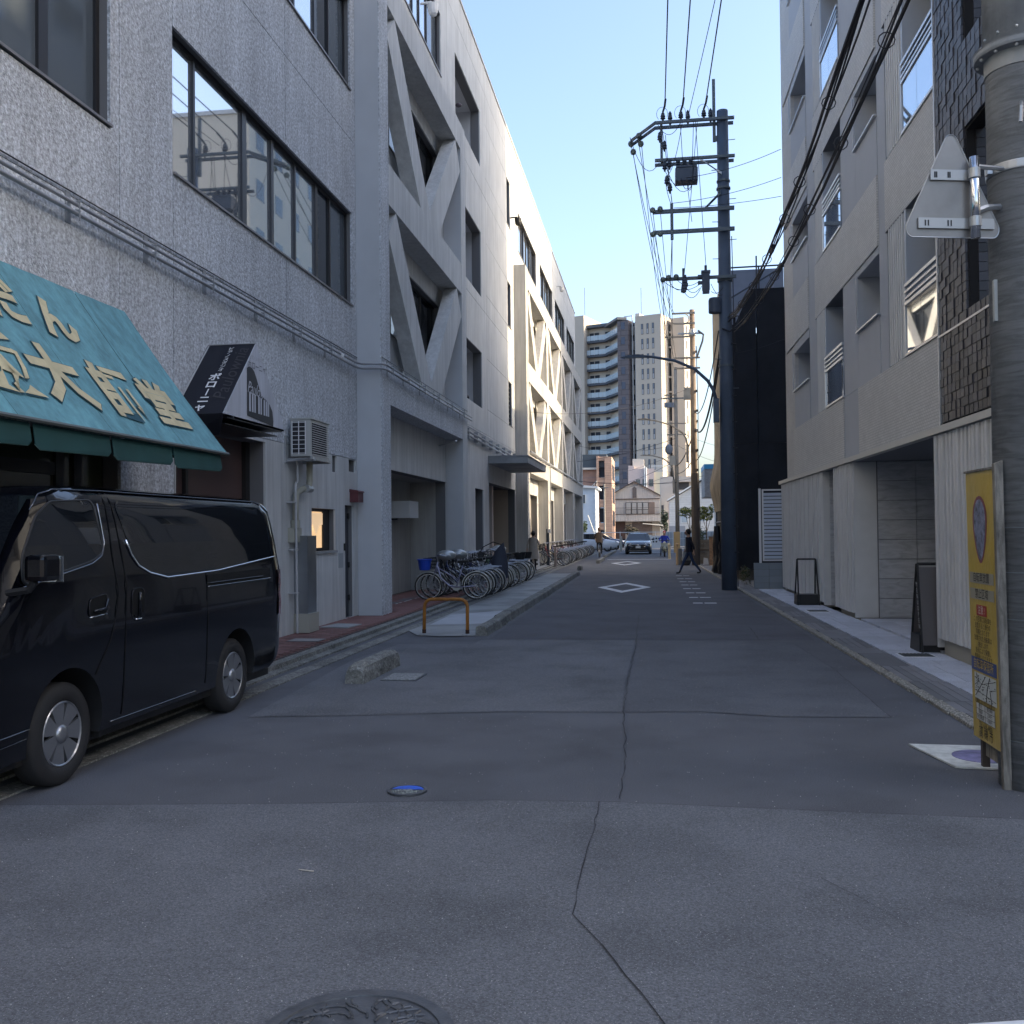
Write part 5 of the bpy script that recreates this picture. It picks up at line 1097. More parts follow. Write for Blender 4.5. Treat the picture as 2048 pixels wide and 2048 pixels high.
tb('left_wing', TWC, (-19.2, -13.0, 6.6, 16, 0, 43.7)); tb('end_wing', TWB, (-20.5, -18.1, 4, 16, 0, 46.2)); tb('roof_box', TWC, (-6.4, -5.5, 3, 6, 42.6, 45)); tb('top_slab', TWK, (-18.2, -13.2, 5.2, 16, 43.7, 44.3))
def tri_w(u0, v0, u1, v1, z0, z1, th=.3):
    a, c = Vector((u0, v0)), Vector((u1, v1)); d = (c-a).normalized(); nn = Vector((d.y, -d.x))*th
    return [(a.x, a.y, z0), (c.x, c.y, z0), (c.x-nn.x, c.y-nn.y, z0), (a.x-nn.x, a.y-nn.y, z0)]
U0, V0, U1, V1 = -13.9, 5.2, -9.1, .1
MB(TT).prism(tri_w(U0+.6, V0+1.3, U1+.5, V1+1, 0, 0, 2.5), (0, 0, 43.4)).build('angled_wing', TWC, TW)
MB(TT).prism(tri_w(U0-.3, V0+.2, U1+.3, V1-.8, 43.4, 0, 2), (0, 0, .5)).build('angled_roof', TWK, TW)
pcs, pan = [], []
for k in range(15):
    z = 40.8-2.96*k
    if z > 0:
        b = MB(TT).box(-18.1, -13.9, 5.3, 6.6, z-.25, z+.12); b.prism(tri_w(U0, V0, U1, V1, z-.25, 0, 1.3), (0, 0, .37)); b.build('balcony_slab', TWK, TW)
        for i in range(5):
            c = TT((-17.65+i*.86, 5.3, z+.70)); pan.append((c, (.79, .04, 1.0), -PH))
        dd = Vector((U1-U0, V1-V0)); L_ = dd.length; ang = atan2(dd.y, dd.x)
        for i in range(5):
            q = Vector((U0, V0))+dd*((i+.5)/5); c = TT((q.x, q.y, z+.70)); pan.append((c, (L_/5-.12, .04, 1.0), ang-PH))
        b = MB(TT).box(-17.9, -17.0, 6.52, 6.6, z+.1, z+2.0).box(-16.8, -15.8, 6.52, 6.6, z+.1, z+2.0).box(-14.4, -13.5, 6.52, 6.6, z+.1, z+2.0); b.build('balcony_window', TDK, TW)
        tb('stair_rail', BGL, (-5.9, -5.3, 1.85, 1.95, z+.2, z+1.3)); tb('stair_wall', TWC, (-6.7, -6.2, 1.6, 2.0, z-.3, z+1.4)); tb('brown_window', M('tower_win', (.05, .06, .10), .2), (-8.2, -7.4, -.24, -.2, z+.6, z+2.0))
        tb('link_slab', TWC, (0, .6, 4.2, 5, z-.2, z+.1))
    zt = 42.08-2.96*k
    if zt > 4:
        for u in (-4.05, -2.93, -1.82):
            f = MB(TT).box(u, u+.42, -.05, 0.01, zt-2.07, zt).build('window', TDK, TW); MB(TT).box(u+.07, u+.35, -.09, -.05, zt-2.0, zt-1.05).build('pane', M('pane_pale', (.33, .34, .36), .3), f); MB(TT).box(u+.07, u+.35, -.09, -.05, zt-.95, zt-.08).build('pane', M('pane_mid', (.12, .14, .18), .2), f)
        f = MB(TT).box(3.34, 3.38, 5.2, 5.9, zt-1.8, zt-.2).build('window', TDK, TW)
pieces('glass_panel', pan, BGL, TW)
PIPEW = M('white_pipe', (.6, .62, .63), .5)
MB(TT).cyl((-6.35, 1.2, 0), (-6.35, 1.2, 44.2), .13, seg=6).box(-8.1, -6.25, 1.15, 1.25, 44.1, 44.3).build('roof_duct', PIPEW, TW); MB(TT).cyl((-5.75, 1.2, 0), (-5.75, 1.2, 42.9), .11, seg=6).build('roof_duct', PIPEW, TW)
MB(TT).cyl((-5.1, 3, 43.7), (-5.1, 3, 50), .06, seg=5).build('antenna', TWK, TW); MB(TT).cyl((-19.6, 8, 46), (-19.6, 8, 53), .06, seg=5).build('antenna', TWK, TW)
# gable house facing the end of the street
GH = thing('gable_house', 'two storey cream gable house with a balcony and an attic louvre facing down the street', 'house', (-2.7, 142, 0))
HC = M('house_cream', (.48, .45, .41), .85, var=.08, vscale=.7, streak=.12); HB = M('house_band', (.50, .485, .46), .85, var=.05, streak=.2); RTL = M('roof_brown', (.09, .065, .055), .7)
MB().box(-6.25, .85, 141.2, 149, 0, 6.15).prism([(-6.35, 141.2, 6.15), (.92, 141.2, 6.15), (.92, 141.2, 6.6), (-2.73, 141.2, 8.62), (-6.35, 141.2, 6.6)], (0, 7.8, 0)).build('wall', HC, GH)
MB().box(-6.25, -3.97, 140, 141.2, 2.95, 3.9).box(-3.95, .86, 140.05, 141.2, 2.9, 3.88).build('balcony_wall', HB, GH)
MB().box(-6.3, .9, 139.95, 141.2, 3.89, 3.95).build('balcony_coping', RTL, GH)
b = MB()
for (a, c) in ((Vector((-2.73, 0, 8.76)), Vector((.98, 0, 6.68))), (Vector((-2.73, 0, 8.76)), Vector((-6.45, 0, 6.68)))):
    b.prism([(a.x, 140.9, a.z), (c.x, 140.9, c.z), (c.x, 140.9, c.z-.14), (a.x, 140.9, a.z-.16)], (0, 8.3, 0))
b.build('roof', RTL, GH)
MB().box(-6.3, .9, 141.05, 141.2, 6.10, 6.2).build('fascia', RTL, GH)
wn = MB().box(-3.0, -2.42, 141.1, 141.2, 6.3, 7.7).prism([(-3.0, 141.1, 7.7), (-2.42, 141.1, 7.7), (-2.71, 141.1, 7.95)], (0, .1, 0)).build('attic_louvre', M('louvre_brown', (.12, .105, .10), .7), GH)
for i, (a, c) in enumerate(((-4.0, -3.2), (-3.16, -2.4), (-2.36, -1.6), (-1.56, -.75))):
    f = MB().box(a, c, 141.12, 141.2, 3.96, 5.66).build('window', FRAME, GH)
    for z0, z1 in ((4.0, 4.55), (4.62, 5.6)): MB().box(a+.06, c-.06, 141.08, 141.12, z0, z1).build('pane', M('curtain_pane', (.38, .38, .36), .5), f)
MB().box(-.7, .15, 141.12, 141.2, 3.96, 5.66).build('shutter_box', M('shutter_brown', (.22, .17, .14), .7), GH)
b = MB().box(-6.2, .8, 140.02, 140.06, 4.82, 4.87)
for i in range(34): b.box(-6.15+i*.2, -6.13+i*.2, 140.02, 140.05, 3.95, 4.82)
tag(b.build('balustrade', M('rail_brown', (.15, .13, .12), .6), GH), kind='stuff')
MB().box(-6.2, -4.1, 141.1, 141.15, .2, 2.85).build('garage_door', M('garage_brown', (.10, .06, .05), .7, streak=.1), GH); MB().box(-3.1, -.23, 141.1, 141.16, .9, 2.8).build('lower_window', M('grey_brown_window', (.17, .14, .13), .5, var=.2), GH)
MB().prism([(-1.6, 139.6, 2.5), (1.3, 139.6, 2.2), (1.3, 141, 2.35), (-1.6, 141, 2.65)], (0, 0, .06)).build('lean_to_roof', M('pale_sheet', (.5, .5, .48), .5), GH)
foliage('bush', (-3.0, 138.5, 1.7), (1.2, .8, .85), 600, .28, [M('brown_leaf', (.075, .065, .05), .8), M('leaf_dark2', (.05, .055, .035), .7)], seed=8)
tag(SC.objects['bush'], 'brown leafless-looking bush in front of the gable house', 'bush')
# dark evergreen beside the house, hedge at the left, trees at the right
def tree(name, lab, c, h, rad, n, leaf, mats, seed, trunk=.12, group=None):
    t = thing(name, lab, 'tree', (c[0], c[1], 0), group)
    MB().tube([(c[0], c[1], 0), (c[0]+.1*trunk, c[1], c[2]*.6), (c[0], c[1], c[2])], trunk, 7, radii=[trunk, trunk*.7, trunk*.4]).tube([(c[0], c[1], c[2]*.55), (c[0]+rad[0]*.5, c[1], c[2]+rad[2]*.2)], trunk*.4, 5).tube([(c[0], c[1], c[2]*.6), (c[0]-rad[0]*.5, c[1], c[2]+rad[2]*.3)], trunk*.4, 5).build('trunk', M('bark', (.10, .08, .06), .9, bump=.01), t)
    foliage('crown', c, rad, n, leaf, mats, t, seed); return t
LD = [M('evergreen_dark', (.018, .035, .028), .7), M('evergreen_mid', (.03, .055, .04), .7)]; LG = [M('yellow_green_leaf', (.20, .22, .045), .6), M('green_leaf', (.09, .13, .035), .6), M('deep_leaf', (.04, .07, .02), .6)]
tree('evergreen_tree', 'dark evergreen tree between the cream gable house and the pale house', (1.55, 141, 2.9), 4.5, (.62, .6, 1.5), 900, .3, LD, 5)
tree('garden_tree', 'yellow-green pruned garden tree partly behind the brown utility pole', (2.05, 57, 2.62), 3, (.62, .5, .40), 900, .11, LG, 6, trunk=.04)
tree('garden_tree', 'wider yellow-green garden tree to the right of the brown utility pole', (2.95, 56, 2.62), 3, (.72, .6, .55), 1300, .11, LG, 7, trunk=.04)
foliage('shrub', (2.55, 55, 1.35), (.55, .4, .7), 620, .10, LG[1:]+LD, seed=9); tag(SC.objects['shrub.001'], 'dark green shrub below the pruned garden trees behind the stone wall', 'shrub')
foliage('hedge', (-7.55, 105, 1.9), (.42, .8, .95), 700, .2, [LG[2], LD[1]], seed=10); tag(SC.objects['hedge'], 'clipped dark green hedge column in front of the light blue house', 'hedge')
# orange brick apartment block on the left
OB = thing('brick_apartment', 'orange brick apartment block with a slate roof and outside stairs left of the gable house', 'building', (-7.2, 128, 0))
OBR = M('orange_brick', (.42, .25, .19), .85, var=.08, vscale=.6, brick=('XZ', .5, .16, .012, .8)); SLT = M('slate_roof', (.055, .07, .085), .6)
MB().box(-12, -7.25, 125.5, 134, 0, 9.5).build('main_wall', OBR, OB); MB().box(-12, -5.9, 125, 134.5, 9.75, 11.45).build('roof', SLT, OB); MB().box(-12, -7.1, 124.9, 125.1, 9.5, 9.75).build('eaves', TWC, OB)
MB().box(-7.2, -6.9, 124.4, 125, 0, 11.2).box(-6.15, -5.25, 124.4, 134, 0, 11.1).box(-6.9, -6.15, 124.5, 124.8, 4.6, 5.6).box(-6.9, -6.15, 124.5, 124.8, 1.7, 2.6).box(-6.9, -6.15, 124.5, 124.8, 7.4, 8.4).box(-6.9, -6.15, 124.5, 134, 10.6, 11.1).build('stair_tower', M('salmon_brick', (.47, .31, .23), .85, var=.08, brick=('YZ', .5, .3, .02, .75)), OB)
for z in (.2, 2.7, 5.7, 8.5): MB().box(-6.88, -6.17, 125.4, 125.6, z, z+1.8).build('stair_opening', TDK, OB)
for i in range(8): MB().box(-5.24, -5.22, 125.6+i*.9, 126.1+i*.9, 2.2, 4.2).box(-5.24, -5.22, 125.6+i*.9, 126.1+i*.9, 5.2, 7.2).box(-5.24, -5.22, 125.6+i*.9, 126.1+i*.9, 8.2, 10.2).build('slit_window', TDK, OB)
b = MB().tube([(-7.15, 124.2, 6.9), (-9.1, 124.2, 4.8)], .05, 5).tube([(-7.15, 124.2, 8.0), (-9.1, 124.2, 5.9)], .05, 5).prism([(-7.1, 124.1, 6.8), (-9.1, 124.1, 4.7), (-9.1, 124.1, 4.4), (-7.1, 124.1, 6.5)], (0, .5, 0))
for i in range(7): q = i/6; b.tube([(-7.15-1.95*q, 124.2, 6.9-2.1*q), (-7.15-1.95*q, 124.2, 8-2.1*q)], .025, 4)
b.build('outside_stair', STEEL, OB)
# light blue house
BH = thing('blue_house', 'light blue sided house with white gutter behind the far bicycles', 'house', (-7.4, 110, 0)); LB_ = M('blue_siding', (.42, .50, .60), .7, var=.04)
MB().box(-11, -6.55, 110, 117, 0, 6.6).build('wall', LB_, BH); MB().prism([(-11.2, 109.6, 6.75), (-6.2, 109.6, 6.4), (-6.2, 109.6, 6.62), (-11.2, 109.6, 7.1)], (0, 8, 0)).tube([(-6.5, 109.9, 6.4), (-6.5, 109.9, 0)], .05, 5).build('roof', PIPEW, BH)
f = MB().box(-7.95, -7.62, 109.92, 110, 4.7, 5.75).build('window', PIPEW, BH); MB().box(-7.9, -7.67, 109.9, 109.92, 4.75, 5.7).build('pane', GGLASS, f)
tag(MB().cyl((-7.0, 104, 3.3), (-6.15, 104, .9), .07, seg=6).build('leaning_pole', M('pale_pole', (.55, .57, .56), .5)), 'pale pole leaning behind the bicycle rider', 'pole')
# pink building with roof tank
PB = thing('pink_building', 'pale pink flat roofed building with a tank and railings behind the gable house', 'building', (-1, 166, 0)); PK = M('pink_render', (.52, .43, .41), .85, var=.05); PY = M('cream_side', (.62, .56, .42), .8)
MB().box(-4.2, .15, 165, 172, 0, 12.0).box(-4.15, -3.2, 165, 168, 12, 12.55).build('wall', PK, PB); MB().box(.155, 1.6, 165.2, 172, 0, 11.4).build('side_wall', PY, PB); MB().box(-3.45, -2.2, 166, 169, 12, 13.75).box(-2.19, -1.5, 166, 169, 12, 13.7).build('roof_tank', TWC, PB)
for i in range(3): MB().box(-2.9+i*1.1, -2.2+i*1.1, 164.9, 165, 9.0, 10.2).build('window', GGLASS, PB)
b = MB().box(-.3, 3.1, 165.3, 165.4, 12.4, 12.5)
for i in range(18): b.box(-.3+i*.19, -.26+i*.19, 165.3, 165.36, 11.4, 12.4)
tag(b.build('roof_railing', PIPEW, PB), kind='stuff'); MB().cyl((-1.45, 164.8, 7), (-1.45, 164.8, 12.4), .12, seg=6).cyl((-1.15, 164.8, 7), (-1.15, 164.8, 12.2), .12, seg=6).build('drain_pipe', PIPEW, PB)
# grey concrete building and pale house at the right
GB = thing('grey_building', 'plain grey concrete building with a recessed top window right of the gable house', 'building', (3, 151, 0)); GC = M('grey_render', (.40, .38, .36), .85, var=.08, vscale=.5)
MB().box(1.05, 6.0, 150, 158, 0, 7.7).box(1.05, 3.5, 150, 158, 7.7, 9.75).box(3.5, 6, 150, 158, 8.95, 9.75).box(3.51, 6, 151.5, 158, 7.7, 8.94).build('wall', GC, GB); MB().box(3.6, 5.4, 151.4, 151.5, 7.8, 8.9).box(1.2, 1.5, 149.9, 150, 3.8, 5.4).build('window', TDK, GB)
PH_ = thing('pale_house', 'pale sided house with a steep white verge roof behind the utility poles', 'house', (4.5, 126, 0)); PS = M('pale_siding', (.50, .51, .52), .8, var=.05, brick=('XZ', 9, .3, .02, .8))
MB().prism([(1.95, 125, 0), (8.9, 125, 0), (8.9, 125, 5.6), (6.05, 125, 7.75), (5.2, 125, 7.1), (1.95, 125, 5.2)], (0, 7, 0)).build('wall', PS, PH_)
MB().prism([(1.75, 124.6, 5.30), (5.1, 124.6, 7.25), (5.1, 124.6, 7.45), (1.75, 124.6, 5.5)], (0, 8, 0)).prism([(5.1, 124.5, 7.3), (6.0, 124.5, 7.95), (9, 124.5, 5.8), (9, 124.5, 5.95), (6, 124.5, 8.15), (5.1, 124.5, 7.5)], (0, 8, 0)).build('roof', PIPEW, PH_)
for x0, z0 in ((5.6, 2.6), (3.4, 2.5), (7.0, 3.6)): f = MB().box(x0, x0+.9, 124.92, 125, z0, z0+1.2).build('window', PIPEW, PH_); MB().box(x0+.06, x0+.84, 124.9, 124.92, z0+.06, z0+1.14).build('pane', M('pale_pane', (.30, .36, .42), .2), f)
MB().box(1.9, 3.9, 124.2, 124.9, 1.3, 2.1).build('lean_to', M('blue_grey_roof', (.2, .22, .26), .6), PH_)
# narrow building with a blue sign top
SB = thing('signboard_building', 'narrow grey tiled building corner with a bright blue sign band at the top', 'building', (6, 91, 0))
MB().box(4.62, 9, 90, 96, 4.62, 7.15).build('tiled_wall', M('dull_tile', (.22, .22, .23), .8, var=.15, brick=('XZ', .3, .12, .01, .7)), SB); MB().box(4.6, 9, 89.95, 96, 7.16, 7.58).build('blue_band', M('blue_band', (.03, .22, .42), .5), SB); MB().box(5.8, 9, 90.1, 96, 0, 4.6).build('lower_wall', GC, SB)
# fence, white boxes and kerb at the junction
t = thing('rail_fence', 'white rail fence along the far side of the cross street behind the cars', 'fence', (-2, 95, 0))
b = MB()
MB().box(-14, 8, 95, 95.05, 1.40, 1.46).box(-14, 8, 95, 95.05, .75, .79).build('rail', PIPEW, t)
for i in range(13): MB().box(-13.5+i*1.7, -13.44+i*1.7, 94.97, 95.06, 0, 1.5).build('post', PIPEW, t)
MB().box(-1.95, -1.35, 95.1, 95.2, 0, 1.48).build('panel', PIPEW, t)
t = thing('corrugated_fence', 'grey corrugated sheet fence behind the scooter and the walking woman', 'fence', (3.5, 96, 0)); b = MB()
for i in range(26): b.box(.9+i*.26, 1.06+i*.26, 96, 96.05, 0, 1.42)
MB().box(.9, 7.6, 96.05, 96.1, 0, 1.4).build('sheet', M('corrugated', (.30, .32, .34), .6), t); tag(b.build('rib', M('corrugated_rib', (.42, .44, .46), .6), t), kind='stuff')
t = thing('meter_cabinet', 'white cabinet with rows of black dials standing behind the saloon car', 'cabinet', (.2, 85, 0)); MB().box(-.2, .9, 85, 85.5, .05, 1.12).box(-1.1, -.22, 85.2, 85.6, .3, 1.2).build('cabinet', WHITEP, t)
for i in range(4):
    for z in (.9, .62): 
        if not (z < .7 and i > 1): MB().lathe((-.05+i*.24, 84.99, z), [(.08, 0), (.08, -.02), (.001, -.02)], 8, axis='Y').build('dial', BLACKP, t)
tag(MB().box(-2.62, -2.44, 75, 75.2, 0, 1.18).build('gate_post', M('pale_post', (.42, .42, .38), .8)), 'pale square concrete post between the white car and the saloon', 'post')
# right side beyond the scaffold: gate posts, stone wall, cabinet, guards
t = thing('brick_gate_post', 'tan brick gate post at the right beyond the black sheets', 'gate post', (2.56, 44.6, 0)); bs = []
for j in range(21):
    for i in range(2): bs.append((Vector((2.50+.115*i+(.0 if j % 2 else .0), 44.55, .03+j*.061)), (.108, .25, .055), 0))
pieces('brick', bs, M('tan_brick', (.36, .22, .13), .85, rnd=.18), t); MB().box(2.44, 2.68, 44.45, 44.66, 0, 1.29).build('mortar', JOINT, t); MB().box(2.42, 2.72, 44.4, 44.7, 1.29, 1.34).build('cap', CONCF, t)
t = thing('block_pillar', 'tall grey concrete block pillar behind the brown utility pole', 'pillar', (2.05, 46.5, 0)); bs = [(Vector((2.03, 46.6, .1+j*.2)), (.19, .2, .19), 0) for j in range(10)]
pieces('concrete_block', bs, M('block_dull', (.25, .24, .22), .9, rnd=.1), t)
t = thing('stone_wall', 'low old stone wall with a ledge between the block pillar and the brick gate post', 'wall', (2.3, 47, 0)); rg = random.Random(2); bs = []
for j in range(6):
    x = 2.14
    while x < 2.9: w_ = rg.uniform(.14, .26); bs.append((Vector((x+w_/2, 47+rg.uniform(0, .04), .1+j*.19)), (w_-.012, .25, .178), 0)); x += w_
pieces('stone', bs, M('old_stone', (.24, .21, .17), .9, rnd=.25, bump=.01, bscale=30), t); MB().box(2.1, 3.0, 46.85, 47.2, .62, .70).build('ledge', M('ledge_stone', (.16, .13, .10), .9), t)
tag(MB().prism([(2.25, 46.0, 0), (2.5, 46.0, 0), (2.46, 46.0, .28), (2.27, 46.0, .32)], (0, .1, 0)).build('white_bag', M('white_plastic', (.6, .6, .62), .5)), 'small white plastic bag left at the foot of the stone wall', 'bag')
tag(MB().tube([(1.04, 45.5, 0), (1.03, 45.5, .93)], .055, 8).ball((1.03, 45.5, .95), .07).build('bollard', M('tan_post', (.42, .30, .18), .8, var=.2)), 'tan wooden bollard left of the grey cabinet behind the walking woman', 'bollard')
tag(MB().box(1.10, 1.28, 45.7, 45.9, 0, .76).build('street_cabinet', M('cabinet_grey', (.16, .17, .18), .6), bevel=.02), 'narrow dark grey cabinet behind the walking woman', 'cabinet')
tag(MB().ball((1.42, 45, .2), .24, sc=(1, 1, 1.1)).build('covered_bundle', M('dark_bundle', (.06, .06, .06), .8, bump=.02, bscale=12)), 'dark rounded bundle on the road edge between the walking legs', 'bundle')
tag(MB().tube([(.84, 55, 0), (.83, 55, .8)], .07, 8).ball((.83, 55, .8), .09).build('bollard', M('pale_tan_post', (.48, .42, .30), .8)), 'pale bollard beside the scooter rider', 'bollard')
tag(MB().box(1.2, 1.6, 61.3, 61.34, .2, 1.5).build('pole_guard', M('tan_guard', (.5, .34, .16), .7)), 'tan guard board around the foot of the grey steel pole', 'guard')
t = thing('cycle_traffic_post', 'tall dark slab sign standing beside the first column after the person in the pale coat', 'sign', (-4.6, 44, 0)); MB().box(-4.78, -4.66, 43.2, 43.6, .1, 1.72).build('slab', M('slab_dark', (.035, .045, .06), .5), t); MB().box(-4.70, -4.55, 43.1, 43.12, 1.55, 1.72).build('notice', WHITEP, t)
tag(MB().cyl((-4.2, 41.5, .1), (-4.2, 41.5, .95), .055, seg=10).build('bollard', M('brown_bollard', (.26, .21, .19), .6)), 'brownish round bollard in front of the far row of bicycles', 'bollard')
t = thing('bottle_sign', 'white bottle-shaped board with a red top leaning by the column', 'sign board', (-4.9, 41, .1)); MB().prism([(-5.02, 40.6, .12), (-4.78, 40.6, .12), (-4.80, 40.6, .75), (-4.86, 40.6, .88), (-4.95, 40.6, .88), (-5.0, 40.6, .75)], (0, .02, 0)).build('board', WHITEP, t); MB().box(-4.95, -4.86, 40.6, 40.62, .885, 1.0).build('red_top', M('red_cap', (.4, .04, .03), .5), t)
for z in (.25, .42, .6): MB().lathe((-4.9, 40.595, z), [(.05, 0), (.001, -.004)], 8, axis='Y').build('mark', BLACKP, t)
# =====================================================  UTILITY POLES  =====================================================
PBL = M('blue_grey_pole_paint', (.085, .115, .165), .55, var=.12, vscale=2, dirt=.1); PCN = M('pole_concrete', (.22, .225, .23), .85, var=.2, vscale=2.5, bump=.003, bscale=60, wave=(5, .25, (.6, .6, 5)))
PTN = M('weathered_pole', (.24, .19, .15), .85, var=.25, vscale=2, streak=.15); PGR = M('light_pole', (.30, .28, .25), .8, var=.12, streak=.1)
ARM = M('crossarm_steel', (.12, .145, .165), .5, metal=.3); INS = M('dark_insulator', (.045, .055, .075), .5); BOXP = M('switch_box', (.07, .09, .13), .5); WIRE = M('wire_black', (.035, .037, .045), .6)
def insulator(b, x, y, z, h=.35, m=0): b.lathe((x, y, z), [(.02, 0), (.035, h*.2), (.075, h*.3), (.05, h*.45), (.07, h*.5), (.045, h*.8), (.05, h*.85), (.012, h)], 8, m)
def ball_ins(b, x, y, z, r=.085): b.lathe((x, y, z), [(r*.5, -r*.8), (r, -r*.4), (r*.8, 0), (r, r*.4), (r*.5, r*.8)], 8, axis='Y')
def twin_arm(b, x0, x1, y, z, w_=.075):
    for dy in (-.17, .17): b.box(x0, x1, y+dy-w_/2, y+dy+w_/2, z-w_/2, z+w_/2)
def utility_pole(name, lab, x, y, h, r0_, r1_, mat): 
    t = thing(name, lab, 'utility pole', (x, y, 0)); MB().cyl((x, y, 0), (x, y, h), r0_, r1_, 20).build('pole_shaft', mat, t, smooth=False)
    for p in t.children: p.data.polygons.foreach_set('use_smooth', [len(q.vertices) == 4 for q in p.data.polygons])
    return t
px_, py_ = 1.98, 26.6
U1_ = utility_pole('utility_pole', 'thick blue-grey utility pole with crossarms standing in front of the black sheeted house', px_, py_, 12.95, .205, .15, PBL)
def arms_hv(t, px, py, z=12.68, z2=11.65, s_=1):
    b = MB(); twin_arm(b, px-1.8, px+.30, py, z); b.build('crossarm', ARM, t)
    b = MB()
    for dy in (-.17, .17): b.prism([(px-1.8, py+dy-.04, z-.04), (px-1.8, py+dy+.04, z-.04), (px-2.5, py+dy+1.19, z-.04), (px-2.5, py+dy+1.11, z-.04)], (0, 0, .08))
    b.build('crossarm_end', ARM, t)
    b = MB(); twin_arm(b, px-1.82, px+.30, py, z2); b.build('crossarm', ARM, t)
    MB().box(px-1.67, px-1.60, py-.04, py+.04, z2, z).build('arm_post', ARM, t); MB().box(px-.26, px-.18, py-.03, py+.05, z-.55, z+1.15).box(px-.24, px+.02, py-.02, py+.02, z-.55, z-.40).build('earth_post', ARM, t)
    for xx in (px-1.59, px-1.11, px-.50):
        b = MB(); insulator(b, xx, py-.17, z+.03, .25); b.tube([(xx, py-.17, z+.28), (xx+.05, py-.3, z+.38), (xx+.07, py-.6, z+.44)], .03, 6).build('line_insulator', INS, t)
        b = MB(); insulator(b, xx+.2, py+.17, z+.02, .42); b.build('pin_insulator', INS, t)
        MB().tube([(xx+.15*cos(a)-.02, py-.2, z+.22+.19*sin(a)) for a in [q*.5 for q in range(-1, 9)]], .006, 4).build('jumper_loop', WIRE, t)
    for xx, yy, zz in ((px-2.48, py+1.1, z-.02), (px-2.25, py+.75, z+.05), (px-2.42, py+1.2, z-.22), (px-2.2, py+.8, z-.16)):
        b = MB(); ball_ins(b, xx, yy, zz); b.build('ball_insulator', M('green_grey_ins', (.16, .19, .17), .5), t)
arms_hv(U1_, px_, py_)
MB().box(.70, 1.30, py_-.22, py_+.22, 11.05, 11.40).box(.72, 1.28, py_-.24, py_+.24, 11.40, 11.46).build('switch_gear', BOXP, U1_, bevel=.01)
for xx in (.78, .95, 1.12):
    b = MB(); insulator(b, xx, py_-.15, 11.42, .28); b.build('bushing', INS, U1_)
MB().prism([(1.35, py_-.2, 11.60), (1.42, py_-.2, 11.60), (1.93, py_-.2, 11.15), (1.93, py_-.2, 11.22)], (0, .04, 0)).build('brace', STEEL, U1_)
b = MB(); b.prism([(1.45, py_-.18, 10.28), (1.52, py_-.18, 10.28), (1.9, py_-.18, 10.72), (1.9, py_-.18, 10.64)], (0, .04, 0)).build('brace', ARM, U1_)
for z in (10.22, 9.66): MB().box(.08, 2.24, py_-.28, py_-.20, z-.05, z+.05).build('crossarm', ARM, U1_)
for xx, z in ((.08, 10.26), (.28, 10.28), (.08, 9.60), (.28, 9.60), (.33, 8.36), (.48, 8.41), (.68, 8.42)):
    b = MB(); ball_ins(b, xx, py_-.3, z, .075); b.build('ball_insulator', M('green_grey_ins', (.16, .19, .17), .5), U1_)
MB().box(.55, .63, py_-.3, py_-.2, 9.45, 10.42).build('arm_post', ARM, U1_); MB().box(.33, 2.26, py_-.28, py_-.20, 8.34, 8.42).build('crossarm', ARM, U1_)
MB().box(1.36, 1.56, py_-.42, py_-.26, 8.02, 8.50).box(1.34, 1.58, py_-.44, py_-.24, 8.47, 8.53).box(1.37, 1.55, py_-.41, py_-.27, 7.93, 8.02).box(1.25, 1.36, py_-.38, py_-.3, 8.35, 8.43).box(1.25, 1.36, py_-.38, py_-.3, 8.18, 8.26).tube([(1.46, py_-.34, 8.5), (1.46, py_-.34, 8.68)], .035, 8).build('line_box', BOXP, U1_)
b = MB()
for i in range(6): b.box(.80+.01*i, .98+.005*i-abs(i-2)*.02, py_-.45, py_-.25, 8.0+i*.075, 8.055+i*.075)
b.box(.84, .9, py_-.4, py_-.3, 7.97, 8.62); b.build('splice_closure', BOXP, U1_)
MB().lathe((1.70, py_-.12, 7.44), [(.16, 0), (.17, .02), (.17, .34), (.15, .40)], 16).build('round_box', BOXP, U1_, smooth=False)
MB().lathe((px_, py_, 10.8), [(.19, 0), (.19, .05)], 14).lathe((px_, py_, 11.0), [(.18, 0), (.18, .05)], 14).lathe((px_, py_, 8.3), [(.20, 0), (.20, .1)], 14).lathe((px_, py_, 6.0), [(.205, 0), (.205, .05)], 14).build('pole_band', ARM, U1_)
b = MB()
for i, z in enumerate([5.4, 6.2, 7.0, 8.9, 9.4, 9.9, 10.5, 11.3, 12.1, 12.6]): b.cyl((px_+(-.1 if i % 2 else .1), py_-.12, z), (px_+(-.32 if i % 2 else .32), py_-.14, z), .01, seg=5)
tag(b.build('step_bolt', ARM, U1_), kind='stuff')
b = MB().tube([(px_+.19, py_-.1, 9.5), (px_+.21, py_-.1, 8), (px_+.20, py_-.1, 6), (px_+.215, py_-.1, 3), (px_+.22, py_-.1, .1)], .012, 5).tube([(px_+.24, py_-.05, 7.4), (px_+.22, py_-.05, 6.8), (px_+.27, py_-.05, 6.4)], .03, 5).tube([(px_+.05, py_-.3, 7.15), (px_+.2, py_-.25, 7.3), (px_+.34, py_-.2, 7.32), (px_+.3, py_-.2, 7.1), (px_+.1, py_-.25, 6.9), (px_-.1, py_-.2, 7.0)], .025, 6)
for i in range(10): b.box(px_+.14, px_+.26, py_-.14, py_-.06, 1+i*.7, 1.02+i*.7)
b.build('riser_cable', WIRE, U1_)
rg = random.Random(8); b = MB()
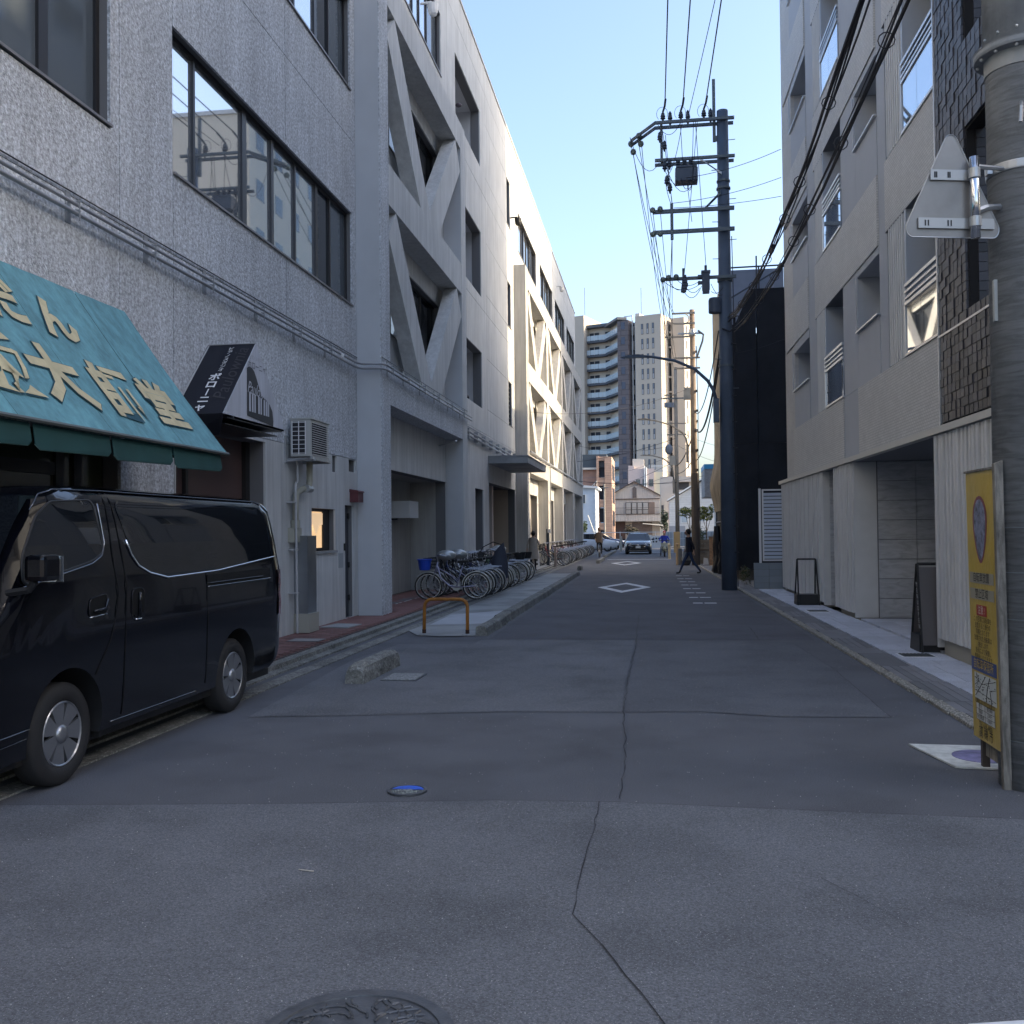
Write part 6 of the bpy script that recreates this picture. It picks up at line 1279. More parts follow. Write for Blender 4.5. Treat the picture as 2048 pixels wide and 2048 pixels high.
for x0, z0, x1, z1, sag in ((1.0, 11.1, 1.15, 11.1, .35), (.85, 11.1, 1.1, 11.05, .28), (.4, 11.6, 1.25, 11.1, .6), (-.5, 12.3, .3, 11.6, .55), (.25, 12.6, .85, 12.6, .3), (.35, 12.6, .62, 10.3, -.05), (.45, 12.3, .6, 10.4, .05), (.85, 12.6, .9, 11.45, -.05), (1.2, 12.6, 1.15, 11.45, .05), (.35, 11.5, .75, 10.9, .1), (.45, 10.9, .62, 10.35, .1),
                      (1.0, 11.05, 1.12, 9.9, 0), (.38, 8.3, 1.3, 8.2, .18), (.7, 8.35, 1.3, 8.3, .14), (.9, 8.2, 1.3, 8.1, .16), (.48, 8.35, .85, 8.1, .12), (.9, 8.0, 1.35, 8.15, .22), (1.6, 8.2, 1.9, 7.9, .12), (1.6, 8.0, 1.92, 8.1, .1), (.9, 12.6, .5, 11.2, .25), (1.3, 12.6, .9, 8.5, .0), (1.25, 12.6, 1.48, 8.6, 0)):
    P = [(x0+(x1-x0)*q/8, py_-.25, z0+(z1-z0)*q/8-4*sag*(q/8)*(1-q/8)) for q in range(9)]; b.tube(P, .008, 4)
b.build('jumper_wires', WIRE, U1_)
for x, z in ((.42, 11.3), (.47, 10.9), (.55, 11.35), (.55, 10.7), (.3, 12.1), (.42, 11.85)): b = MB(); insulator(b, x, py_-.25, z, .3); b.build('strain_insulator', INS, U1_)
# street lamps on three of the poles
def lamp(name, lab, pts, r, head, mat, box):
    t = thing(name, lab, 'street lamp', pts[0]); MB().tube(pts, r, 10, radii=[r*1.15-(r*.45)*i/(len(pts)-1) for i in range(len(pts))]).build('arm', mat, t, smooth=True)
    hx, y, z, L_, hr = head; MB().prism([(hx, y-hr, z), (hx-L_*.4, y-hr*1.1, z+hr*.9), (hx-L_*.8, y-hr, z+hr*.6), (hx-L_, y-hr*.6, z-hr*.1), (hx-L_*.9, y-hr, z-hr*.5), (hx-L_*.2, y-hr, z-hr*.55)], (0, hr*2, 0)).build('lamp_head', mat, t)
    MB().box(hx-L_*.85, hx-L_*.25, y-hr*.7, y+hr*.7, z-hr*.72, z-hr*.56).build('lens', M('lamp_diffuser', (.35, .36, .36), .3), t); MB().box(*box).build('fixing_box', mat, t); return t
lamp('street_lamp', 'blue-grey street lamp with a long curved arm on the thick near utility pole', [(1.69, 26.45, 5.1), (1.62, 26.45, 5.38), (1.48, 26.45, 5.62), (1.14, 26.45, 5.95), (.62, 26.45, 6.19), (0, 26.45, 6.32), (-.45, 26.45, 6.35)], .045, (-.05, 26.45, 6.34, .78, .06), PBL, (1.62, 1.76, 26.3, 26.6, 4.5, 5.12))
lamp('street_lamp', 'pale curved street lamp on the brown middle utility pole', [(1.56, 44.9, 5.5), (1.5, 44.9, 5.8), (1.35, 44.9, 6.06), (.83, 44.9, 6.42), (.13, 44.9, 6.65), (-.5, 44.9, 6.73)], .04, (-.1, 44.9, 6.72, .62, .05), PGR, (1.50, 1.62, 44.8, 45, 4.7, 5.5))
lamp('street_lamp', 'farthest curved street lamp on the light grey pole', [(1.27, 61.9, 4.8), (1.2, 61.9, 5.55), (1.0, 61.9, 5.85), (.61, 61.9, 6.15), (0, 61.9, 6.33), (-.5, 61.9, 6.37)], .045, (-.2, 61.9, 6.36, .62, .05), PGR, (1.2, 1.34, 61.8, 62, 3.9, 4.8))
# near pole at the right edge, also seen mirrored in the left windows
NP = utility_pole('utility_pole', 'thick weathered concrete utility pole at the right edge of the view', 2.335, 6.52, 12.9, .20, .185, PCN)
PSL = M('pole_sleeve', (.27, .28, .29), .7, var=.2, vscale=6, bump=.004, bscale=40, streak=.1)
MB().lathe((2.335, 6.52, 4.66), [(.207, 0), (.207, .9), (.20, 1.6)], 28).build('upper_sleeve', PSL, NP, smooth=True)
b = MB().lathe((2.335, 6.52, 4.60), [(.205, 0), (.258, .005), (.262, .02), (.258, .045), (.262, .055), (.21, .075)], 32); b.build('flange', PSL, NP)
b = MB()
for k in range(12):
    a = k*pi/6+.15; b.ball((2.335+.236*cos(a), 6.52+.236*sin(a), 4.595), .012).ball((2.335+.212*cos(a), 6.52+.212*sin(a), 4.72), .01)
tag(b.build('bolt', STEEL, NP), kind='stuff')
MB().lathe((2.335, 6.52, 4.50), [(.2015, 0), (.2015, .1)], 28).build('pale_collar', M('pale_band', (.36, .36, .35), .7), NP)
MB().lathe((2.335, 6.52, 3.845), [(.203, 0), (.205, .008), (.205, .05), (.203, .056)], 28).box(2.11, 2.14, 6.44, 6.5, 3.85, 3.9).build('steel_band', STEEL, NP)
for z in (1.62, 1.34, .30, 1.05): MB().lathe((2.335, 6.52, z), [(.203, 0), (.204, .004)], 24).build('tie_wire', M('tie_wire', (.3, .34, .36), .4, metal=.6), NP)
MB().tube([(2.28, 6.34, 4.25), (2.26, 6.28, 4.2), (2.25, 6.27, 4.1)], .012, 6).tube([(2.3, 6.33, 3.45), (2.28, 6.27, 3.45)], .014, 6).build('step_bolt', STEEL, NP)
MB().box(2.135, 2.155, 6.44, 6.475, 2.92, 3.18).build('tag_plate', M('plate_pale', (.45, .46, .44), .6, dirt=.3), NP)
arms_hv(NP, 2.3, 6.5, 12.68, 11.65)
MB().box(1.0, 1.6, 6.3, 6.7, 11.05, 11.45).build('switch_gear', BOXP, NP, bevel=.01)
# middle and far poles
P2 = utility_pole('utility_pole', 'brown weathered utility pole right of the walking woman', 1.86, 45, 11.7, .17, .115, PTN)
for z, x0, x1 in ((11.52, .95, 1.98), (11.05, 1.0, 1.98), (10.45, .62, 1.75), (9.47, .98, 2.18), (9.0, .98, 2.18)): MB().box(x0, x1, 44.82, 44.88, z-.04, z+.04).build('crossarm', PGR, P2)
MB().tube([(1.55, 44.8, 11.5), (1.7, 44.8, 11.35), (1.7, 44.8, 11.15), (1.6, 44.8, 11.05)], .03, 5).build('brace', PGR, P2); MB().lathe((1.86, 45, 10.5), [(.16, 0), (.16, .3)], 10).box(1.2, 2.3, 44.8, 44.9, 10.55, 10.62).build('line_fitting', STEEL, P2)
MB().tube([(2.1, 44.8, 10.7), (2.35, 44.8, 10.5), (2.3, 44.8, 10.2), (2.05, 44.8, 9.5)], .05, 6).build('cable_end', INS, P2); MB().box(1.42, 1.72, 44.7, 44.9, 7.55, 8.1).box(1.62, 1.74, 44.6, 44.7, 7.55, 7.75).build('transformer', M('pale_box', (.36, .36, .34), .6), P2)
b = MB()
for k in range(9): z = 2.5+k*.9; b.box(1.98, 2.06, 44.85, 44.95, z, z+.1)
b.tube([(2.02, 44.85, 10), (2.06, 44.85, 7), (2.03, 44.85, 5), (2.08, 44.85, 2), (2.03, 44.85, 0)], .02, 5).build('riser_cable', WIRE, P2)
MB().cyl((1.88, 45, 0), (1.88, 45, 4.2), .185, .18, seg=14).build('dark_guard', M('dark_pole_guard', (.07, .06, .055), .8), P2)
P3 = utility_pole('utility_pole', 'light grey slim utility pole left of the brown one', 1.47, 62, 11.9, .135, .10, PGR)
MB().box(.55, 2.35, 61.85, 61.93, 9.88, 9.96).box(.75, 1.5, 61.85, 61.93, 10.1, 10.16).build('crossarm', ARM, P3); MB().box(.75, 1.35, 61.75, 61.95, 9.35, 9.65).ball((1.0, 61.8, 6.7), .25, sc=(1, .6, 1.3)).build('switch_gear', M('blue_grey_gear', (.16, .2, .27), .5), P3); MB().box(1.05, 1.4, 61.8, 61.9, 5.7, 6.3).build('fixing_box', M('pale_box', (.36, .36, .34), .6), P3)
for z in (8.3, 7.6): MB().box(.9, 2.1, 61.9, 61.96, z, z+.07).build('crossarm', PGR, P3)
tag(MB().cyl((-5.0, 100, 0), (-5.0, 100, 6.4), .1, .08, seg=8).box(-5.4, -4.6, 99.9, 100, 6.0, 6.08).build('slim_pole', PGR), 'slim pale pole between the brick apartment block and the gable house', 'pole')
# wires
def sagw(p, q, sag, n=14): P, Q = Vector(p), Vector(q); return [P.lerp(Q, i/n)-Vector((0, 0, 4*sag*(i/n)*(1-i/n))) for i in range(n+1)]
def wires(lab, ws, name='power_line', mat=None):
    t = thing(name, lab, 'cable', ws[0][0])
    for p, q, sag, r in ws: MB().tube(sagw(p, q, sag), r, 5).build('wire', mat or WIRE, t)
    return t
wires('three thick power lines running overhead toward the viewer from the blue-grey pole', [((.45, 26.0, 13.12), (.45, 6.5, 13.1), .1, .016), ((.93, 26.0, 13.12), (.93, 6.5, 13.1), .1, .016), ((1.54, 26.0, 13.12), (1.75, 6.5, 13.1), .1, .016)])
wires('thin wire slanting up to the right from the top crossarm across the three thick lines', [((1.1, 26.5, 12.95), (2.35, 6.5, 13.4), .15, .009)])
wires('four thin lines sloping down from the end of the top crossarm to the brown pole', [((-.5, 27.7, 12.66), (.98, 44.8, 11.5), .5, .010), ((-.3, 27.4, 12.7), (1.05, 44.8, 11.5), .7, .010), ((-.45, 27.8, 12.46), (1.0, 44.8, 11.05), .9, .010), ((-.2, 27.4, 12.5), (.7, 44.8, 10.45), 1.1, .010)])
wires('thin lines leading away from the middle and lower crossarms of the blue-grey pole', [((.08, 26.3, 10.26), (1.0, 44.8, 9.47), .4, .009), ((.28, 26.3, 10.28), (1.1, 44.8, 9.47), .5, .009), ((.08, 26.3, 9.6), (1.0, 44.8, 9.0), .5, .009), ((.33, 26.3, 8.36), (.95, 61.9, 8.3), .4, .011), ((.62, 26.3, 10.2), (.95, 61.9, 12), .3, .014), ((.59, 26.3, 9.5), (1.2, 61.9, 7.6), .1, .01)])
wires('three service wires strung from the blue-grey pole to the side of the apartment building', [((.75, 26.4, 11.1), (3.45, 26.2, 11.65), .12, .008), ((.6, 26.4, 10.45), (3.45, 26.2, 10.9), .1, .008), ((.65, 26.4, 10.32), (3.45, 26.2, 10.4), .05, .008)])
def bundle(lab, p, q, sag, nn, ringn, seed):
    t = thing('cable_bundle', lab, 'cable', p); rg = random.Random(seed); base = sagw(p, q, sag, 26)
    for i in range(nn):
        o = Vector((rg.uniform(-.045, .045), 0, rg.uniform(-.045, .045))); MB().tube([v+o+Vector((.02*sin(k*.9+i*2), 0, .02*cos(k*.8+i))) for k, v in enumerate(base)], .012 if i else .02, 5).build('cable', WIRE, t)
    MB().tube([v+Vector((0, 0, .10)) for v in base], .008, 5).build('messenger_wire', WIRE, t)
    for k in range(ringn):
        v = base[int((k+.5)/ringn*26)]; MB().tube([(v.x+.085*cos(a), v.y, v.z+.03+.085*sin(a)) for a in [j*pi/5 for j in range(10)]], .007, 4, close=True).build('hanger_ring', WIRE, t)
    b = MB().lathe(base[11]-Vector((0, 0, 0)), [(.02, -.25), (.045, -.18), (.045, .18), (.02, .25)], 7, axis='Y'); b.build('splice', INS, t)
bundle('thick upper bundle of telephone cables running up in front of the apartment building', (2.08, 26.4, 7.25), (2.34, 6.5, 7.9), .85, 4, 9, 1)
bundle('thinner lower cable with spiral hangers running in front of the apartment building', (2.2, 26.3, 6.9), (2.48, 6.5, 7.0), .62, 2, 9, 2)
wires('tangle of dark cables from the blue-grey pole down to the brown pole', [((1.85, 26.7, 6.6), (1.95, 44.9, 6.2), .9, .035), ((1.85, 26.7, 6.4), (1.98, 44.9, 4.8), .6, .02), ((1.8, 26.7, 7.0), (1.9, 44.9, 7.0), .8, .018), ((2.02, 44.9, 6.6), (1.5, 61.9, 5.7), .4, .03), ((2.0, 44.9, 5.2), (1.5, 61.9, 5.2), .3, .02)])
wires('dark wire crossing in front of the gable house from the braced building to the poles', [((-4.95, 60, 4.75), (1.45, 61.9, 4.6), .15, .018), ((-4.95, 64, 6.2), (1.45, 61.9, 7.4), .2, .014), ((-4.95, 66, 7.4), (1.45, 61.9, 7.0), .4, .010)])
wires('thin wires stretched between the slim pale pole and the junction poles', [((-5, 100, 6.0), (1.45, 62, 6.0), .3, .014), ((-5, 100, 5.9), (1.45, 62, 5.2), .3, .012), ((-9, 100, 7.2), (1.45, 62, 6.4), .6, .010), ((-5, 100, 6.3), (6.5, 90, 7.0), .5, .014), ((1.45, 62, 7.9), (9, 92, 9), .4, .012), ((1.45, 62, 7.0), (9, 92, 7.6), .5, .012)])
wires('thin service wire strung in front of the far braced bays', [((T+.1, 39.2, 6.5), (1.9, 45, 8.2), .5, .008), ((2.0, 26.7, 6.35), (3.5, 26.0, 6.6), .06, .007)])
# =====================================================  ROAD SIGN SEEN FROM BEHIND, NOTICE BOARD  =====================================================
RS = thing('road_sign', 'back of a triangular metal road sign clamped to the near utility pole', 'sign', (1.85, 6.3, 3.4)); ALU = M('sign_aluminium', (.30, .29, .28), .42, metal=.55, var=.18, vscale=3)
A0 = Vector((1.56, 6.22, 0)); A1 = Vector((2.14, 6.36, 0)); dU = (A1-A0).normalized(); LW = (A1-A0).length; nN = Vector((dU.y, -dU.x, 0))   # normal toward the viewer
if nN.y > 0: nN = -nN
def sp(u, z, o=0): return A0+dU*(u*LW)+nN*o+Vector((0, 0, z))
tri = rounded([(0, 3.42), (.5, 4.06), (1, 3.42)], .001)
oc = []
for (cx, cz, a0, a1) in ((.07, 3.47, 150, 270), (.93, 3.47, 270, 390), (.5, 4.0, 30, 150)):
    for k in range(7): a = radians(a0+(a1-a0)*k/6); oc.append((cx+.075*cos(a), cz+.055*sin(a)))
MB().prism([sp(u, z) for u, z in oc], nN*-.004).build('sign_plate', ALU, RS)
MB().tube([sp(u, z, .001) for u, z in oc], .004, 5, close=True).build('rim', STEEL, RS)
for z, u0, u1 in ((3.80, .26, .74), (3.50, .12, .94)):
    b = MB(); b.prism([sp(u0, z-.032, .002), sp(u1, z-.032, .002), sp(u1, z+.032, .002), sp(u0, z+.032, .002)], nN*.014); br_ = b.build('channel', M('channel_alu', (.42, .42, .42), .35, metal=.6), RS)
    b = MB()
    for q in (.08, .12, .38, .42):
        u = u0+(u1-u0)*(q+.0)
        b.prism([sp(u, z-.018, .017), sp(u+.012, z-.018, .017), sp(u+.012, z+.018, .017), sp(u, z+.018, .017)], nN*.002)
    b.build('slot', BLACKP, br_)
pc_ = sp(.70, 0, .05); MB().cyl((pc_.x, pc_.y, 3.40), (pc_.x, pc_.y, 3.90), .029, seg=16).build('post_pipe', CHROME, RS, smooth=True)
for z in (3.80, 3.50): MB().lathe((pc_.x, pc_.y, z), [(.034, -.03), (.034, .03)], 14).build('clamp', STEEL, RS)
MB().tube([(pc_.x, pc_.y, 3.56), (2.06, 6.32, 3.60), (2.17, 6.42, 3.63)], .02, 6).tube([(pc_.x+.02, pc_.y, 3.84), (2.2, 6.4, 3.86)], .014, 6).build('bracket_arm', STEEL, RS)
NB = thing('notice_board', 'tall narrow yellow notice board with a map and text tied to the utility pole', 'notice board', (2.16, 6.7, 0))
YEL = M('yellow_board', (.52, .36, .045), .35, var=.1, vscale=6, coat=.5, bump=.004, bscale=14); WOOD = M('grey_wood', (.22, .20, .17), .85, var=.3, vscale=5, wave=(9, .35, (3, 3, .5)), bump=.003)
y_l, y_r, zb0, zb1 = 6.98, 6.46, .22, 1.99     # left edge in the picture is the farther one
def nbp(u, v, o=0): y = y_l+(y_r-y_l)*u; z = zb0+(zb1-zb0)*v; return Vector((2.125-.02*v-o, y, z))
MB().prism([nbp(0, 0), nbp(1, 0), nbp(1, 1), nbp(0, 1)], (.006, 0, 0)).build('yellow_sheet', YEL, NB)
MB().prism([(2.165, 6.40, 0), (2.12, 6.40, 0), (2.10, 6.40, 2.02), (2.15, 6.40, 2.04)], (0, .045, 0)).build('wooden_post', WOOD, NB)
MB().box(2.165, 2.21, 6.93, 6.975, 0, .3).build('wooden_leg', M('dark_wood', (.06, .05, .045), .85), NB); MB().prism([nbp(-.01, 1.0, -.008), nbp(1.03, 1.0, -.008), nbp(1.03, 1.008, -.008), nbp(-.01, 1.008, -.008)], (-.02, 0, 0)).box(2.175, 2.2, 6.48, 6.9, .1, .24).build('wooden_back', WOOD, NB)
def decal(u0, u1, v0, v1, name, col, o=.002, rough=.5):
    return MB().prism([nbp(u0, v0, o), nbp(u1, v0, o), nbp(u1, v1, o), nbp(u0, v1, o)], (-.0008, 0, 0)).build(name, M(name+'_print', col, rough), NB)
el = [(.5+.34*cos(a)*(.75+.25*sin(a)), .785+.125*sin(a)) for a in [k*pi/12 for k in range(24)]]
MB().prism([nbp(u, v, .0015) for u, v in el], (-.0005, 0, 0)).build('picture_border', M('faded_red', (.22, .07, .08), .5), NB)
MB().prism([nbp(.5+(u-.5)*.8, .785+(v-.785)*.9, .0025) for u, v in el], (-.0005, 0, 0)).build('picture', M('faded_blue_photo', (.16, .18, .26), .4, var=.8, vscale=22), NB)
decal(.05, .95, .585, .625, 'faded_band', (.30, .28, .22)); decal(.05, .95, .525, .565, 'faded_band', (.30, .28, .22))
decal(.28, .66, .465, .505, 'red_box', (.35, .045, .03)); decal(.02, .95, .255, .305, 'blue_box', (.06, .09, .24)); decal(.12, .92, .150, .248, 'white_panel', (.50, .53, .52)); 
decal(.16, .84, .073, .135, 'white_table', (.55, .56, .54))
U_ = Vector((0, -1, 0)); V_ = Vector((-.011, 0, 1)).normalized()
INK = M('board_ink', (.03, .025, .02), .6); YINK = M('yellow_ink', (.55, .4, .08), .5); WINK = M('white_ink', (.6, .5, .45), .5)
def bt(s_, u, v, size, mat, sx=.9): tb = text_mesh(s_, size, nbp(u, v, .0045), U_*sx, V_, 0); return tb.build('lettering', mat, NB, recalc=False)
bt('\u6ce8\u610f !', .47, .485, .06, WINK); bt('\u81ea\u8ee2\u8eca\u653e\u7f6e', .5, .605, .07, INK); bt('\u7981\u6b62\u533a\u57df', .5, .545, .07, INK)
for i, q in enumerate(('\u3053\u306e\u533a\u57df\u306b\u81ea\u8ee2\u8eca\u3092', '\u653e\u7f6e\u3059\u308b\u3068\u901a\u884c\u306e', '\u969c\u5bb3\u3068\u306a\u308a\u307e\u3059', '\u653e\u7f6e\u3055\u308c\u305f\u81ea\u8ee2\u8eca\u306f', '\u64a4\u53bb\u3057\u307e\u3059', '\u6761\u4f8b\u306b\u3088\u308a\u4fdd\u7ba1\u3057', '\u8cbb\u7528\u3092\u3044\u305f\u3060\u304d\u307e\u3059', '\u3054\u5354\u529b\u304f\u3060\u3055\u3044')): bt(q, .5, .450-i*.0235, .042, INK)
bt('\u81ea\u8ee2\u8eca\u4fdd\u7ba1\u6240', .48, .28, .072, YINK); bt('\u8fd4\u9084\u6642\u306b\u6b21\u306e\u8cbb\u7528\u304c\u5fc5\u8981\u3067\u3059', .5, .1425, .034, INK)
for i, (a, c) in enumerate((('\u7a2e \u5225', '\u64a4\u53bb\u8cbb\u7528'), ('\u81ea\u8ee2\u8eca', '2,500\u5186'), ('\u539f\u4ed8\u81ea\u8ee2\u8eca', '4,000\u5186'))): bt(a, .32, .1265-.021*i, .034, INK, .8); bt(c, .66, .1265-.021*i, .034, INK, .8)
b = MB()
for v in (.073, .0935, .1145, .135): b.prism([nbp(.16, v-.0006, .004), nbp(.84, v-.0006, .004), nbp(.84, v+.0006, .004), nbp(.16, v+.0006, .004)], (-.0006, 0, 0))
for u in (.16, .49, .84): b.prism([nbp(u-.003, .073, .004), nbp(u+.003, .073, .004), nbp(u+.003, .135, .004), nbp(u-.003, .135, .004)], (-.0006, 0, 0))
b.build('table_rules', INK, NB)
bt('TEL 669-4800', .5, .058, .05, INK); bt('\u9ad8 \u69fb \u5e02', .5, .028, .085, INK)
b = MB(); rg = random.Random(12)
for pts in (((.15, .16), (.3, .19), (.55, .245)), ((.55, .152), (.6, .2), (.7, .246)), ((.14, .23), (.4, .21), (.9, .24)), ((.75, .152), (.7, .2), (.9, .21)), ((.14, .18), (.5, .175), (.9, .165)), ((.2, .246), (.3, .22), (.14, .2))):
    for (a, c) in zip(pts[:-1], pts[1:]): b.tube([nbp(a[0], a[1], .004), nbp(c[0], c[1], .004)], .0018, 4)
for i in range(46): u, v = rg.uniform(.15, .88), rg.uniform(.155, .243); b.prism([nbp(u, v, .004), nbp(u+.03, v, .004), nbp(u+.03, v+.003, .004), nbp(u, v+.003, .004)], (-.0005, 0, 0))
tag(b.build('map_lines', INK, NB), kind='stuff')

# =====================================================  BICYCLES  =====================================================
def make_bike():
    t = local(thing('bicycle', 'bicycle', 'bicycle', (0, 0, 0)))
    RM = M('bike_rim', (.5, .51, .53), .25, metal=.9); BF = M('bike_frame_black', (.03, .032, .04), .3, coat=.6); BS = M('bike_steel', (.35, .36, .38), .3, metal=.8)
    for cx in (0, -1.08):
        c = (cx, 0, .315); circ = lambda r, n=22: [(cx+r*cos(a), 0, .315+r*sin(a)) for a in [2*pi*k/n for k in range(n)]]
        w_ = MB().tube(circ(.295), .019, 6, close=True).build('wheel', RUBBER, t); MB().tube(circ(.272), .010, 5, close=True).build('rim', RM, w_)
        b = MB().cyl((cx, -.05, .315), (cx, .05, .315), .028, seg=8)
        for k in range(18): a = 2*pi*k/18; b.tube([(cx, .02*(-1)**k, .315), (cx+.27*cos(a), 0, .315+.27*sin(a))], .0022, 3)
        b.build('spokes', BS, w_)
        MB().tube([(cx+.325*cos(a), 0, .315+.325*sin(a)) for a in [radians(q) for q in range(-10 if cx == 0 else 20, 181 if cx == 0 else 150, 17)]], .016, 5).build('mudguard', BS, t)
    MB().tube([(-.88, 0, .80), (-.80, 0, .50), (-.62, 0, .33), (-.45, 0, .29)], .021, 7).tube([(-.45, 0, .29), (-.30, 0, .78)], .017, 6).tube([(-.45, .04, .29), (0, .06, .315)], .011, 5).tube([(-.45, -.04, .29), (0, -.06, .315)], .011, 5).tube([(-.34, .03, .62), (0, .06, .315)], .009, 5).tube([(-.86, 0, .86), (-.92, 0, .62)], .022, 7).tube([(-.84, 0, .72), (-.38, 0, .44)], .014, 6).build('frame', BF, t, smooth=True)
    MB().tube([(-.92, .05, .62), (-1.0, .06, .5), (-1.08, .06, .315)], .012, 6).tube([(-.92, -.05, .62), (-1.0, -.06, .5), (-1.08, -.06, .315)], .012, 6).build('fork', BS, t)
    MB().tube([(-.66, -.27, .99), (-.80, -.25, 1.03), (-.90, -.10, 1.0), (-.90, .10, 1.0), (-.80, .25, 1.03), (-.66, .27, .99)], .012, 6).tube([(-.86, 0, .86), (-.89, 0, 1.0)], .014, 6).build('handlebar', BS, t)
    MB().prism([(-.17, -.10, .84), (-.17, .10, .84), (-.42, .03, .83), (-.42, -.03, .83)], (0, 0, .06)).build('saddle', BLACKP, t, bevel=.015)
    def bask(x0, x1, z0, z1, nm, mt):
        b = MB()
        for f in (0, .33, .66, 1):
            z = z0+(z1-z0)*f; e = .035*(1-f); b.tube([(x0+e, -.15+e, z), (x1-e, -.15+e, z), (x1-e, .15-e, z), (x0+e, .15-e, z)], .006, 4, close=True)
        for i in range(7):
            q = i/6; 
            for sy_ in (-1, 1): b.tube([(x0+.035+(x1-x0-.07)*q, sy_*.115, z0), (x0+(x1-x0)*q, sy_*.15, z1)], .004, 3)
            b.tube([(x0+.035, -.115+.23*q, z0), (x0, -.15+.3*q, z1)], .004, 3).tube([(x1-.035, -.115+.23*q, z0), (x1, -.15+.3*q, z1)], .004, 3)
        b.box(x0+.04, x1-.04, -.11, .11, z0, z0+.006); b.build(nm, mt, t)
    bask(-1.30, -.98, .70, .93, 'basket', BLACKP)
    MB().tube([(-.25, .06, .70), (.22, .06, .68), (.22, -.06, .68), (-.25, -.06, .70)], .008, 5).tube([(.12, .07, .68), (0, .07, .315)], .006, 4).tube([(.12, -.07, .68), (0, -.07, .315)], .006, 4).build('rear_rack', BS, t)
    MB().tube([(-.02, .08, .3), (.10, .10, .03), (.10, -.10, .03), (-.02, -.08, .3)], .009, 5).build('kickstand', BS, t)
    MB().lathe((-.45, .055, .29), [(.09, 0), (.09, .012)], 14, axis='Y').tube([(-.45, .08, .29), (-.40, .08, .13), (-.40, .17, .13)], .01, 5).tube([(-.45, -.06, .29), (-.50, -.06, .45), (-.50, -.15, .45)], .01, 5).build('crank', BS, t)
    return t
bike = make_bike(); index_children(); rg = random.Random(21)
FR = [M('frame_%s' % n, c, .3, coat=.6, metal=.3) for n, c in (('black', (.02, .022, .03)), ('silver', (.38, .39, .42)), ('lilac', (.30, .29, .40)), ('green', (.04, .10, .05)), ('navy', (.02, .03, .09)), ('wine', (.12, .02, .03)))]
first = True; row = []
for i in range(10): row.append((21.6+i*.52+rg.uniform(-.05, .05), 'nearer'))
for i in range(4): row.append((27.9+i*.5, 'middle'))
for i in range(22): row.append((42.4+i*.85+rg.uniform(-.15, .15), 'far'))
names = {0: 'nearest bicycle with a pale lilac frame and a bright blue bucket on its front', 1: 'bicycle behind the blue bucket one with a silver helmet-like cover on the handlebar', 5: 'bicycle carrying a dark rain hood with a clear window on its rear seat'}
cn = ('black', 'silver', 'lilac', 'green', 'navy', 'wine red')
for i, (y, grp) in enumerate(row):
    k = (2, 0, 4, 0, 1, 0, 0, 4, 0, 1, 3, 0, 0, 0)[i] if i < 14 else rg.randrange(6)
    g_ = {'nearer': 'bicycles parked in front of the recessed bay', 'middle': 'bicycles parked before the entrance canopy', 'far': 'bicycles parked along the far columns'}[grp]
    j = i if grp == 'nearer' else (i-10 if grp == 'middle' else i-14)
    ordn = 'first second third fourth fifth sixth seventh eighth ninth tenth eleventh twelfth thirteenth fourteenth fifteenth sixteenth seventeenth eighteenth nineteenth twentieth twenty-first twenty-second'.split()
    lab = names.get(i) or '%s-framed bicycle, %s from the near end of the %s' % (cn[k], ordn[j], {'nearer': 'rack in front of the recessed bay', 'middle': 'small group before the canopy', 'far': 'row along the far columns'}[grp])
    c = copy_tree(bike, (-3.98-(.0 if grp != 'far' else -.0)+rg.uniform(-.05, .05), y, .1), rg.uniform(.02, .28), lab, swap={'frame': {0: FR[k]}}, group=g_, skip=('basket',) if i == 0 else ())
    local(c)
    if i == 0:
        MB().lathe((-1.16, 0, .68), [(.12, 0), (.155, .22), (.175, .23), (.17, .25), (.15, .24), (.11, .03)], 18, caps=False).lathe((-1.16, 0, .68), [(.12, 0), (.12, .01)], 18).build('bucket', M('blue_bucket', (.012, .055, .42), .4), c)
    if i in (1, 3, 13): MB().ball((-.78, 0, 1.0), .2, 0, 14, 8, (1.15, .8, .6)).build('handlebar_cover', M('silver_cover', (.42, .44, .44), .3, metal=.5, var=.2), c, smooth=True)
    if i == 5:
        MB().grid(lambda u, v: (.05+.30*(1-v*.5)*cos(u*2*pi)*(.75+.2*sin(v*3)), .22*(1-v*.6)*sin(u*2*pi), .36+.9*v-.12*v*(1-cos(u*2*pi))), 18, 10).build('rain_hood', M('hood_cloth', (.035, .04, .06), .7, bump=.01, bscale=12), c, smooth=True)
        MB().tube([(-.5, 0, .9), (-.35, 0, 1.15), (-.1, 0, 1.27), (.12, 0, 1.2), (.2, 0, 1.0)], .014, 6).build('hood_frame', BLACKP, c)
    if i in (11, 13, 6): MB().lathe((.06, 0, .70), [(.13, 0), (.18, .2)], 14, caps=False).build('rear_basket', BLACKP, c)
def kill(o):
    for ch in list(o.children): kill(ch)
    bpy.data.objects.remove(o)
kill(bike)
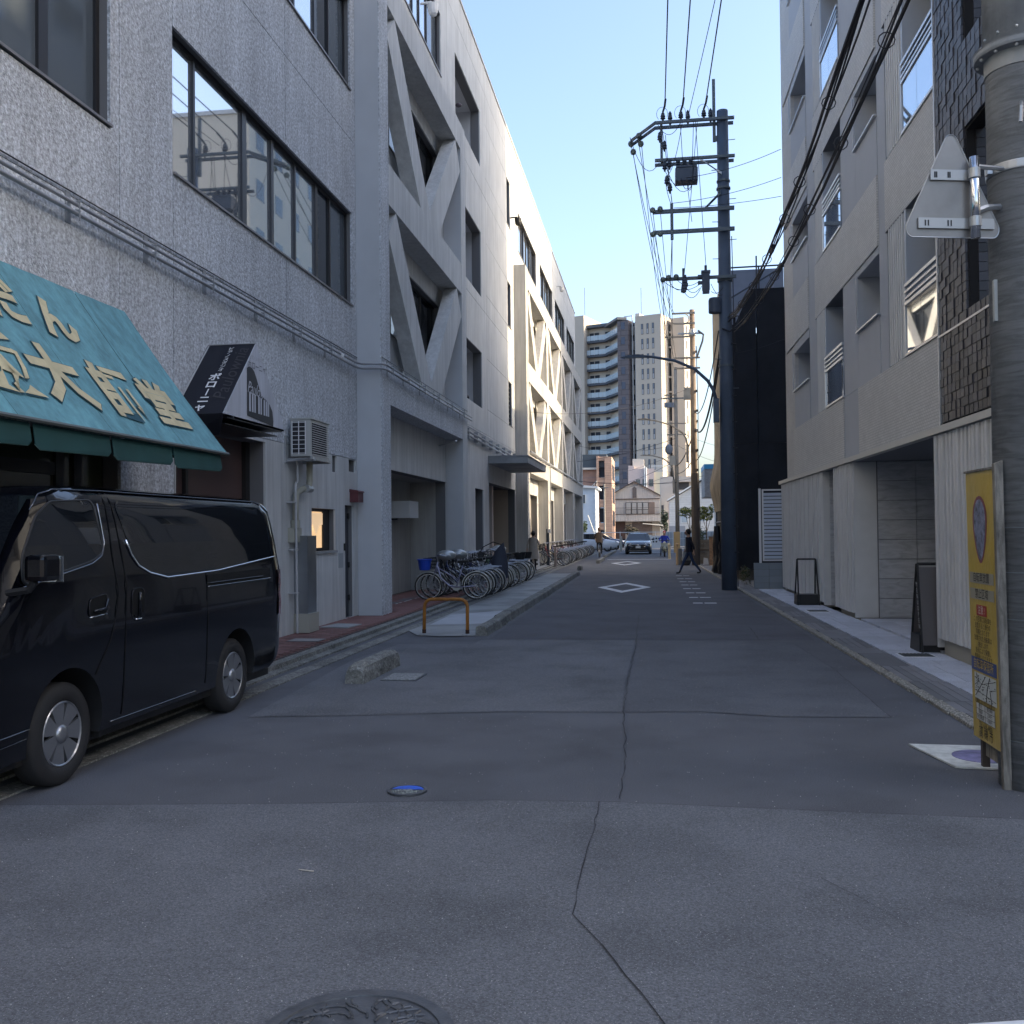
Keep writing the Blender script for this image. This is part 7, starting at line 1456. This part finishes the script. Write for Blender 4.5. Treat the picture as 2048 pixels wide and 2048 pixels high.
# =====================================================  PEOPLE  =====================================================
def skin(name, joints, edges, mats, tagf, par, sub=1):
    me = bpy.data.meshes.new(name); me.from_pydata([j[:3] for j in joints], edges, []); o = bpy.data.objects.new(name, me); COL.objects.link(o)
    sm = o.modifiers.new('s', 'SKIN'); me.skin_vertices or me.attributes
    if not me.skin_vertices:
        b = bmesh.new(); b.from_mesh(me); b.verts.layers.skin.verify(); b.to_mesh(me); b.free()
    for i, j in enumerate(joints): me.skin_vertices[0].data[i].radius = (j[3], j[3] if len(j) < 5 else j[4]); me.skin_vertices[0].data[i].use_root = (i == 0)
    ss = o.modifiers.new('u', 'SUBSURF'); ss.levels = sub; ss.render_levels = sub
    dg_ = bpy.context.evaluated_depsgraph_get(); m2 = bpy.data.meshes.new_from_object(o.evaluated_get(dg_)); bpy.data.objects.remove(o)
    m2.materials.clear()
    for mt in mats: m2.materials.append(mt)
    for p in m2.polygons: p.material_index = tagf(p.center); p.use_smooth = True
    n_ = bpy.data.objects.new(name, m2); COL.objects.link(n_); n_.parent = par; return n_
SKN = M('skin_tone', (.45, .27, .19), .6); HAIR = M('black_hair', (.010, .009, .009), .6)
def person(lab, x, y, z, rz, H, top, legs, shoe, J, coat=None, hair=HAIR, face_only=False):
    """J: knees, ankles, elbows, wrists; the person faces local -Y"""
    t = local(thing('person', lab, 'person', (x, y, z), rz=rz)); k = H/1.7
    L = []; E_ = []
    def add(p, r, par=None): L.append((p[0]*k, p[1]*k, p[2]*k, r*k)); 
    hip = J.get('hip', (0, 0, .92)); sh = J.get('chest', (hip[0], hip[1]-.02, hip[2]+.46))
    add(hip, .135); add(((hip[0]+sh[0])/2, (hip[1]+sh[1])/2, (hip[2]+sh[2])/2), .12); add(sh, .125); add((sh[0], sh[1]-.01, sh[2]+.10), .052); hd = J.get('head', (sh[0], sh[1]-.03, sh[2]+.21)); add(hd, .085); add((hd[0], hd[1], hd[2]+.09), .075)
    E_ += [(0, 1), (1, 2), (2, 3), (3, 4), (4, 5)]
    for sd_ in (-1, 1):
        q = 'R' if sd_ < 0 else 'L'; b0 = len(L); add((hip[0]+sd_*.09, hip[1], hip[2]-.06), .09); add(J['knee'+q], .06); add(J['ankle'+q], .042); a = J['ankle'+q]; add((a[0], a[1]-.03, a[2]-.05), .042); add((a[0], a[1]-.16, a[2]-.055), .035)
        E_ += [(0, b0), (b0, b0+1), (b0+1, b0+2), (b0+2, b0+3), (b0+3, b0+4)]
        b0 = len(L); add((sh[0]+sd_*.17, sh[1], sh[2]+.01), .055); add(J['elbow'+q], .042); w_ = J['wrist'+q]; add(w_, .028); e = Vector(J['elbow'+q]); d = (Vector(w_)-e).normalized(); pm = Vector(w_)+d*.07; add(pm, .028)
        E_ += [(2, b0), (b0, b0+1), (b0+1, b0+2), (b0+2, b0+3)]
        s2 = d.cross(Vector((1, 0, .2))).normalized()
        for f in range(4): fi = len(L); add(pm+s2*(f-1.5)*.018+d*.035, .008); add(pm+s2*(f-1.5)*.02+d*(.06+.01*(f in (1, 2)))+Vector((0, 0, -.01)), .007); E_ += [(b0+3, fi), (fi, fi+1)]
        fi = len(L); add(Vector(w_)+d*.03+s2*.045, .009); E_.append((b0+2, fi))
    P = [Vector(j[:3]) for j in L]
    def tg(c):
        if (c-P[4]).length < .17*k or (c-P[5]).length < .14*k: return 0
        for q in ('R', 'L'):
            if (c-Vector(J['ankle'+q])*k-Vector((0, -.06, -.05))*k).length < .13*k: return 3
            if (c-(Vector(J['wrist'+q])*k)).length < .11*k and c.z > .4*k: return 0
        return 2 if c.z < (hip[2]-.0)*k and min((c-P[6].lerp(Vector(J['kneeR'])*k, .5)).length, (c-Vector(J['kneeR'])*k).length, (c-Vector(J['kneeL'])*k).length, (c-Vector(J['ankleR'])*k).length, (c-Vector(J['ankleL'])*k).length, (c-P[0]).length) < .42*k and c.z < (sh[2]-.42)*k else 1
    skin('body', L, E_, [SKN, top, legs, shoe], tg, t)
    h_ = Vector(hd)*k; MB().ball((h_.x, h_.y+.02*k, h_.z+.055*k), .115*k, 0, 14, 10, (.88, 1.0, 1.08)).build('hair', hair, t, smooth=True)
    f = MB().ball((h_.x, h_.y-.035*k, h_.z+.02*k), .088*k, 0, 12, 8, (.9, .95, 1.15)).ball((h_.x, h_.y-.122*k, h_.z+.01*k), .016*k); f.build('face', SKN, t, smooth=True)
    MB().ball((h_.x-.03*k, h_.y-.112*k, h_.z+.035*k), .011*k).ball((h_.x+.03*k, h_.y-.112*k, h_.z+.035*k), .011*k).box(h_.x-.025*k, h_.x+.025*k, h_.y-.123*k, h_.y-.11*k, h_.z-.035*k, h_.z-.028*k).build('eyes_and_mouth', BLACKP, t)
    if coat:
        mt, z0, z1, w0, w1 = coat; MB().grid(lambda u, v: ((w0+(w1-w0)*v)*cos(2*pi*u)*k, (hip[1]+(sh[1]-hip[1])*v+(w0+(w1-w0)*v)*.72*sin(2*pi*u))*k, (z0+(z1-z0)*v+.01*sin(u*25))*k), 24, 12).build('coat', mt, t, smooth=True)
    return t
NV = M('navy_jacket', (.012, .015, .03), .8); JN = M('blue_jeans', (.03, .055, .12), .8); SH_ = M('black_shoes', (.01, .01, .012), .5); PCT = M('pale_coat', (.42, .36, .30), .8); BRJ = M('brown_jacket', (.09, .065, .05), .6)
pw = person('woman in navy jacket and blue jeans striding left with a pale tote bag', 1.27, 36.2, 0, radians(-82), 1.6, NV, JN, SH_, dict(kneeR=(-.09, -.20, .50), ankleR=(-.08, -.36, .10), kneeL=(.09, .12, .50), ankleL=(.09, .42, .11), elbowR=(-.24, .08, 1.10), wristR=(-.24, -.10, .92), elbowL=(.24, .12, 1.1), wristL=(.25, .14, .84)), coat=(NV, .86, 1.44, .19, .17))
MB().prism([(-.30, -.22, .48), (-.30, .10, .50), (-.30, .08, .84), (-.30, -.20, .84)], (.09, 0, 0)).tube([(-.26, -.15, .82), (-.22, -.02, 1.3), (-.26, .05, .82)], .01, 4).build('tote_bag', M('pale_tote', (.45, .43, .40), .8), pw, bevel=.02)
person('person in a long pale coat seen from behind beside the column past the near bicycles', -4.65, 37.4, .1, radians(170), 1.5, PCT, SH_, SH_, dict(kneeR=(-.09, -.02, .5), ankleR=(-.09, 0, .10), kneeL=(.09, 0, .5), ankleL=(.1, .05, .1), elbowR=(-.27, -.02, 1.13), wristR=(-.22, -.2, 1.2), elbowL=(.27, 0, 1.12), wristL=(.30, -.05, .88)), coat=(PCT, .52, 1.45, .25, .17))
pr = person('bicycle rider in a brown padded jacket seen from behind on the left pavement', -3.05, 54.6, .1, radians(180), 1.6, BRJ, SH_, SH_, dict(hip=(0, 0, .98), kneeR=(-.12, -.25, .70), ankleR=(-.12, -.18, .32), kneeL=(.12, -.28, .82), ankleL=(.12, -.2, .46), elbowR=(-.30, -.22, 1.22), wristR=(-.26, -.42, 1.1), elbowL=(.30, -.22, 1.22), wristL=(.26, -.42, 1.1)), coat=(BRJ, .92, 1.5, .22, .19), hair=M('light_brown_hair', (.25, .15, .09), .7))
src = [o for o in SC.objects if o.name.startswith('bicycle') and o.parent is None and o.location.y > 42][0]; index_children()
local(copy_tree(src, (-3.05, 54.4, .1), radians(-90), 'bicycle ridden away from the viewer by the person in the brown jacket', group='ridden bicycle'))
BLJ = M('bright_blue_jacket', (.02, .05, .42), .6); ps = person('scooter rider in a bright blue jacket and red helmet facing the viewer', .62, 60.3, 0, 0, 1.65, BLJ, JN, SH_, dict(hip=(0, .1, .80), kneeR=(-.2, -.22, .58), ankleR=(-.24, -.1, .12), kneeL=(.2, -.22, .58), ankleL=(.24, -.1, .12), elbowR=(-.32, -.15, 1.05), wristR=(-.28, -.40, .98), elbowL=(.32, -.15, 1.05), wristL=(.28, -.40, .98)), coat=(BLJ, .80, 1.28, .2, .19), hair=M('red_helmet', (.42, .03, .035), .25, coat=1))
sc_ = local(thing('scooter', 'small pale scooter with a round front and white headlamp under the blue-jacketed rider', 'scooter', (.62, 60.2, 0)))
for y in (-.62, .55): MB().lathe((0, y, .22), [(.13, -.05), (.21, -.04), (.22, 0), (.21, .04), (.13, .05)], 18, axis='X').build('wheel', RUBBER, sc_)
MB().prism([(-.18, -.50, .45), (.18, -.50, .45), (.22, -.42, .85), (-.22, -.42, .85)], (0, .06, .0)).ball((0, -.60, .48), .16, 0, 12, 8, (.8, 1.3, 1.0)).box(-.16, .16, -.45, .1, .25, .32).prism([(-.15, .1, .3), (.15, .1, .3), (.15, .85, .55), (-.15, .85, .55)], (0, 0, .25)).build('body', M('pale_green_paint', (.25, .27, .22), .3, coat=.7), sc_, bevel=.02)
MB().tube([(-.3, -.38, .98), (0, -.46, .98), (.3, -.38, .98)], .02, 6).build('handlebar', BLACKP, sc_); MB().ball((0, -.52, .86), .09, 0, 10, 6, (1, .5, .8)).build('headlamp', M('headlamp_white', (.7, .68, .6), .2), sc_); MB().box(-.14, .14, -.66, -.55, .38, .62).build('leg_shield', BLACKP, sc_); MB().box(-.13, .13, .05, .75, .72, .80).build('seat', BLACKP, sc_, bevel=.02)
